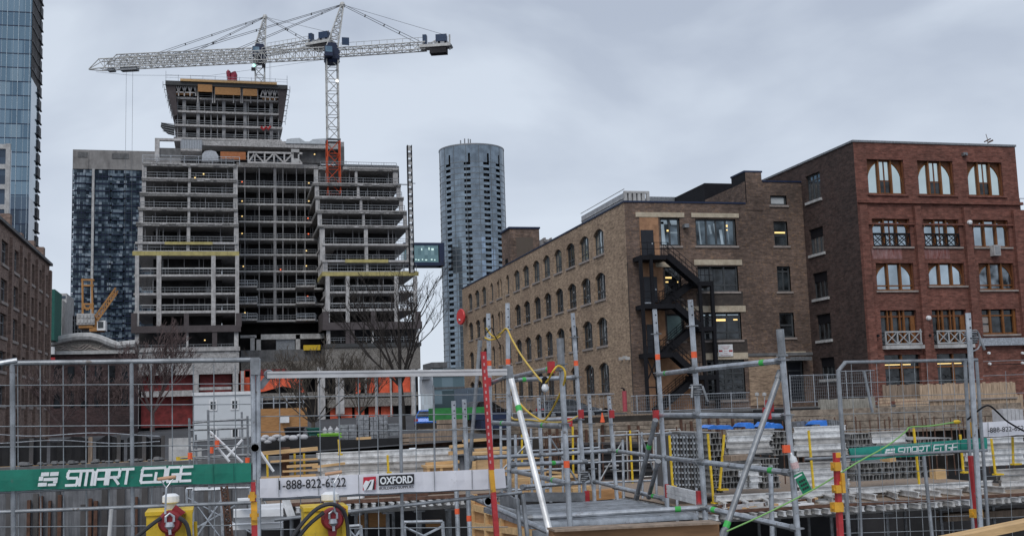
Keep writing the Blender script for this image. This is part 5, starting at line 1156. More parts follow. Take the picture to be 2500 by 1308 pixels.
hoard('stacked_planks', 'stack of weathered horizontal planks in front of the grey board fence', 'planks', [(2142,970,2180,1012), (2184,972,2272,1008)], 69.6, M['palew'], vert=False, w=.2)
b = MB(); p, q = aY(2180, 1010, 69.3), aY(2280, 1030, 69.3); b.path([(p.x, 69.3, q.z), (p.x, 69.3, p.z-.1), (p.x+.25, 69.3, p.z+.05), (q.x, 69.3, p.z+.05)], .11, 8); solo('bent_pipe', b, M['galvd'], 'grey bent pipe lying under the stacked weathered planks', 'pipe')
hoard('rubble_bank', 'dark soil bank boards at the foot of the fences on the right', 'bank', [(1930,1000,2500,1042)], 68.5, M['lagg'], vert=False, w=.35, d=.4)
b = MB(); rect(b, 1845, 1000, 2005, 1034, 70.2, .4); solo('covered_bank', b, M['dark'], 'dark sheet covered bank behind the tall scaffold post', 'bank')
# mesh fences on the street
def mesh_fence(lbl, x0, x1, yt, yb, Y, posts_, step=.16, mat='galvd', grp=None):
    p, q = aY(x0, yt, Y), aY(x1, yt, Y); zb = aY((x0+x1)/2, yb, Y).z; zt = (p.z+q.z)/2; t = thing('mesh_fence', lbl, 'fence', ((p.x+q.x)/2, Y, zb), grp)
    b = MB()
    for px in posts_: X = aY(px, yb, Y).x; pb = MB(); pb.tube((X, Y, zb-.2), (X, Y, zt+.06), .04, 6); part(t, 'post', pb, M['galv'])
    for z in (zt, zb+.12): b.tube((p.x, Y, z), (q.x, Y, z), .03, 5)
    part(t, 'rail', b, M['galv'])
    b = MB(); X = p.x
    while X < q.x: b.box(X-.008, Y-.008, zb+.1, X+.008, Y+.008, zt); X += step
    z = zb+.1
    while z < zt: b.box(p.x, Y-.008, z-.008, q.x, Y+.008, z+.008); z += step*1.4
    part(t, 'mesh', b, M[mat]); return t
mesh_fence('low grey mesh fence across the foot of the fire stair', 1540, 1830, 962, 1004, 73.2, (1556, 1636, 1787), grp='street mesh fences')
mesh_fence('grey mesh fence in front of the black entrance door', 1930, 2052, 915, 984, 73.0, (1932, 1990, 2024), grp='street mesh fences')
mesh_fence('tall grey mesh fence in front of the dark red side wall', 2050, 2135, 905, 985, 72.0, (2070, 2130), grp='street mesh fences')
mesh_fence('faint mesh fence beside the tan long wall', 1210, 1500, 965, 1010, 73.5, (1250, 1330, 1440), step=.3, grp='street mesh fences')
t = thing('red_standpipe', 'red standpipe on the pavement by the corner of the tan warehouse', 'standpipe', tuple(aY(1524, 1004, 80)))
p, q = aY(1524, 954, 80), aY(1524, 1004, 80); b = MB(); b.tube((p.x,80,q.z), (p.x,80,p.z), .17, 10); part(t, 'pipe', b, plain('faded_red', (.40,.07,.09), .6)); b = MB(); b.tube((p.x,80,p.z), (p.x-.05,80,p.z+.2), .07, 6); b.tube((p.x-.05,80,p.z+.2), (p.x-.25,80,p.z+.22), .04, 6); part(t, 'valve', b, M['black'])
b = MB()
for px in (1848, 1866): p = aY(px, 962, 78); b.lathe([(.05,-.02),(.16,0),(.16,.2),(.05,.24)], V((p.x, 78, p.z-.1)), 8); b.tube((p.x,78,.8), (p.x,78,p.z-.1), .04, 5)
solo('twin_floodlight', b, M['concl'], 'pair of small white floodlights on posts beside the entrance door', 'floodlight')
# cars on the street
def car(lbl, loc, rz, col, L=4.3, W_=1.78, H=1.47):
    t = thing('parked_car', lbl, 'car', loc); mat = plain('car_paint', col, .25, .1, var=.06, spec=.6)
    b = MB(); sec = [(-L/2,.35,.62,.80),(-L/2+.12,.28,.86,.92),(-L/2+.8,.25,.93,.98),(-.3,.24,.95,1.0),(.9,.24,.94,1.0),(L/2-.6,.26,.82,.96),(L/2-.1,.32,.68,.88),(L/2,.4,.58,.74)]
    ring = []
    for x, zb, zt, w in sec:
        h = W_/2*w; ring.append([(x,-h*.9,zb),(x,-h,zb+.18),(x,-h,zt-.16),(x,-h*.88,zt),(x,h*.88,zt),(x,h,zt-.16),(x,h,zb+.18),(x,h*.9,zb)])
    fs = [(i*8+k, i*8+(k+1)%8, (i+1)*8+(k+1)%8, (i+1)*8+k) for i in range(len(ring)-1) for k in range(8)]
    b.add([p for r in ring for p in r], fs+[tuple(range(7,-1,-1)), tuple(range(len(ring)*8-8, len(ring)*8))])
    cab = [(-L/2+.22,.90),(-L/2+.75,H-.06),(-.7,H),(.1,H-.03),(L/2-1.15,.93)]; w0, w1 = W_/2*.9, W_/2*.70
    rt = [(x, -w0 if i in (0, 4) else -w1, z) for i, (x, z) in enumerate(cab)]+[(x, w0 if i in (0, 4) else w1, z) for i, (x, z) in enumerate(cab)]
    rf = MB(); rf.add(rt, [(0,1,6,5),(1,2,7,6),(2,3,8,7),(3,4,9,8),(0,4,3,2,1),(5,6,7,8,9)])
    c_, s_ = math.cos(rz), math.sin(rz)
    def place(m): m.v = [(loc[0]+x*c_-y*s_, loc[1]+x*s_+y*c_, loc[2]+z) for x, y, z in m.v]; return m
    body = part(t, 'body', place(b), mat, smooth=False); part(t, 'roof', place(rf), mat)
    g = MB()
    g.quad((cab[0][0]+.05,-w0*.86,.96),(cab[0][0]+.05,w0*.86,.96),(cab[1][0]-.05,w1*.86,H-.12),(cab[1][0]-.05,-w1*.86,H-.12)); g.v = [(x-.03, y, z+.02) for x, y, z in g.v]
    part(t, 'rear_window', place(g), M['gdark'])
    g = MB(); g.quad((cab[4][0]-.06,-w0*.86,.98),(cab[4][0]-.06,w0*.86,.98),(cab[3][0]+.08,w1*.86,H-.1),(cab[3][0]+.08,-w1*.86,H-.1)); g.v = [(x+.05, y, z+.03) for x, y, z in g.v]; part(t, 'windscreen', place(g), M['gdark'])
    for s in (-1, 1):
        g = MB(); a = s*(w0+.012); c = s*(w1+.03); g.add([(-L/2+.6,a,.98),(L/2-1.35,a,.98),(.05,c,H-.1),(-.7,c,H-.07),(-L/2+.95,c,H-.12)], [(0,1,2,3,4)]); part(t, 'side_window', place(g), M['gdark'])
        g = MB(); g.box(-L/2-.02, s*W_*.32, .66, -L/2+.2, s*W_*.46, .84); part(t, 'tail_light', place(g), M['red'])
        g = MB(); g.box(L/2-.25, s*W_*.28, .56, L/2-.04, s*W_*.42, .72); part(t, 'headlight', place(g), M['concl'])
        for x in (-L/2+.8, L/2-.85):
            g = MB(); g.lathe([(.24,-.11),(.31,-.09),(.31,.09),(.24,.11)], V((x, s*(W_/2-.1), .31)), 16, 0, 'y'); w = part(t, 'wheel', place(g), M['black']); g = MB(); g.lathe([(.05,-.125),(.19,-.12),(.19,.12),(.05,.125)], V((x, s*(W_/2-.1), .31)), 12, 0, 'y'); part(w, 'rim', place(g), M['galvd'])
    return t
p = aY(1050, 1048, 84); car('bright blue hatchback parked beyond the bare tree trunk', (p.x, 84, p.z), 1.25, (.02,.13,.50))
p = aY(1400, 1014, 79); car('dark grey car parked along the tan warehouse behind the black barrier', (p.x, 80, p.z-.25), .02, (.05,.055,.065), 4.6)
p = aY(1325, 1012, 84); car('black car parked behind the dark grey car', (p.x-4, 86, p.z-.3), .6, (.015,.015,.018), 4.4)
# containers, trailers and piles in the middle distance
def boxes(name, lbl, cat, rects, mat, grp=None, loc=None):
    b = MB()
    for x0, y0, x1, y1, Y, d in rects: rect(b, x0, y0, x1, y1, Y, d)
    return solo(name, b, mat, lbl, cat, grp)
t = thing('site_office', 'pale grey two storey site office cabin with small square windows', 'cabin', tuple(aY(540, 1085, 90)))
M['cabin'] = plain('cabin_grey', (.60,.63,.66), .55, var=.06, scale=.6)
b = MB(); rect(b, 472, 962, 613, 1022, 90, 2.6); part(t, 'upper_cabin', b, M['cabin']); b = MB(); rect(b, 474, 1024, 613, 1092, 90.1, 2.6); part(t, 'lower_cabin', b, M['cabin'])
b = MB(); rect(b, 470, 958, 614, 962, 89.9, 2.8); rect(b, 472, 1021.5, 613, 1024.5, 90.05, 2.5); part(t, 'roof_edge', b, M['white'])
for x, y in ((520,989),(573,987),(520,1054),(574,1056)):
    b = MB(); rect(b, x-10, y-13, x+10, y+13, 89.94, .05); w = part(t, 'window', b, M['white']); b = MB(); rect(b, x-6, y-9, x+6, y+9, 89.92, .015); part(w, 'pane', b, M['gdark'])
    b = MB(); rect(b, x-.6, y-9, x+.6, y+9, 89.90, .015); part(w, 'glazing_bar', b, M['white'])
boxes('steel_container', 'blue grey steel container against the far end of the tan long wall', 'container', [(1141,946,1196,1004,100,6)], plain('container_blue', (.13,.17,.22), .6))
b = MB()
for k in range(13): rect(b, 1143+4*k, 948, 1145+4*k, 1002, 99.93, .06)
part(bpy.data.objects['steel_container'], 'corrugation', b, plain('container_rib', (.10,.135,.18), .6))
boxes('green_skip', 'green skip container near the blue car', 'skip', [(1062,996,1200,1006,72,2.4), (1062,1008,1200,1022,71.9,2.4)], plain('skip_green', (.03,.20,.05), .6))
boxes('navy_skip', 'dark navy skip beside the red prop', 'skip', [(1160,1008,1245,1022,70,2), (1175,1026,1240,1044,69,2)], M['navy'])
hoard('plywood_hoarding', 'orange plywood hoarding with a white notice behind the black sheet wall', 'hoarding', [(628,996,752,1012), (628,1016,752,1040), (628,1042,700,1062)], 66, M['ply'], vert=False, w=.6)
b = MB(); rect(b, 683, 1017, 706, 1031, 65.8, .06); solo('hoarding_notice', b, M['white'], 'white notice on the orange plywood hoarding', 'sign')
mesh_fence('grey tube guard fence above the orange plywood hoarding', 630, 745, 968, 988, 66.5, (640, 668, 700, 740), step=.5)
hoard('dark_sheet_hoarding', 'black sheeted low wall carrying bags and bins', 'wall', [(636,1074,830,1112), (830,1074,1000,1108)], 46.5, M['dark'], w=1.6, d=.3)
hoard('plank_barrier', 'weathered horizontal plank barrier right of the tree trunk', 'barrier', [(978,1056,1130,1084), (1065,1022,1135,1056)], 46.2, M['oldwood'], vert=False, w=.16)
b = MB(); b.bar(aY(980, 1089, 45.9), aY(1240, 1074, 45.9), .12, .16); solo('red_steel_girder', b, M['rust'], 'dull red steel beam running below the plank barrier', 'beam')
M['bag'] = plain('white_sack', (.46,.46,.48), .7, var=.2, scale=5, bump=.6, fine=8)
for i, (x, y, w, h) in enumerate(((641,1077,20,10),(664,1076,24,11),(688,1077,22,12),(716,1074,24,12),(742,1072,20,12),(648,1070,18,9),(676,1069,24,9),(730,1066,12,7),(654,1082,20,9),(700,1070,18,8))):
    p = aY(x, y, 46); r = w*46/2771/2; hh = h*46/2771; b = MB(); b.lathe([(r*.6,0),(r,hh*.35),(r*.9,hh*.75),(r*.35,hh)], p, 10); b.v = [(q[0], p.y+(q[1]-p.y)*.6, q[2]) for q in b.v]
    solo('sack', b, M['bag'], 'bulging white sack lying on the black sheet wall', 'sack', 'white sacks on the black sheet wall', smooth=True)
for x0, x1, y0, y1, l, m in ((696,742,1044,1060,'black lidded bin left of the dark green bin','black'), (752,782,1044,1062,'dark green lidded bin beside the lime green bin','net'), (776,832,1058,1074,'lime green bin with white jugs on top','lime'), (950,974,1034,1062,'dull grey bin at the right end of the wrapped pallets','galvd')):
    if m == 'lime': M['lime'] = plain('lime_paint', (.22,.50,.05), .5, var=.12)
    p, q = aY(x0, y0, 47), aY(x1, y1, 47); t = thing('bin', l, 'bin', ((p.x+q.x)/2, 47, q.z)); b = MB(); b.prism([(p.x+.04,47,q.z),(q.x-.04,47,q.z),(q.x,47,p.z-.06),(p.x,47,p.z-.06)], (0,.7,0)); part(t, 'bin_body', b, M[m]); b = MB(); b.box(p.x-.03, 46.96, p.z-.055, q.x+.03, 47.75, p.z); part(t, 'lid', b, M[m]); b = MB(); b.box(p.x-.05, 46.94, (p.z+q.z)/2-.03, q.x+.05, 46.99, (p.z+q.z)/2+.03); part(t, 'side_rim', b, M[m])
for x, y, l in ((793,1056,'leftmost white jug on the lime green bin'), (807,1054,'middle white jug on the lime green bin'), (823,1055,'rightmost white jug, taller, beside the wrapped pallets')):
    p = aY(x, y, 47.1); b = MB(); b.lathe([(.09,-.12),(.1,0),(.1,.13),(.035,.19),(.035,.24)], p, 10); solo('jug', b, M['bag'], l, 'jug')
for x0, x1, y0, y1, l in ((830,872,1036,1078,'dark patterned pallet load behind the lime bin'), (874,902,1014,1070,'tall grey wrapped pallet load next to the orange sheet'), (903,922,1016,1072,'narrow grey wrapped pallet load between two others'), (925,948,1014,1070,'pale wrapped pallet load right of the narrow one')):
    p, q = aY(x0, y0, 48), aY(x1, y1, 48); t = thing('pallet_load', l, 'pallet load', ((p.x+q.x)/2, 48, q.z-.12)); b = MB(); n = 5; 
    for i in range(n):
        for j in range(2): z0 = q.z+(p.z-q.z)*i/n; b.box(p.x+(q.x-p.x)*j/2+.01, 48+rnd.random()*.05, z0+.01, p.x+(q.x-p.x)*(j+1)/2-.01, 48.8, z0+(p.z-q.z)/n-.01)
    part(t, 'load', b, plain('wrapped_grey', (.24,.25,.27), .4, var=.6, scale=7, bump=.5, fine=10)); b = MB()
    for i in range(3): b.box(p.x+(q.x-p.x)*i/2-.04, 48, q.z-.12, p.x+(q.x-p.x)*i/2+.06, 48.9, q.z-.01)
    part(t, 'pallet', b, M['oldwood'])
# overhead service pole wires and street pole on the left
for px, yt, l in ((302,835,'weathered timber pole behind the left bare tree'),):
    pass
# ------------------------------------------------------------------ bare trees
def tree(lbl, px, ybase, Y, H, spread, trunk, seed, mat, fork=.25, depth=5, lean=0, dens=1.0, nmain=7, twig=.012):
    R = random.Random(seed); base = aY(px, ybase, Y); t = thing('bare_tree', lbl, 'tree', tuple(base)); tr = MB(); cr = MB()
    def curve(mb, p, d, L, r0, r1, n, up):
        pts = [p]; rs = [r0]
        for i in range(n):
            d = (d+V((R.uniform(-.12,.12), R.uniform(-.12,.12), up+R.uniform(-.05,.08)))).normalized(); p = p+d*L/n; pts.append(p); rs.append(r0+(r1-r0)*(i+1)/n)
        mb.path(pts, rs, 5 if r0 > .04 else 3); return pts, d
    def grow(p, d, L, r, lev):
        pts, de = curve(cr, p, d, L, r, max(twig, r*.5), 4 if lev < 3 else 3, .09)
        if lev >= depth: return
        k = max(2, int((4 if lev < 3 else 3)*dens+R.random()))
        for i in range(k):
            f = R.uniform(.3, 1); j = min(len(pts)-2, int(f*(len(pts)-1))); q = pts[j]+(pts[j+1]-pts[j])*(f*(len(pts)-1)-j)
            ax = V((R.uniform(-1,1), R.uniform(-1,1), R.uniform(-.25,.6))).normalized()
            dd = (de*.95+ax*.72).normalized(); grow(q, dd, L*R.uniform(.42,.68), max(twig, r*.52), lev+1)
    zf_ = H*fork; top = base+V((lean*fork, 0, zf_))
    tr.path([base+V((0,0,-.3)), base+V((0,0,zf_*.5)), top], [trunk*1.25, trunk, trunk*.9], 9); part(t, 'trunk', tr, mat)
    for i in range(nmain):
        a = 2*math.pi*i/nmain+R.uniform(-.3,.3); sp = spread*R.uniform(.35, 1); h = (H-zf_)*R.uniform(.5, .78)
        d = V((math.cos(a)*sp+lean*.3, math.sin(a)*sp*.7, h)); grow(top-V((0,0,R.uniform(0,zf_*.25))), d.normalized(), d.length*.8, trunk*R.uniform(.35,.55), 1)
    part(t, 'crown', cr, mat); return t
M['bark'] = plain('dark_bark', (.030,.025,.023), .9, var=.4, scale=6)
M['barkr'] = plain('reddish_twigs', (.11,.078,.076), .9, var=.35, scale=3)
M['barkb'] = plain('brown_twigs', (.075,.062,.05), .9, var=.35, scale=3)
tree('tall bare tree with dark spreading branches in front of the right wing', 984, 1052, 74, 10.6, 4.6, .17, 3, M['bark'], .32, 5, lean=-.5, dens=.86, nmain=11, twig=.009)
tree('reddish bare tree in front of the left wing', 372, 1040, 66, 5.3, 2.5, .11, 5, M['barkr'], .16, 5, dens=1.1, nmain=9, twig=.009)
tree('small low bare tree behind the sacks and bins', 765, 1052, 56, 3.8, 3.2, .1, 8, M['barkb'], .12, 5, dens=1.0, nmain=7, twig=.01)
tree('brown bare tree beside the brick warehouse', 150, 1052, 88, 3.7, 3.4, .1, 12, M['barkr'], .12, 5, dens=1.2, nmain=8, twig=.012)
tree('thin bare tree between the warehouse and the reddish tree', 262, 1050, 92, 3.7, 3.4, .1, 15, M['barkr'], .12, 5, dens=1.2, nmain=8, twig=.012)
tree('faint grey bare tree before the blind wall of the right wing', 880, 1040, 120, 7.4, 5, .13, 21, M['barkb'], .2, 5, dens=1.0, nmain=7, twig=.014)
# ================================================================== formwork decks on shores in the pit
def deck(lbl, X0, X1, zt, n, Y0=28.0, Y1=42.0):
    t = thing('formwork_deck', lbl, 'formwork', ((X0+X1)/2, Y0, PF))
    b = MB(); b.box(X0, Y0+.1, zt-.02, X1, Y1, zt); part(t, 'plywood_sheet', b, M['oldwood'])
    b = MB(); b.box(X0, Y0+.02, zt-.05, X1, Y0+.095, zt+.03); part(t, 'edge_strip', b, M['rust'])
    for k in range(n):
        X = X0+.1+(X1-X0-.2)*(k+rnd.uniform(-.12, .12))/(n-1); b = MB(); e = rnd.uniform(0, .25)
        b.box(X-.05, Y0-.15-e, zt-.19, X+.05, Y1-1, zt-.165); b.box(X-.05, Y0-.15-e, zt-.075, X+.05, Y1-1, zt-.055); b.box(X-.035, Y0-.14-e, zt-.165, X+.035, Y1-1, zt-.075); part(t, 'joist', b, M['alu' if rnd.random() < .6 else 'alud'])
    for yy in (Y0+1, Y0+5.5, Y0+10): b = MB(); b.box(X0, yy, zt-.38, X1, yy+.14, zt-.2); part(t, 'bearer', b, M['alud'])
    for k in range(7):
        for yy in (Y0+1.07, Y0+5.57):
            X = X0+.6+(X1-X0-1.2)*k/6; b = MB(); b.tube((X, yy, PF), (X, yy, zt-.38), .05, 6); b.box(X-.14, yy-.14, zt-.42, X+.14, yy+.14, zt-.381); part(t, 'shore', b, M['galvd'])
    return t
zL, zR = aY(1000, 1226, 28).z+.1, aY(2100, 1238, 28).z+.1
XL0, XL1 = aY(655, 1240, 28).x, aY(1250, 1210, 28).x
deck('aluminium joist formwork deck carrying lumber and beams in the middle of the pit', XL0, XL1, zL, 30)
XR0, XR1 = aY(1735, 1262, 28).x, 24.0
deck('wide aluminium joist formwork deck loaded with beam stacks on the right', XR0, XR1, zR, 44)
b = MB(); b.box(XL0-.2, 42.3, PF, 62, 42.5, min(zL, zR)-.25); o = solo('under_deck_backing', b, M['inner'], 'near-black backing sheet added to keep the space under the decks dark', 'dark backing')  # near-black sheet added where there is only shade below the decks
# ------------------------------------------------------------------ beams
def I(b, L, h=.165, w=.105, along='x', fl=.022, wb=.022):
    for z0, z1, ww in ((0, fl, w), (h-fl, h, w), (fl, h-fl, wb)): b.box(0, -ww/2, z0, L, ww/2, z1)
pb = MB(); I(pb, 1.0); PROTO = {}; pe = MB(); I(pe, 1.0, fl=.014, wb=.014)
def beam(p, L, rz, label, group, mat='alu'):
    if mat not in PROTO:
        o = bpy.data.objects.new('aluminium_girder', _mesh('aluminium_girder', pe if mat == 'alue' else pb, M[mat], (0,0,0))); COL.objects.link(o); o['category'] = 'beam'; PROTO[mat] = o; LOCS[o.name] = (0,0,0); o.location = p; o['label'] = label; o['group'] = group
    else: o = dup(PROTO[mat], p, label, group)
    o.rotation_euler.z = rz; o.scale = (L, 1, 1); return o
def stack_long(x0, x1, yt, yb, Y, label, rows=1, mats=('alu', 'alud'), hh=.172):
    g = label; p, q = aY(x0, yt, Y), aY(x1, yt, Y); zb = aY((x0+x1)/2, yb, Y).z; n = max(1, round(((p.z+q.z)/2-zb)/hh))
    for i in range(n):
        for r in range(rows): j = rnd.uniform(-.06, .1); beam((p.x+j, Y+r*.13, zb+i*hh), q.x-p.x+rnd.uniform(-.08, .08), 0, label, g, rnd.choice(mats))
def stack_ends(x0, x1, yt, yb, Y, label, L=3.0, hh=.17, ww=.112, mats=('alue',)):
    g = label; p, q = aY(x0, yt, Y), aY(x1, yt, Y); zb = aY((x0+x1)/2, yb, Y).z; n = max(1, round(((p.z+q.z)/2-zb)/hh)); m = max(1, round((q.x-p.x)/ww))
    for i in range(n):
        for k in range(m): beam((p.x+(k+.5)*ww+rnd.uniform(-.01, .01), Y+rnd.uniform(-.06, .1), zb+i*hh), L, math.pi/2, label, g, rnd.choice(mats))
A_ = 'aluminium beam in the '
stack_long(778, 1098, 1098, 1172, 33, A_+'long stack behind the white phone number banner', 3)
stack_long(962, 1110, 1110, 1168, 32.6, A_+'shorter pile in front of the long stack behind the white banner', 1)
stack_ends(1728, 1762, 1058, 1204, 30, A_+'upright block of beam ends beside the ribbed steel panels')
stack_long(1773, 1882, 1046, 1106, 30.3, A_+'bundle left of the first group of high beam ends', 2)
stack_ends(1884, 1934, 1050, 1110, 30.2, A_+'high block of beam ends behind the tall scaffold post')
stack_ends(1742, 1832, 1142, 1192, 30, A_+'low block of beam ends at the foot of the yellow brackets')
stack_long(1800, 1848, 1130, 1192, 30.1, A_+'short bundle between the two low blocks of beam ends', 2)
stack_ends(1850, 1906, 1124, 1192, 30.05, A_+'second low block of beam ends left of the tall scaffold post')
stack_long(1938, 2062, 1046, 1112, 30.3, A_+'high bundle right of the tall scaffold post', 2)
stack_long(1942, 2068, 1124, 1200, 30.2, A_+'lower bundle right of the tall scaffold post', 2)
stack_ends(2070, 2126, 1052, 1100, 30.2, A_+'high block of beam ends above the green banner')
stack_long(2130, 2214, 1048, 1094, 30.3, A_+'high bundle above the green banner', 2)
stack_ends(2218, 2330, 1064, 1112, 30.2, A_+'wide block of beam ends behind the banner lettering', 2.5)
stack_ends(2082, 2262, 1130, 1170, 30, A_+'dark low row of beam ends below the green banner', 2.5)
stack_long(2355, 2498, 1074, 1136, 31, A_+'high bundle at the right edge under the white banner', 2)
stack_long(2436, 2530, 1138, 1200, 29.6, A_+'low bundle at the right edge of the deck', 2)
stack_long(1746, 2050, 1196, 1216, 29.3, A_+'flat row lying at the front of the right deck', 2)
stack_long(2066, 2420, 1180, 1196, 29.4, A_+'flat row lying below the green banner', 2)
# scattered beams laid across the right deck edge
for k in range(14):
    px = 1760+52*k; p = aY(px, 1236-.05*(px-1760), 28.6); beam((p.x, 28.3, zR+.035), 1.2+rnd.random(), rnd.uniform(1.2, 1.9), 'aluminium beam lying loose across the edge of the right deck', 'loose beams on the right deck', rnd.choice(('alu', 'alud')))
# upright ribbed steel form panels
for k in range(9):
    p, q = aY(1633+8*k, 1060, 30.4), aY(1640+8*k, 1190, 30.4)
    t = thing('form_panel', 'ribbed grey steel form panel standing in the upright row left of the beam stacks', 'form panel', (p.x, 30.4, q.z), 'upright form panels')
    w = .066; b = MB(); b.box(p.x, 30.4, q.z, p.x+w, 31.6, p.z+rnd.uniform(-.05, .05)); part(t, 'panel', b, M['galvd'] if k % 3 else M['inner2'])
    for i in range(9): z = q.z+(p.z-q.z)*(i+.5)/9; b = MB(); b.box(p.x+.004, 30.33, z-.02, p.x+w-.004, 30.399, z+.03); part(t, 'rib', b, M['galv'])
def prop(x0, y0, x1, y1, Y, lbl, foot=True, w=.085, mat='yellow'):
    w *= .64
    A, B = aY(x0, y0, Y), aY(x1, y1, Y); t = thing('yellow_bracket' if mat == 'yellow' else 'steel_prop', lbl, 'bracket', tuple(B), 'yellow stacking brackets' if mat == 'yellow' else 'old steel props'); b = MB(); b.bar(A, B, w, .05); part(t, 'post', b, M[mat])
    b = MB(); b.box(B.x-.04, Y-.1, B.z-.05, B.x+(.22 if foot else .08), Y+.1, B.z-.005); part(t, 'foot', b, M[mat])
for i, (x0, y0, x1, y1, l) in enumerate(((1634,1062,1642,1184,'left of the ribbed steel form panels'), (1768,1060,1757,1192,'leaning against the upright block of beam ends'), (1728,1058,1742,1224,'dull and tall between the ribbed panels and the beam ends'), (1974,1050,1988,1208,'right of the tall scaffold post'), (2230,1040,2246,1196,'behind the end of the green banner'), (2344,1060,2352,1150,'behind the right hand fence post'), (2384,1110,2390,1180,'beside the right red prop'), (2420,1070,2430,1155,'at the right edge under the white banner'), (2472,1066,2474,1130,'farthest right under the white banner'), (1538,1050,1545,1185,'thin beside the black sheets'), (1274,1060,1275,1190,'thin behind the silver diagonal tube'), (1398,1040,1400,1185,'thin behind the bulb cable'))):
    prop(x0, y0, x1, y1, 29.5 if x0 > 1600 else 40, 'yellow steel bracket post '+l, x0 > 1700, .085 if x0 > 1600 else .1)
for x0, y0, y1, l in ((652,1108,1184,'left among the lumber'), (719,1106,1186,'centre among the lumber'), (742,1106,1184,'right among the lumber'), (827,1072,1106,'above the long beam stack'), (946,1110,1150,'in front of the long beam stack')): prop(x0, y0, x0+2, y1, 32.2, 'yellow steel bracket post '+l, False, .09)
b = MB(); p, q = aY(697, 1096, 32), aY(699, 1190, 32); b.box(p.x-.1, 32, q.z, p.x+.1, 32.15, p.z); b.box(p.x-.12, 31.98, p.z, p.x+.12, 32.2, p.z+.05); solo('rusty_post', b, M['rust'], 'rusty square steel post standing among the lumber', 'post')
# lumber on the middle deck
def plank(x0, y0, x1, y1, Y, h, lbl, grp, mat='lumber', d=.2, name='timber_plank'):
    b = MB(); b.bar(aY(x0, y0, Y), aY(x1, y1, Y), d, h); return solo(name, b, M[mat], lbl, 'plank', grp)
L_ = 'pale timber plank lying on the middle deck '
for i, (x0, y0, x1, y1, h) in enumerate(((640,1106,775,1094,.10), (632,1170,770,1160,.10), (660,1126,775,1119,.05), (700,1138,776,1133,.07), (690,1150,775,1146,.05), (762,1140,842,1130,.06), (870,1070,905,1068,.07), (860,1185,905,1180,.06), (1040,1132,1120,1126,.08), (1098,1090,1140,1086,.08), (1060,1152,1120,1146,.08), (1096,1106,1130,1102,.1))):
    plank(x0, y0, x1, y1, 31.8 if i != 6 else 34, h, L_+'among the yellow brackets and beam stacks', 'pale planks on the middle deck')
for x0, y0, x1, y1, h, l, m in ((850,1208,1112,1194,.12,'reddish plywood sheet pile on the edge of the middle deck behind the white banner','rust'), (1440,1212,1510,1206,.16,'pinkish plywood pile behind the scaffold platform','ply'), (1440,1200,1500,1196,.08,'upper pinkish plywood sheet behind the scaffold platform','ply'), (2450,1060,2500,1040,.10,'tarpaulin roll at the far right edge','concl'), (1775,1118,1826,1114,.14,'brown timber between the beam bundles','oldwood'), (2090,1112,2125,1110,.1,'dark brown timber behind the green banner','rust'), (2300,1262,2500,1248,.2,'brown timber edge below the right deck','oldwood'), (2160,1120,2175,1118,.15,'short timber block behind the green banner','lumber')):
    plank(x0, y0, x1, y1, 29.2, h, l, None, m, .5)
b = MB(); rect(b, 2284, 1146, 2312, 1168, 29.2, .3); solo('timber_block', b, M['lumber'], 'squared timber block below the green banner lettering', 'timber')
# blue tarps on top of the stacks
for x0, x1, yt, yb, l in ((1728,1790,1034,1046,'crumpled blue tarp on the bundle left of the brace'), (1820,1842,1030,1044,'small blue tarp between the two larger ones'), (1866,1912,1028,1044,'blue tarp beside the tall scaffold post'), (2002,2020,1024,1038,'small blue tarp near the pale concrete panel')):
    n = 8; b = MB(); a = [aY(x0+(x1-x0)*i/n, yb+1, 33) for i in range(n+1)]; c = [aY(x0+(x1-x0)*i/n, yt+(yb-yt)*(.5*abs(math.sin(i*1.7+x0)) if 0 < i < n else .8), 33) for i in range(n+1)]
    for i in range(n): b.add([a[i], a[i+1], c[i+1], c[i], a[i]+V((0,1,0)), a[i+1]+V((0,1,0)), c[i+1]+V((0,.8,0)), c[i]+V((0,.8,0))], [(0,1,2,3),(3,2,6,7),(4,7,6,5)])
    solo('blue_tarp', b, M['tarpb'], l, 'tarp')
for x0, x1, yt, yb, l, m in ((2022,2052,1024,1040,'grey wrapped bundle beside the small blue tarp','galvd'), (1944,1998,1026,1042,'row of grey boxes on the high bundle','galvd'), (2448,2500,996,1026,'white sheet covered heap at the right edge','bag')):
    b = MB(); p, q = aY(x0, yt, 34), aY(x1, yb, 34); n = 5
    for i in range(n): X = p.x+(q.x-p.x)*i/n; b.box(X+.01, 34, q.z, X+(q.x-p.x)/n-.01, 34.6, p.z-rnd.random()*.08)
    solo('wrapped_bundle', b, M[m], l, 'bundle')
# rebar bristles and columns of the deck behind
b = MB()
for k in range(46): X = aY(1650+18*k+rnd.random()*10, 1040, 36).x; b.tube((X, 36, zR), (X+rnd.uniform(-.05,.05), 36, aY(1900, 1022+rnd.random()*14, 36).z), .025, 4)
o = solo('rebar', b, M['rust'], 'rusty reinforcing bars bristling behind the beam stacks on the right', 'rebar'); o['kind'] = 'stuff'
b = MB()
for k in range(22): X = aY(1268+(5.5*k if k < 18 else 60*k-940)+rnd.random()*5, 1080, 50).x; b.tube((X, 50, PF), (X, 50, aY(1450, 1046+rnd.random()*40, 50).z), .035, 4)
o = solo('rebar', b, M['rust'], 'rusty bars and stakes standing in front of the lagging wall in the middle', 'rebar'); o['kind'] = 'stuff'
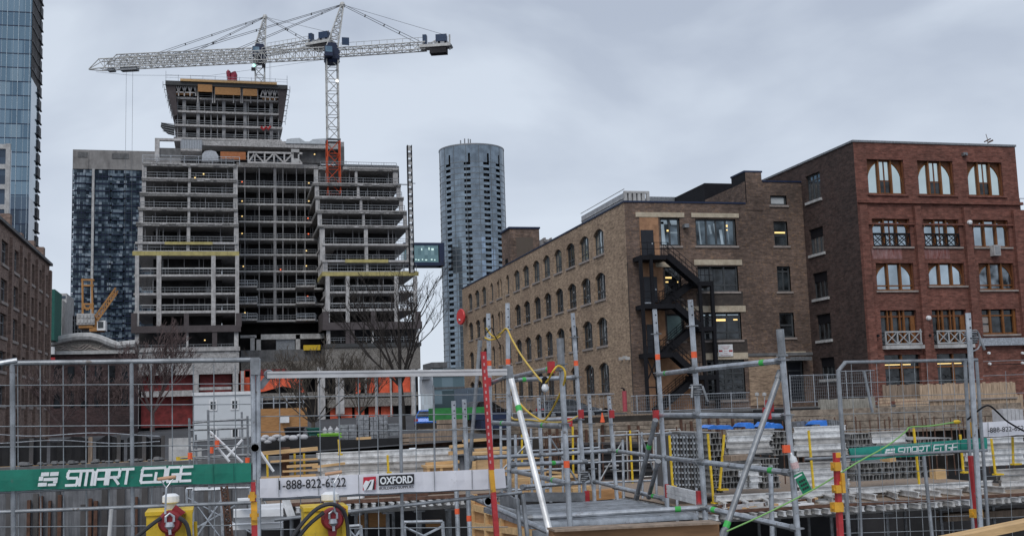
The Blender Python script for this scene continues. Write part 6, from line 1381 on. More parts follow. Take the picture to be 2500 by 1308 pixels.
# timber column forms below the middle
t = thing('wall_form', 'tall timber wall form with pale plywood and studs below the scaffold platform', 'formwork', tuple(aY(1240, 1308, 15)))
b = MB(); P = [aY(1155,1205,16.5), aY(1330,1262,13.5), aY(1330,1330,13.5), aY(1155,1330,16.5)]; b.prism(P, (0,.05,0)); part(t, 'plywood_face', b, M['ply'])
for f in (0, .22, .45, .7, 1): a, c = P[0]+(P[1]-P[0])*f, P[3]+(P[2]-P[3])*f; b = MB(); b.bar(a+V((0,-.06,0)), c+V((0,-.06,0)), .09, .07); part(t, 'stud', b, M['lumber'])
for f in (.25, .6): a, c = P[0]+(P[3]-P[0])*f, P[1]+(P[2]-P[1])*f; b = MB(); b.bar(a+V((0,-.13,0)), c+V((0,-.13,0)), .07, .09); part(t, 'waler', b, M['lumber'])
for i, (x0, y0, x1, y1) in enumerate(((872,1256,890,1290), (900,1252,946,1284), (1380+850-1190,1268,1075,1284))):
    b = MB(); rect(b, x0, y0, x1, y1, 30, .1); solo('plywood_offcut', b, M['ply'], ('small plywood offcut below the middle deck', 'larger plywood offcut below the middle deck', 'plywood strip below the middle deck near the shoring frame')[i], 'plywood')
# shoring frames below the middle deck
def frame(x0, x1, yt, yb, Y, lbl):
    t = thing('shoring_tower', lbl, 'shoring tower', tuple(aY((x0+x1)/2, yb, Y))); A, B, C, D = aY(x0, yt, Y), aY(x1, yt-2, Y), aY(x1+4, yb, Y), aY(x0+3, yb, Y)
    for a, c, n_ in ((A, D, 'leg'), (B, C, 'leg'), (A, B, 'top_bar')): b = MB(); b.tube(a, c, .03, 6); part(t, n_, b, M['galv'])
    for a, c in ((A+(D-A)*.2, C), (B+(C-B)*.2, D)): b = MB(); b.tube(a, c, .02, 5); part(t, 'brace', b, M['galv'])
frame(986, 1080, 1274, 1330, 18, 'grey shoring frame under the middle deck right of the hose')
frame(852, 880, 1284, 1330, 18, 'narrow grey shoring frame under the middle deck')
frame(455, 610, 1192, 1300, 26, 'wide galvanised shoring frame behind the left green banner')
frame(470, 540, 1196, 1320, 24, 'narrow galvanised shoring frame behind the left green banner')
# scaffold tower in front of the site cabin
t = thing('scaffold_tower', 'galvanised scaffold tower with white diagonal braces in front of the grey site cabin', 'scaffold', tuple(aY(540, 1140, 27)))
for x, y0, y1, Y in ((462,1020,1300,27), (508,1000,1250,25), (604,1015,1250,27), (590,1005,1140,29), (478,1060,1200,29)): b = MB(); b.tube(aY(x, y0, Y), aY(x+4, y1, Y), .03, 6); part(t, 'standard', b, M['galvd'])
for x0, y0, x1, y1 in ((470,1032,510,1028), (508,1028,606,1022), (462,1050,606,1044), (462,1078,610,1068), (465,1100,610,1090), (470,1120,612,1110), (440,1118,610,1108)): b = MB(); b.tube(aY(x0, y0, 27), aY(x1, y1, 27), .022, 5); part(t, 'ledger', b, M['galvd'])
for x0, y0, x1, y1 in ((512,1052,592,1128), (530,1090,560,1126), (592,1072,552,1118), (628,1092,668,1150)): b = MB(); b.tube(aY(x0, y0, 26.5), aY(x1, y1, 26.5), .03, 5); part(t, 'diagonal_brace', b, M['white'])
for x, y in ((464,1112),(516,1098),(530,1082),(604,1124)): b = MB(); p = aY(x, y, 26.4); b.lathe([(.05,-.07),(.05,.07)], p, 8); part(t, 'orange_tape', b, M['orange'])
boxes('block_barrier', 'pale concrete block wall beside the scaffold tower', 'wall', [(412,1070,470,1096,40,.5), (412,1097,492,1122,39.8,.5)], M['concl'])
b = MB(); b.bar(aY(430, 1119, 34), aY(480, 1116, 34), .1, .1); solo('yellow_rail', b, M['yellow'], 'yellow rail lying at the foot of the pale block wall', 'rail')
t = thing('rusty_lattice', 'rusty lattice column leaning behind the fence left of the red and yellow prop', 'column', tuple(aY(556, 1308, 10)))
b = MB(); A, B = aY(547, 1186, 10), aY(562, 1320, 10); lattice(b, B, A, .05, .05, 9, .008); part(t, 'lattice', b, M['rust'])
for i, (x0, y0, x1, y1, h) in enumerate(((580,1222,618,1220,.06), (570,1252,690,1248,.10), (575,1268,690,1264,.08), (560,1285,690,1280,.07), (636,1236,700,1232,.05), (640,1250,690,1246,.06))):
    plank(x0, y0, x1, y1, 17+.2*i, h, 'white painted beam stacked behind the red and yellow prop near the yellow machines', 'white beams behind the fence', 'white', .3, 'white_beam')
b = MB(); b.bar(aY(697, 1218, 15), aY(712, 1262, 15), .05, .10); solo('white_channel', b, M['alu'], 'short aluminium channel leaning beside the white beams', 'beam')

# ================================================================== foreground scaffold
SCF = thing('edge_scaffold', 'galvanised tube scaffold with orange and green tape bands at the edge of the slab', 'scaffold', tuple(aY(1500, 1300, 11)))
def std(x0, y0, x1, y1, Y, r=.0255, tape=(), cap=None, ros=(), mat='galv'):
    A, B = aY(x0, y0, Y), aY(x1, y1, Y); b = MB(); b.tube(B, A, r, 12); s = part(SCF, 'standard', b, M[mat], smooth=False)
    if cap: C = A+(B-A)*cap; b = MB(); b.tube(C, A+V((0,0,.002)), r*1.28, 12); b.lathe([(r*1.1,0),(r*1.9,.006),(r*1.9,.02),(r*1.1,.026)], C, 12); part(s, 'sleeve', b, M['galvd'])
    for y in ros:
        f = (y-y0)/(y1-y0); C = A+(B-A)*f; b = MB(); b.lathe([(r,-.006),(r*2.3,-.004),(r*2.3,.004),(r,.006)], C, 12); part(s, 'rosette', b, M['galvd'])
    for y in tape:
        f = (y-y0)/(y1-y0); C = A+(B-A)*f; b = MB(); b.tube(C+V((0,0,-.03)), C+V((0,0,.03)), r*1.06, 12); part(s, 'orange_tape', b, M['orange'])
    b = MB()
    for f in (.03, .07, .12): C = A+(B-A)*f; b.box(C.x-r*.3, C.y-r-.002, C.z-.006, C.x+r*.3, C.y-r+.002, C.z+.006)
    part(s, 'pin_hole', b, M['black'])
std(1239,740,1244,1235,12.4, tape=(885,), ros=(806,922,1035,1148)); std(1192,765,1201,1235,12.9, tape=(888,), ros=(830,932,1035))
std(1367,826,1394,1330,9.6, tape=(1135,), cap=.16, ros=(890,1036,1180)); std(1398,764,1430,1240,12.9, tape=(888,), ros=(824,922,1026,1128))
std(1598,755,1629,1240,11.6, tape=(873,), ros=(816,912,1014,1116)); std(1685,732,1723,1275,10.2, tape=(868,), ros=(797,903,1013,1124,1238), r=.0265)
std(1904,804,1950,1330,9.0, cap=.13, ros=(880,1015,1152,1290), r=.0265)
for x0, y0, x1, y1, Y, tp in ((1438,964,1453,1250,14,()), (1486,966,1508,1240,14,()), (1107,978,1119,1330,12.5,(1248,)), (1133,974,1148,1330,12,(1265,)), (1315,970,1327,1215,14,()), (1881,1135,1886,1330,11,())): std(x0, y0, x1, y1, Y, .0255, tp, ros=(y0+70, y0+180))
def led(x0, y0, x1, y1, Y0, Y1, r=.0245, green=(), mat='galv', name='ledger'):
    A, B = aY(x0, y0, Y0), aY(x1, y1, Y1); b = MB(); b.tube(A, B, r, 12); s = part(SCF, name, b, M[mat])
    d = (B-A).normalized(); b = MB(); b.tube(A-d*.01, A+d*.07, r*1.25, 8); b.tube(B-d*.07, B+d*.01, r*1.25, 8); part(s, 'wedge_head', b, M['galvd'])
    for f in green: C = A+(B-A)*f; b = MB(); b.tube(C-d*.028, C+d*.028, r*1.06, 12); part(s, 'green_tape', b, M['green'])
for a in ((1248,921,1362,896,12.2,9.6,.0245,(.84,)), (1250,927,1403,921,12.4,12.9,.0245,(.17,)), (1199,934,1238,919,12.9,12.4), (1201,1031,1382,1040,12.8,9.6,.0245,(.18,.75)), (1272,1027,1409,1021,12.4,12.9), (1153,1118,1318,1110,12.6,14), (1318,1110,1495,1099,14,14), (1497,1099,1625,1117,14,11.6,.0245,(.12,)), (1627,1117,1704,1126,11.6,10.2), (1706,1126,1926,1153,10.2,9.0,.0255,(.82,)), (1245,1134,1430,1126,12.4,12.9,.0245,(.55,)), (1252,1148,1388,1180,12.4,9.6,.0255,(.78,)), (1275,1188,1450,1175,12.4,14), (1452,1175,1556,1200,14,12.4), (1500,1188,1620,1216,13,11.6,.0245,(.82,)), (1282,1264,1720,1238,10.6,10.2,.026,(.85,)), (1724,1239,1946,1290,10.2,9.0,.0265,(.1,)), (1606,913,1690,903,11.6,10.2,.0245,(.26,)), (1690,903,1910,880,10.2,9.0,.0265,(.8,)), (1605,1013,1700,1013,11.6,10.2), (1700,1013,1926,1016,10.2,9.0,.026), (1152,1213,1372,1312,12.6,9.2,.026), (1206,1232,1260,1250,12.6,11)): led(*a)
for a in ((1244,908,1348,1320,9.6,8.6,.0255,(.24,),'alu'), (1172,832,1146,1140,12.8,12.9,.022,(.99,),'galvd'), (1600,1026,1554,1214,11.4,12.2,.026,(.32,),'galvd'), (1607,1126,1584,1212,11.4,12,.024,(),'galvd'), (1906,908,1764,1310,9.1,8.8,.027,(.93,),'galvd')): led(*a, name='diagonal_brace')
b = MB()
for x, y, Y in ((1601,1012,11.5), (1345,896,9.55), (1192,932,12.8), (1390,1030,12.7), (1878,990,9.1), (1872,1008,9.05), (1493,1010,13.9), (1418,1010,12.8)): p = aY(x, y, Y); b = MB(); b.box(p.x-.028, Y-.03, p.z-.05, p.x+.028, Y+.02, p.z+.05); part(SCF, 'red_clamp', b, M['red'])
for x, y, Y in ((1700,955,10.1), (1425,1165,12.8), (2372,828,8.9)):
    b = MB(); p = aY(x, y, Y)
    for k in range(5): b.lathe([(.05,-.01),(.062,0),(.05,.01)], p+V((.012*(k%3-1), 0, .022*k-.03)), 10)
    b.tube(p+V((.05,-.03,.05)), p+V((.09,-.05,-.1)), .012, 6); b.tube(p+V((-.05,-.03,.05)), p+V((-.07,-.05,-.06)), .012, 6); part(SCF, 'swivel_coupler', b, M['galvd'])
zP = aY(1500, 1251, 10.3).z-.06
xa, xb = aY(1292, 1262, 10.4).x, aY(1716, 1240, 10.2).x
for k in range(6):
    Y = 10.36+.33*k; b = MB(); b.box(xa, Y, zP-.05, xb, Y+.31, zP)
    for j in range(7): b.box(xa, Y+.02+.042*j, zP, xb, Y+.04+.042*j, zP+.008)
    part(SCF, 'platform_plank', b, M['galv'])
b = MB(); b.bar((xa, 10.3, zP-.1), (xb, 10.3, zP-.1), .03, .09); part(SCF, 'platform_edge', b, M['galvd'])
A, B = aY(1627,1197,11.5), aY(1707,1216,10.25); b = MB()
for dz in (-.045, 0, .045): b.bar(A+V((0,0,dz)), B+V((0,0,dz)), .025, .035)
b.bar(A, B, .012, .12); tb = part(SCF, 'toe_board', b, M['alu'])
d = (B-A).normalized(); b = MB(); b.bar(A, A+d*.05, .035, .14); b.bar(B-d*.05, B+d*.02, .035, .14); part(tb, 'red_end', b, M['red'])
A, B = aY(1280,1212,12.5), aY(1428,1212,12.5); b = MB(); b.bar(A, B, .03, .10); tb = part(SCF, 'toe_board', b, M['galvd']); b = MB(); b.bar(B, B+V((.05,0,0)), .04, .13); part(tb, 'red_end', b, M['red'])
A, B = aY(1222,1218,12.4), aY(1268,1240,11.2); b = MB(); b.bar(A, B, .02, .17); part(SCF, 'side_panel', b, M['galvd'])
p = aY(1189, 1222, 11.5); b = MB(); b.lathe([(.045,-.05),(.045,.05),(.036,.05),(.036,-.05)], p, 14, 0, 'y'); part(SCF, 'pipe_end', b, M['galv'])
# rope wrapped on the low tube
b = MB(); A, B = aY(1214,1243,11.8), aY(1262,1266,11.0)
for k in range(9): p = A+(B-A)*k/8; b.lathe([(.03,-.008),(.04,0),(.03,.008)], p, 8, 0, 'x')
solo('rope_coil', b, M['bag'], 'white and black rope wrapped round the low sloping tube', 'rope')
# work lamp and its yellow cable
YC_ = 9.5
pts = [(1187,800,12.7),(1196,814,12.7),(1210,823,12.6),(1224,812,12.4),(1237,802,12.3),(1250,828,12),(1272,866,11.4),(1300,904,10.6),(1322,930,9.9),(1331,934,9.7),(1340,924,9.6),(1350,906,9.5),(1362,893,9.5),(1376,900,9.5),(1380,918,9.5),(1374,945,9.6),(1362,972,9.7),(1345,1004,9.9),(1327,1026,10),(1305,1016,10.2),(1284,1000,10.4),(1262,975,10.6),(1248,950,10.8)]
def smooth(pts, k=4):
    P = [aY(*p) for p in pts]; out = []
    for i in range(len(P)-1):
        p0, p1, p2, p3 = P[max(i-1,0)], P[i], P[i+1], P[min(i+2,len(P)-1)]
        for j in range(k): t = j/k; out.append(.5*((2*p1)+(p2-p0)*t+(2*p0-5*p1+4*p2-p3)*t*t+(3*p1-p0-3*p2+p3)*t**3))
    return out+[P[-1]]
M['ycab'] = plain('yellow_cable', (.60,.40,.05), .5, var=.12, scale=8)
b = MB(); b.path(smooth(pts), .0095, 6); solo('power_cable', b, M['ycab'], 'long yellow power cable draped from the left standards down to the work lamp', 'cable')
b = MB(); b.path(smooth([(1249,1018,12),(1258,1024,11.5),(1290,1024,11),(1327,1029,10.2),(1362,1030,11),(1390,1026,12),(1410,1015,12.7)]), .0085, 6); solo('power_cable', b, M['ycab'], 'lower yellow power cable sagging along the ledger below the work lamp', 'cable')
b = MB(); b.path(smooth([(1184,824,12.7),(1196,829,12.6),(1212,826,12.6),(1222,820,12.6)]), .0095, 6); solo('cable_loop', b, M['ycab'], 'short yellow cable loop tied round the left standard', 'cable')
b = MB(); b.path(smooth([(1188,812,12.6),(1200,800,12.5),(1206,815,12.6),(1216,833,12.5),(1222,845,12.5)]), .006, 5); solo('wire_bundle', b, M['black'], 'dark wire knot at the top of the left standard', 'wire')
p = aY(1331, 946, 9.7); t = thing('work_lamp', 'hanging work lamp bulb with black socket and wire guard under the yellow cable', 'lamp', tuple(p))
b = MB(); b.lathe([(.005,-.04),(.03,-.025),(.034,0),(.022,.028),(.016,.04)], p, 14); part(t, 'bulb', b, glass('bulb_glass', (.7,.72,.75), .1, 0, var=.05, spec=.8), smooth=True)
b = MB(); b.lathe([(.018,.03),(.026,.04),(.026,.085),(.012,.1)], p, 12); part(t, 'socket', b, M['black'])
b = MB()
for k in range(5): a = 2*math.pi*k/5; b.tube(p+V((.035*math.cos(a),.035*math.sin(a),-.04)), p+V((.048*math.cos(a),.048*math.sin(a),-.2)), .003, 4)
b.lathe([(.05,-.203),(.053,-.2),(.05,-.197)], p, 10); b.lathe([(.05,-.123),(.053,-.12),(.05,-.117)], p, 10); b.tube(p+V((0,0,-.05)), p+V((0,0,-.2)), .004, 4); part(t, 'wire_guard', b, M['galvd'])

# ================================================================== edge protection barriers
def barrier(lbl, corners, Y, vx, hy, grp='mesh edge barriers', wr=.0036, posts_=(), rails_=(), mat='wire'):
    (x0, y0), (x1, y1), (x2, y2), (x3, y3) = corners; t = thing('edge_barrier', lbl, 'barrier', tuple(aY((x0+x1)/2, max(y2, y3), Y)), grp); b = MB()
    for xt, yt, xb, yb in vx: b.tube(aY(xt, yt, Y), aY(xb, yb, Y), wr, 4, cap=False)
    for xa_, ya, xb_, yb in hy: b.tube(aY(xa_, ya, Y-.008), aY(xb_, yb, Y-.008), wr, 4, cap=False)
    part(t, 'mesh', b, M[mat])
    for xa_, ya, xb_, yb, r in posts_: b = MB(); b.tube(aY(xa_, ya, Y), aY(xb_, yb, Y), r, 10); part(t, 'post', b, M['fence'])
    for xa_, ya, xb_, yb, r in rails_: b = MB(); b.tube(aY(xa_, ya, Y), aY(xb_, yb, Y), r, 10); part(t, 'rail', b, M['fence'])
    return t
YF1 = 9.0
barrier('leftmost mesh edge barrier carrying the big green banner', ((0,886),(612,878),(612,1230),(0,1250)), YF1,
    [(x, 890, x+2, 1330) for x in (-20,43,98,154,209,265,369,420,472,522,574)], [(-40, y+.6, 612, y-4) for y in (940,990,1040,1090,1285)],
    posts_=((30,880,33,1330,.019), (321,884,324,1330,.015)), rails_=((-60,887,612,878,.019), (-60,1203,614,1176,.012), (-60,1251,614,1226,.014)))
t = barrier('mesh edge barrier with a white top beam carrying the white phone number banner', ((640,905),(1235,900),(1270,1202),(640,1270)), YF1,
    [(x, 920, x+4, 1330) for x in (682,731,780,827,875,921,1014)], [(634, y+2, 1240, y-5) for y in (967,1014,1052,1290)],
    posts_=((976,922,983,1330,.0135), (1058,940,1062,1170,.008), (1276,1205,1290,1330,.018), (1262,1215,1272,1330,.016)), rails_=((670,1268,1274,1201,.014), (640,1218,1240,1188,.014)))
A, B = aY(652, 915, YF1-.05), aY(1236, 908, YF1-.05); b = MB(); b.bar(A, B, .06, .052); b.bar(A+V((0,-.034,.012)), B+V((0,-.034,.012)), .006, .006); part(t, 'top_beam', b, stained('white_beam_paint', (.62,.62,.64), (.35,.34,.33), amount=.6, sc=(.5,3,3)))
b = MB(); b.bar(aY(634, 946, YF1), aY(658, 915, YF1), .05, .05); p = aY(656, 914, YF1); b.lathe([(.03,-.04),(.04,0),(.03,.04)], p, 10, 0, 'y'); part(t, 'beam_bracket', b, M['galvd'])
p = aY(1240, 908, YF1); b = MB(); b.box(p.x-.03, YF1-.05, p.z-.05, p.x+.03, YF1+.05, p.z+.05); part(t, 'beam_clamp', b, M['galvd'])
t = thing('barrier_post', 'thick galvanised double post between the green and the white banner', 'post', tuple(aY(625, 1308, 8.9)))
for x0, y0, x1, y1, r in ((617,818,621,1170,.020), (630,875,632,1330,.019)): b = MB(); b.tube(aY(x0, y0+(58 if x0 == 617 else 0), 8.95), aY(x1, y1, 8.95), r, 10); part(t, 'tube', b, M['galv'])
for y in (884, 905, 1092): p = aY(622, y, 8.9); b = MB(); b.box(p.x-.03, 8.85, p.z-.03, p.x+.035, 8.98, p.z+.035); b.lathe([(.03,-.05),(.03,-.02)], p, 8, 0, 'y'); part(t, 'coupler', b, M['galvd'])
b = MB(); b.tube(aY(0, 886, 8.8), aY(42, 879, 8.8), .02, 10); solo('rail_end', b, M['galv'], 'loose rail end overlapping the top rail at the far left', 'rail')
barrier('right mesh edge barrier with a chamfered frame and small green banner', ((2048,890),(2386,878),(2412,1308),(2072,1308)), YF1,
    [(x, 884, x+(x-1250)*.021+3, 1330) for x in (2078,2140,2170,2201,2232,2263,2295,2326)], [(2052, y+5, 2400, y-5) for y in (930,965,1005,1045,1085,1150,1185,1222,1262,1296)],
    posts_=((2046,902,2074,1330,.0195), (2109,905,2130,1006,.013), (2384,882,2416,1330,.016), (2356,880,2376,1290,.017), (2255,1112,2278,1330,.017), (2266-170,1122,2104,1330,.012)), wr=.0026, rails_=((2060,884,2386,878,.015), (2046,906,2064,884,.017), (1965,1120,2410,1098,.0135)))
barrier('far right mesh edge barrier continuing out of the picture', ((2420,890),(2540,885),(2540,1308),(2420,1308)), 9.4, [(x, 905, x+18, 1330) for x in (2455,2500)], [(2400, y+2, 2560, y-4) for y in (880,915,960,1110,1160,1215,1262)], wr=.0026)
std(2363,764,2394,1290,8.7, r=.024)
# banners
M['bgreen'] = plain('green_banner_cloth', (.008,.165,.115), .6, var=.25, scale=4, bump=.5, fine=9, spots=((.05,.14,.11), 6, .60))
M['bteal'] = plain('faded_green_banner_cloth', (.02,.25,.20), .6, var=.22, scale=6, bump=.15, fine=20)
M['bwhite'] = plain('white_banner_cloth', (.64,.64,.69), .6, var=.1, scale=3, bump=.5, fine=8, spots=((.42,.41,.42), 5, .62))
M['bseam'] = plain('dark_green_seam', (.006,.11,.08), .6, var=0); M['ink'] = plain('black_print', (.02,.02,.025), .7, var=0)
M['wprint'] = plain('white_print', (.70,.72,.74), .7, var=.14, scale=9)
def banner(name, lbl, q, Y, mat, n=24, d=.02, seams=(), wav=.006):
    (x0,y0),(x1,y1),(x2,y2),(x3,y3) = q; b = MB(); rows = []
    for i in range(n+1):
        f = i/n; tp = aY(x0+(x1-x0)*f, y0+(y1-y0)*f, Y); bt = aY(x3+(x2-x3)*f, y3+(y2-y3)*f, Y); w = wav*(math.sin(i*2.3)+.8*math.sin(i*.7+x0)); sg = V((0, 0, -.006*abs(math.sin(i*math.pi/6))))
        rows.append((tp+V((0,w,0)), (tp+bt)/2+V((0,-.003+w,0)), bt+sg+V((0,w*.5,0))))
    for (a, m, c), (a2, m2, c2) in zip(rows, rows[1:]):
        o = V((0, d, 0)); b.add([a,a2,m2,m,c,c2, a+o,a2+o,c+o,c2+o], [(3,2,1,0),(4,5,2,3),(0,1,7,6),(8,9,5,4),(6,7,9,8)])
    o = solo(name, b, mat, lbl, 'banner', None, tuple(rows[n//2][2]))
    if seams:
        b = MB()
        for x in seams: f = (x-x0)/(x1-x0); tp, bt = aY(x, y0+(y1-y0)*f, Y-.016), aY(x+1, y3+(y2-y3)*f, Y-.016); b.bar(tp, bt, .005, .003)
        part(o, 'seam', b, M['bseam'] if mat is not M['bwhite'] else M['galvd'])
    return o
def text(parent, s, px0, px1, ybase0, ybase1, hpx, Y, mat, shear=0, off=.012, name='lettering'):    # s written from px0 to px1 on the plane Y
    cu = bpy.data.curves.new('t', 'FONT'); cu.body = s; cu.size = 1; cu.shear = shear; cu.offset = off; cu.extrude = .0; cu.resolution_u = 3
    ob = bpy.data.objects.new('t', cu); COL.objects.link(ob); dg = bpy.context.evaluated_depsgraph_get(); me = bpy.data.meshes.new_from_object(ob.evaluated_get(dg)); bpy.data.objects.remove(ob)
    xs = [v.co.x for v in me.vertices]; zs = [v.co.y for v in me.vertices]; xa, xb, za, zb = min(xs), max(xs), min(zs), max(zs)
    P0, P1 = aY(px0, ybase0, Y), aY(px1, ybase1, Y); up = V((0, 0, hpx*Y/2771)); b = MB()
    b.add([P0+(P1-P0)*((v.co.x-xa)/(xb-xa))+up*((v.co.y-za)/(zb-za)) for v in me.vertices], [tuple(p.vertices) for p in me.polygons]); bpy.data.meshes.remove(me)
    return part(parent, name, b, mat)
GL = {'S': [(1,1,.1,1),(.1,1,0,.85),(0,.85,0,.62),(0,.62,.1,.52),(.1,.52,.9,.5),(.9,.5,1,.4),(1,.4,1,.12),(1,.12,.9,0),(.9,0,0,0)], 'M': [(0,0,0,1),(0,1,.9,1),(.9,1,1,.88),(1,.88,1,0),(.5,1,.5,0)], 'A': [(0,0,0,.85),(0,.85,.12,1),(.12,1,1,1),(1,1,1,0),(.3,.36,1,.36)], 'R': [(0,0,0,1),(0,1,.9,1),(.9,1,1,.88),(1,.88,1,.55),(1,.55,.9,.45),(.9,.45,0,.45),(.5,.45,1,0)], 'T': [(0,1,1,1),(.5,1,.5,0)], 'E': [(1,1,.1,1),(.1,1,0,.88),(0,.88,0,.12),(0,.12,.1,0),(.1,0,1,0),(0,.5,.9,.5)], 'D': [(0,1,.88,1),(.88,1,1,.86),(1,.86,1,.14),(1,.14,.88,0),(.88,0,0,0),(.12,.62,.12,0)], 'G': [(1,1,.1,1),(.1,1,0,.88),(0,.88,0,.12),(0,.12,.1,0),(.1,0,1,0),(1,0,1,.48),(1,.48,.5,.48)]}
def blocky(parent, word, px0, px1, y0, y1, hpx, Y, mat, slant=.28, th=.0085, logo=None, d=.022):   # square italic capitals drawn with strokes
    b = MB(); n = sum(.55 if c == ' ' else 1.18 if c == 'M' else 1 for c in word); u = (px1-px0)/n; x = px0; e = 0
    def pt(gx, gz, cx, cw):
        px = cx+gx*cw*.80+slant*hpx*gz*.55; f = (px-px0)/(px1-px0); return aY(px, y0+(y1-y0)*f-gz*hpx, Y-d)
    for c in word:
        if c == ' ': x += u*.55; continue
        w = u*(1.18 if c == 'M' else 1)
        for s in GL[c]:
            p, q = pt(s[0], s[1], x, w), pt(s[2], s[3], x, w); dd = (q-p).normalized()*th*.5; b.bar(p-dd+V((0,-e,0)), q+dd+V((0,-e,0)), .001, th, up=(0,1,0)) if False else b.bar(p-dd+V((0,-e,0)), q+dd+V((0,-e,0)), th, .001, up=(0,1,0)); e = (e+.0004) % .003
        x += w
    part(parent, 'lettering', b, mat)
    if logo:
        a0, a1 = logo; b = MB(); w = a1-a0
        def bar_(x0, x1, z0, z1):
            P = []
            for xx, zz in ((x0,z0),(x1,z0),(x1,z1),(x0,z1)): px = a0+xx*w*.86+slant*hpx*zz*.55; f = (px-px0)/(px1-px0); P.append(aY(px, y0+(y1-y0)*f-zz*hpx, Y-d))
            b.prism(P, (0, .002, 0))
        for r in ((.08,.50,.72,1.0),(.56,1.0,.72,1.0),(.0,.22,.40,.70),(.25,1.0,.37,.60),(.78,1.0,.20,.36),(.0,.46,.0,.26),(.52,.95,.0,.18)): bar_(*r)
        part(parent, 'logo', b, mat)
bn = banner('green_banner', 'big green banner with white italic lettering on the left barrier', ((-60,1149),(613,1129),(613,1175),(-60,1199)), 8.93, M['bgreen'], seams=(100,520,570))
blocky(bn, 'SMART EDGE', 162, 470, 1184, 1172, 34, 8.93, M['wprint'], logo=(92, 146), th=.019)
bn = banner('white_banner', 'white banner with a phone number and red logo on the middle barrier', ((634,1168),(1232,1143),(1236,1190),(634,1214)), 8.93, M['bwhite'], n=30, seams=(680,777,875,1060,1152,1193))
text(bn, '1-888-822-6522', 681, 845, 1195, 1187, 22, 8.91, M['ink'])
b = MB(); q = [aY(x, y, 8.912) for x, y in ((887,1164),(918,1162),(917,1194),(886,1196))]; b.prism(q, (0,.002,0)); part(bn, 'logo_square', b, plain('logo_red', (.45,.02,.04), .6, var=0))
b = MB(); b.prism([aY(x, y, 8.909) for x, y in ((889,1196),(886,1184),(893,1172),(901,1174),(896,1186),(903,1171),(913,1169),(909,1195))], (0,.002,0)); part(bn, 'logo_mark', b, M['wprint'])
b = MB(); b.prism([aY(x, y, 8.906) for x, y in ((893,1196),(904,1175),(907,1172),(905,1180),(898,1192))], (0,.002,0)); b.prism([aY(x, y, 8.906) for x, y in ((909,1194),(913,1172),(915,1171),(914,1194))], (0,.002,0)); part(bn, 'logo_stroke', b, M['ink'])
b = MB(); b.prism([aY(x, y, 8.912) for x, y in ((925,1160),(1011,1156),(1011,1181),(925,1185))], (0,.002,0)); part(bn, 'name_block', b, M['ink'])
text(bn, 'OXFORD', 928, 1008, 1182, 1178, 18, 8.907, M['wprint'], off=.03)
text(bn, 'BUILDING SUPPLIES', 926, 1010, 1195, 1190, 6.5, 8.91, M['ink'], off=.02)
bn = banner('green_banner', 'small faded green banner with white lettering on the right barrier', ((2072,1094),(2408,1068),(2410,1098),(2080,1124)), 9.06, M['bteal'], seams=(2345,2375), n=18)
blocky(bn, 'SMART EDGE', 2193, 2340, 1111, 1099, 18, 9.05, M['wprint'], logo=(2160, 2188), th=.0095, slant=.1)
bn = banner('white_banner', 'white banner fragment with part of a phone number at the right edge', ((2392,1031),(2540,1022),(2540,1058),(2396,1066)), 9.7, M['bwhite'], seams=(2412,), n=10)
text(bn, '-888-822-652', 2412, 2500, 1056, 1050, 14, 9.67, M['ink'])
# red and yellow telescopic props
def red_prop(lbl, segs, Y, clamps):
    t = thing('telescopic_prop', lbl, 'prop', tuple(aY(segs[-1][2], segs[-1][3], Y)), 'red and yellow telescopic props')
    for i, (x0, y0, x1, y1, m, w) in enumerate(segs): b = MB(); b.bar(aY(x0, y0, Y), aY(x1, y1, Y), w, w); part(t, 'tube' if m == 'red' else 'yellow_sleeve', b, M[m])
    for x0, y0, x1, y1 in clamps: p, q = aY(x0, y0, Y-.03), aY(x1, y1, Y-.03); b = MB(); b.box(p.x, Y-.045, q.z, q.x, Y+.03, p.z); b.box(p.x-.012, Y-.03, (p.z+q.z)/2-.012, q.x+.012, Y, (p.z+q.z)/2+.012); part(t, 'clamp', b, M['amber'])
    return t
red_prop('red and yellow telescopic prop below the double post between the banners', ((618,1176,619,1224,'red',.032), (620,1224,621,1280,'amber',.044), (621,1278,622,1330,'red',.042)), 8.75, ((610,1200,622,1222), (614,1246,628,1268)))
t = red_prop('tall red prop rising above the white top beam', ((1180,858,1200,1146,'red',.038), (1199,1146,1204,1202,'amber',.037), (1204,1200,1213,1312,'red',.038)), 8.72, ())
b = MB()
for k in range(16): p = aY(1181+1.1*k, 872+17*k, 8.695); b.box(p.x-.006, 8.696, p.z-.012, p.x+.006, 8.7, p.z+.012)
part(t, 'hole_row', b, plain('pale_hole', (.5,.28,.28), .7, var=0))
red_prop('short red and yellow prop at the foot of the right barrier', ((2041,1104,2053,1330,'red',.042), (2043,1104,2044,1116,'amber',.044)), 8.6, ((2036,1128,2052,1148), (2052,1154,2063,1202), (2039,1184,2053,1202), (2035,1226,2058,1248)))
red_prop('red and yellow prop beside the thick standard at the right', ((2376,1030,2379,1066,'amber',.04), (2371,1112,2390,1296,'red',.042)), 8.8, ((2376,1243,2398,1262),))
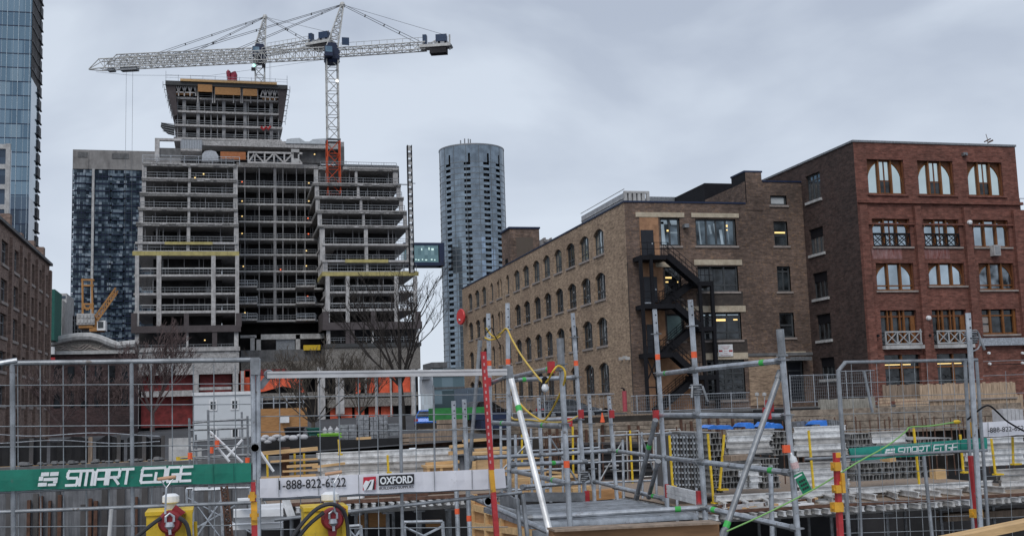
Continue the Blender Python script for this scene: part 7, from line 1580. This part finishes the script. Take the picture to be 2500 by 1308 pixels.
# yellow machines with red couplings at the bottom edge
def machine(lbl, cx, cy, Y, box, cap, hose):
    t = thing('yellow_machine', lbl, 'machine', tuple(aY(cx, 1308, Y)), 'yellow machines'); P = lambda x, y, d=0: aY(x, y, Y+d)
    x0, y0, x1 = box; a, c = P(x0, y0, .12), P(x1, 1340, .12); b = MB(); b.box(a.x, Y+.06, c.z, c.x, Y+.3, a.z); part(t, 'housing', b, M['yellow'])
    b = MB(); b.box(a.x-.006, Y+.05, a.z-.012, c.x+.006, Y+.31, a.z+.006); b.box(c.x-.028, Y+.045, c.z, c.x+.004, Y+.06, a.z); part(t, 'housing_rim', b, M['yellow'])
    p, q = P(cap[0], cap[1], .2), P(cap[0], y0, .2); r = cap[2]*Y/2771; b = MB(); b.tube(q, p, r*.8, 14); part(t, 'exhaust_pipe', b, M['concl'], smooth=False); b = MB(); b.lathe([(r*.9,-.035),(r*1.15,-.03),(r*1.15,0),(r*.7,.012)], p, 14); part(t, 'exhaust_cap', b, M['white'])
    k = Y/2771; C = P(cx, cy); b = MB(); b.lathe([(.02,-.02),(27*k*.8,-.02),(27*k,0),(27*k,.03),(20*k,.04)], C, 22, 0, 'y'); b.prism([C+V((-12*k,.01,-20*k)), C+V((12*k,.01,-20*k)), C+V((8*k,.01,-45*k)), C+V((-8*k,.01,-45*k))], (0,.03,0)); b.prism([C+V((-2*k,.01,20*k)), C+V((16*k,.01,8*k)), C+V((34*k,.01,20*k)), C+V((12*k,.01,38*k))], (0,.03,0)); part(t, 'red_coupling', b, plain('oxide_red', (.20,.015,.02), .45, var=.2))
    b = MB(); b.path([C+V((-9*k,-.03,2*k)), C+V((-9*k,-.03,14*k)), C+V((0,-.03,21*k)), C+V((9*k,-.03,14*k)), C+V((9*k,-.03,2*k))], 3*k, 6); b.lathe([(6*k,-14*k),(11*k,-8*k),(9*k,2*k)], C+V((0,-.035,0)), 8); b.tube(C+V((0,-.035,-12*k)), C+V((1*k,-.035,-26*k)), 3.5*k, 6); part(t, 'shackle', b, M['galv'])
    top = P(cx-8 if cx < 600 else cx+2, cy-108 if cx < 600 else cy-112); b = MB(); S = C+V((-10*k if cx < 600 else 4*k,-.03,20*k)); kn = S+(top-S)*.72; b.tube(S, kn, 2.6*k, 6); b.tube(kn, top+V((-16*k,0,0)), 1.4*k, 5); b.tube(kn, top+V((16*k,0,0)), 1.4*k, 5); hd = part(t, 'pull_wire', b, M['galv'])
    b = MB(); b.tube(top+V((-20*k,0,-2*k)), top+V((20*k,0,2*k)), 4*k, 8); part(hd, 'wooden_grip', b, plain('grip_wood', (.48,.28,.17), .6))
    for h in hose: b = MB(); b.path(smooth([(x, y, Y+dd) for x, y, dd in h]), .0105, 8); part(t, 'hose', b, plain('rubber_hose', (.025,.025,.028), .5))
machine('left yellow machine with a red coupling and wooden pull grip', 415, 1274, 6.0, (359,1250,468), (417,1210,17), (((392,1264,-.02),(370,1280,-.05),(330,1312,-.08)), ((436,1262,-.02),(456,1280,-.02),(466,1330,-.02))))
machine('right yellow machine with a red coupling and a looped black hose', 812, 1266, 6.0, (741,1240,845), (806,1205,19), (((700,1330,-.1),(735,1280,-.08),(775,1240,-.05),(812,1230,-.05),(838,1246,-.02),(848,1280,0),(850,1330,0)), ((790,1250,-.03),(750,1284,-.06),(715,1330,-.08))))
b = MB(); b.tube(aY(477, 1272, 6.3), aY(479, 1330, 6.3), .009, 8); solo('yellow_rod', b, M['yellow'], 'thin yellow rod right of the left yellow machine', 'rod')
b = MB(); b.tube(aY(272, 1242, 7), aY(265, 1330, 7), .011, 8); solo('white_rod', b, M['concl'], 'slim white rod leaning left of the left yellow machine', 'rod')
b = MB(); p, q = aY(545, 1252, 6.4), aY(600, 1330, 6.4)
# bottle, tag, ropes
p = aY(1926, 1096, 8.9); b = MB(); b.box(p.x-.032, 8.93, p.z-.03, p.x+.03, 8.96, p.z+.035); solo('orange_tag', b, M['orange'], 'orange tape wrap on the tall right scaffold standard', 'tape')
t = thing('plastic_bottle', 'clear plastic bottle tied to the tall right scaffold standard', 'bottle', tuple(aY(1942, 1150, 8.85))); A, B = aY(1931, 1104, 8.85), aY(1945, 1150, 8.85)
b = MB(); b.path([A+(B-A)*f for f in (0,.12,.3,.4,.7,.95,1)], [.009,.01,.03,.032,.031,.032,.024], 12); part(t, 'bottle_body', b, plain('clear_plastic', (.62,.64,.66), .2, var=.15, scale=30), smooth=True)
b = MB(); b.path([A+(B-A)*f for f in (.5,.82)], .0335, 12); part(t, 'bottle_label', b, plain('bottle_label', (.60,.42,.42), .6, var=.3, scale=60))
t = thing('green_tag', 'green inspection tag hanging tilted below the plastic bottle', 'tag', tuple(aY(1960, 1180, 8.8))); q = [(1938,1160),(1960,1150),(1983,1196),(1961,1206)]
b = MB(); b.prism([aY(x, y, 8.8) for x, y in q], (0,.006,0)); part(t, 'card', b, plain('tag_green', (.01,.20,.10), .45, var=.1))
b = MB(); b.prism([aY(x, y, 8.797) for x, y in ((1939,1166),(1957,1155),(1959,1158),(1941,1169))], (0,.002,0)); part(t, 'white_strip', b, M['white'])
b = MB()
for r in range(3):
    for c in range(3): cx, cy = 1952+5.2*c+4.4*r, 1176-2.6*c+9*r; b.prism([aY(cx+x, cy+y, 8.797) for x, y in ((-2,-2),(2,-4),(4,1),(0,3))], (0,.002,0))
part(t, 'print', b, M['ink'])
b = MB(); b.path(smooth([(1774,1296,8.6),(1850,1262,8.6),(1932,1222,8.55),(2010,1180,8.6),(2090,1130,8.7),(2165,1088,8.8),(2212,1052,8.9),(2222,1042,8.95),(2270,1039,9),(2330,1030,9)]), .0065, 6); solo('green_rope', b, plain('lime_rope', (.20,.40,.12), .6, var=.15), 'lime green rope slanting up from the pit to the right barrier', 'rope')
p = aY(2335, 1029, 9); b = MB(); b.lathe([(.01,-.03),(.018,-.01),(.018,.02),(.008,.04)], p, 8, 0, 'x'); solo('rope_hook', b, M['yellow'], 'small yellow hook at the end of the lime green rope', 'hook')
b = MB(); b.path(smooth([(2362,1024,8.9),(2385,1004,8.8),(2412,989,8.8),(2436,1006,8.9),(2462,1030,9),(2520,1062,9.1)]), .008, 6); solo('black_cable', b, M['black'], 'black cable looping over the right barrier frame', 'cable')
b = MB(); b.path(smooth([(2360,812,8.8),(2384,806,8.75),(2392,830,8.75),(2388,850,8.75),(2370,856,8.7),(2362,838,8.75)]), .007, 6); solo('wire_coil', b, M['galvd'], 'tangled grey wire coil on the thick right standard', 'wire')
b = MB(); b.bar(aY(1345, 1314, 8.0), aY(1748, 1294, 8.0), .12, .12); o = solo('timber_baulk', b, wood('brown_timber', (.24,.13,.065), (.7, 5, 5), .4), 'brown timber beam along the bottom edge under the scaffold platform', 'beam')
b = MB(); b.bar(aY(1345, 1292, 7.96), aY(1746, 1273, 7.96), .2, .014); solo('timber_plank', b, M['oldwood'], 'weathered plank lying on the brown timber beam at the bottom edge', 'plank')
b = MB(); b.bar(aY(2270, 1326, 7.6), aY(2520, 1274, 7.6), .16, .05); solo('timber_plank', b, M['lumber'], 'pale plank rising at the bottom right corner', 'plank')
# ------------------------------------------------------------------ more clutter of the pit
t = thing('dark_timber_stack', 'dark stack of old shoring timbers under black sheets in the middle of the pit', 'timber stack', tuple(aY(1480, 1190, 52)))
for k in range(15):
    y = 1084+7.4*k; b = MB(); x0 = 1356+rnd.random()*40; x1 = 1600-rnd.random()*50; b.bar(aY(x0, y, 52+rnd.random()*.3), aY(x1, y-4, 52+rnd.random()*.3), .5, .10+.03*rnd.random()); part(t, 'timber', b, M['inner' if k % 3 else 'inner2'])
for k in range(5): b = MB(); p = aY(1380+48*k, 1110+14*(k % 3), 51.6); b.bar(p, p+V((.7,0,.03)), .1, .07); part(t, 'pale_patch', b, M['conc'])  # short pale bars scattered over the dark timbers
def crate(x0, y0, x1, y1, Y, lbl, mat='lumber', d=.8):
    p, q = aY(x0, y0, Y), aY(x1, y1, Y); t = thing('formwork_box', lbl, 'formwork', ((p.x+q.x)/2, Y, q.z)); b = MB(); b.box(p.x, Y, q.z, q.x, Y+d, p.z); part(t, 'panel', b, M['ply2'])
    n = max(2, int((q.x-p.x)/.45))
    for k in range(n+1): X = p.x+(q.x-p.x)*k/n; b = MB(); b.box(X-.04, Y-.08, q.z, X+.04, Y-.005, p.z+.04); part(t, 'stud', b, M[mat])
    b = MB(); b.box(p.x-.05, Y-.1, p.z, q.x+.05, Y+d, p.z+.06); part(t, 'top_plate', b, M[mat])
M['ply2'] = wood('pale_plywood', (.50,.33,.18), (1, 1, 4), .25)
crate(1156, 1110, 1238, 1160, 30, 'pale plywood formwork box behind the tall red prop')
crate(1255, 1150, 1330, 1200, 34, 'pale plywood formwork box behind the silver diagonal tube')
crate(1045, 1142, 1108, 1168, 31.2, 'low plywood formwork box at the end of the long beam stack')
crate(1340, 1168, 1420, 1206, 38, 'plywood formwork box behind the work platform')
for i, (x0, y0, x1, y1, Y, h) in enumerate(((1160,1098,1236,1092,31,.07), (1250,1120,1345,1112,36,.09), (1262,1140,1372,1128,35,.07), (1240,1172,1330,1166,32,.08), (1330,1150,1420,1160,37,.08), (1130,1076,1200,1071,33,.08), (1396,1196,1440,1190,30,.12))):
    plank(x0, y0, x1, y1, Y, h, 'pale timber lying across the forms in the middle of the pit', 'timbers across the middle forms')
for i, (x0, x1, yt, yb, Y) in enumerate(((1500,1560,1052,1180,44), (1565,1625,1075,1190,40), (1610,1660,1048,1120,38))):
    t = thing('guard_frame', 'thin grey guard frame standing among the black sheets and stakes in the pit', 'guard frame', tuple(aY((x0+x1)/2, yb, Y)), 'guard frames in the pit')
    for x in (x0, (x0+x1)/2, x1): b = MB(); b.tube(aY(x, yt, Y), aY(x+3, yb, Y), .028, 5); part(t, 'post', b, M['alud'])
    for f in (0, .45, .75): y = yt+(yb-yt)*f; b = MB(); b.tube(aY(x0, y+2, Y), aY(x1, y-1, Y), .025, 5); part(t, 'rail', b, M['alud'])
for i, (x, y0, y1, Y) in enumerate(((1262,1062,1190,45),(1290,1050,1196,48),(1322,1046,1190,47),(1352,1058,1150,46),(1240,1070,1150,44))):
    b = MB(); b.tube(aY(x, y0, Y), aY(x+3, y1, Y), .07, 6); solo('steel_stake', b, M['rust'], 'rusty steel stake standing behind the scaffold in the pit', 'stake', 'rusty steel stakes')
for i, (x, y, r, m) in enumerate(((1500,1286,9,'bag'),(1560,1282,7,'lumber'),(1622,1280,8,'bag'),(1660,1276,6,'ply2'),(1470,1290,7,'rust'),(1590,1288,8,'ply2'))):
    p = aY(x, y, 15); b = MB(); q = r*15/2771; b.prism([p+V((-q,0,-q*.5)), p+V((q*1.2,0,-q*.4)), p+V((q,0,q*.3)), p+V((-q*.4,0,q*.6))], (0,q,0)); solo('scrap_piece', b, M[m], 'scrap of material below the scaffold platform', 'scrap', 'scraps below the platform')

# shoring grid between the front scaffold and the pit wall, and small debris on the decks
t = thing('pit_scaffold', 'thin grey shoring scaffold standing in the pit behind the front scaffold', 'scaffold', tuple(aY(1450, 1200, 22)))
for i, (x, y0, y1, Y) in enumerate(((1222,1040,1215,22),(1258,1060,1230,19),(1296,1045,1215,23),(1342,1062,1225,20),(1372,1050,1215,24),(1412,1068,1215,21),(1462,1046,1215,25),(1520,1072,1215,22),(1566,1054,1215,25),(1600,1066,1215,23),(1652,1190,1290,20),(1700,1190,1290,21))):
    b = MB(); b.tube(aY(x, y0, Y), aY(x+3, y1, Y), .027, 6); part(t, 'standard', b, M['galv'])
for x0, y0, x1, y1, Y in ((1222,1072,1412,1064,22),(1222,1150,1372,1144,22),(1296,1100,1462,1092,23),(1412,1130,1600,1122,23),(1462,1064,1640,1056,25),(1412,1180,1600,1172,23),(1240,1196,1345,1190,21)):
    b = MB(); b.tube(aY(x0, y0, Y), aY(x1, y1, Y), .024, 6); part(t, 'ledger', b, M['galv'])
for x0, y0, x1, y1, Y in ((1224,1148,1296,1074,22),(1344,1070,1410,1176,21),(1466,1170,1520,1076,24),(1566,1064,1600,1160,24)):
    b = MB(); b.tube(aY(x0, y0, Y), aY(x1, y1, Y), .02, 5); part(t, 'brace', b, M['galvd'])
R_ = random.Random(44)
for k in range(46):
    right = k > 16; X = R_.uniform(XR0+.4, XR1-8) if right else R_.uniform(XL0+.3, XL1-.4); z = zR if right else zL; Y = R_.uniform(28.3, 29.2) if right else R_.uniform(28.3, 32)
    a = R_.uniform(-.5, .5); L0 = R_.uniform(.25, 1.3); w = R_.uniform(.06, .2); h = R_.uniform(.03, .12); b = MB(); d = V((math.cos(a), math.sin(a), 0))*L0; b.bar(V((X, Y, z+h/2+.002)), V((X, Y, z+h/2+.002+R_.uniform(0,.05)))+d, w, h)
    solo('deck_offcut', b, M[R_.choice(('lumber','oldwood','alud','rust','bag','ply2','galvd','white'))], 'offcut lying on the front edge of the right deck' if right else 'offcut lying on the middle deck behind the white banner', 'offcut', 'offcuts on the right deck' if right else 'offcuts on the middle deck')
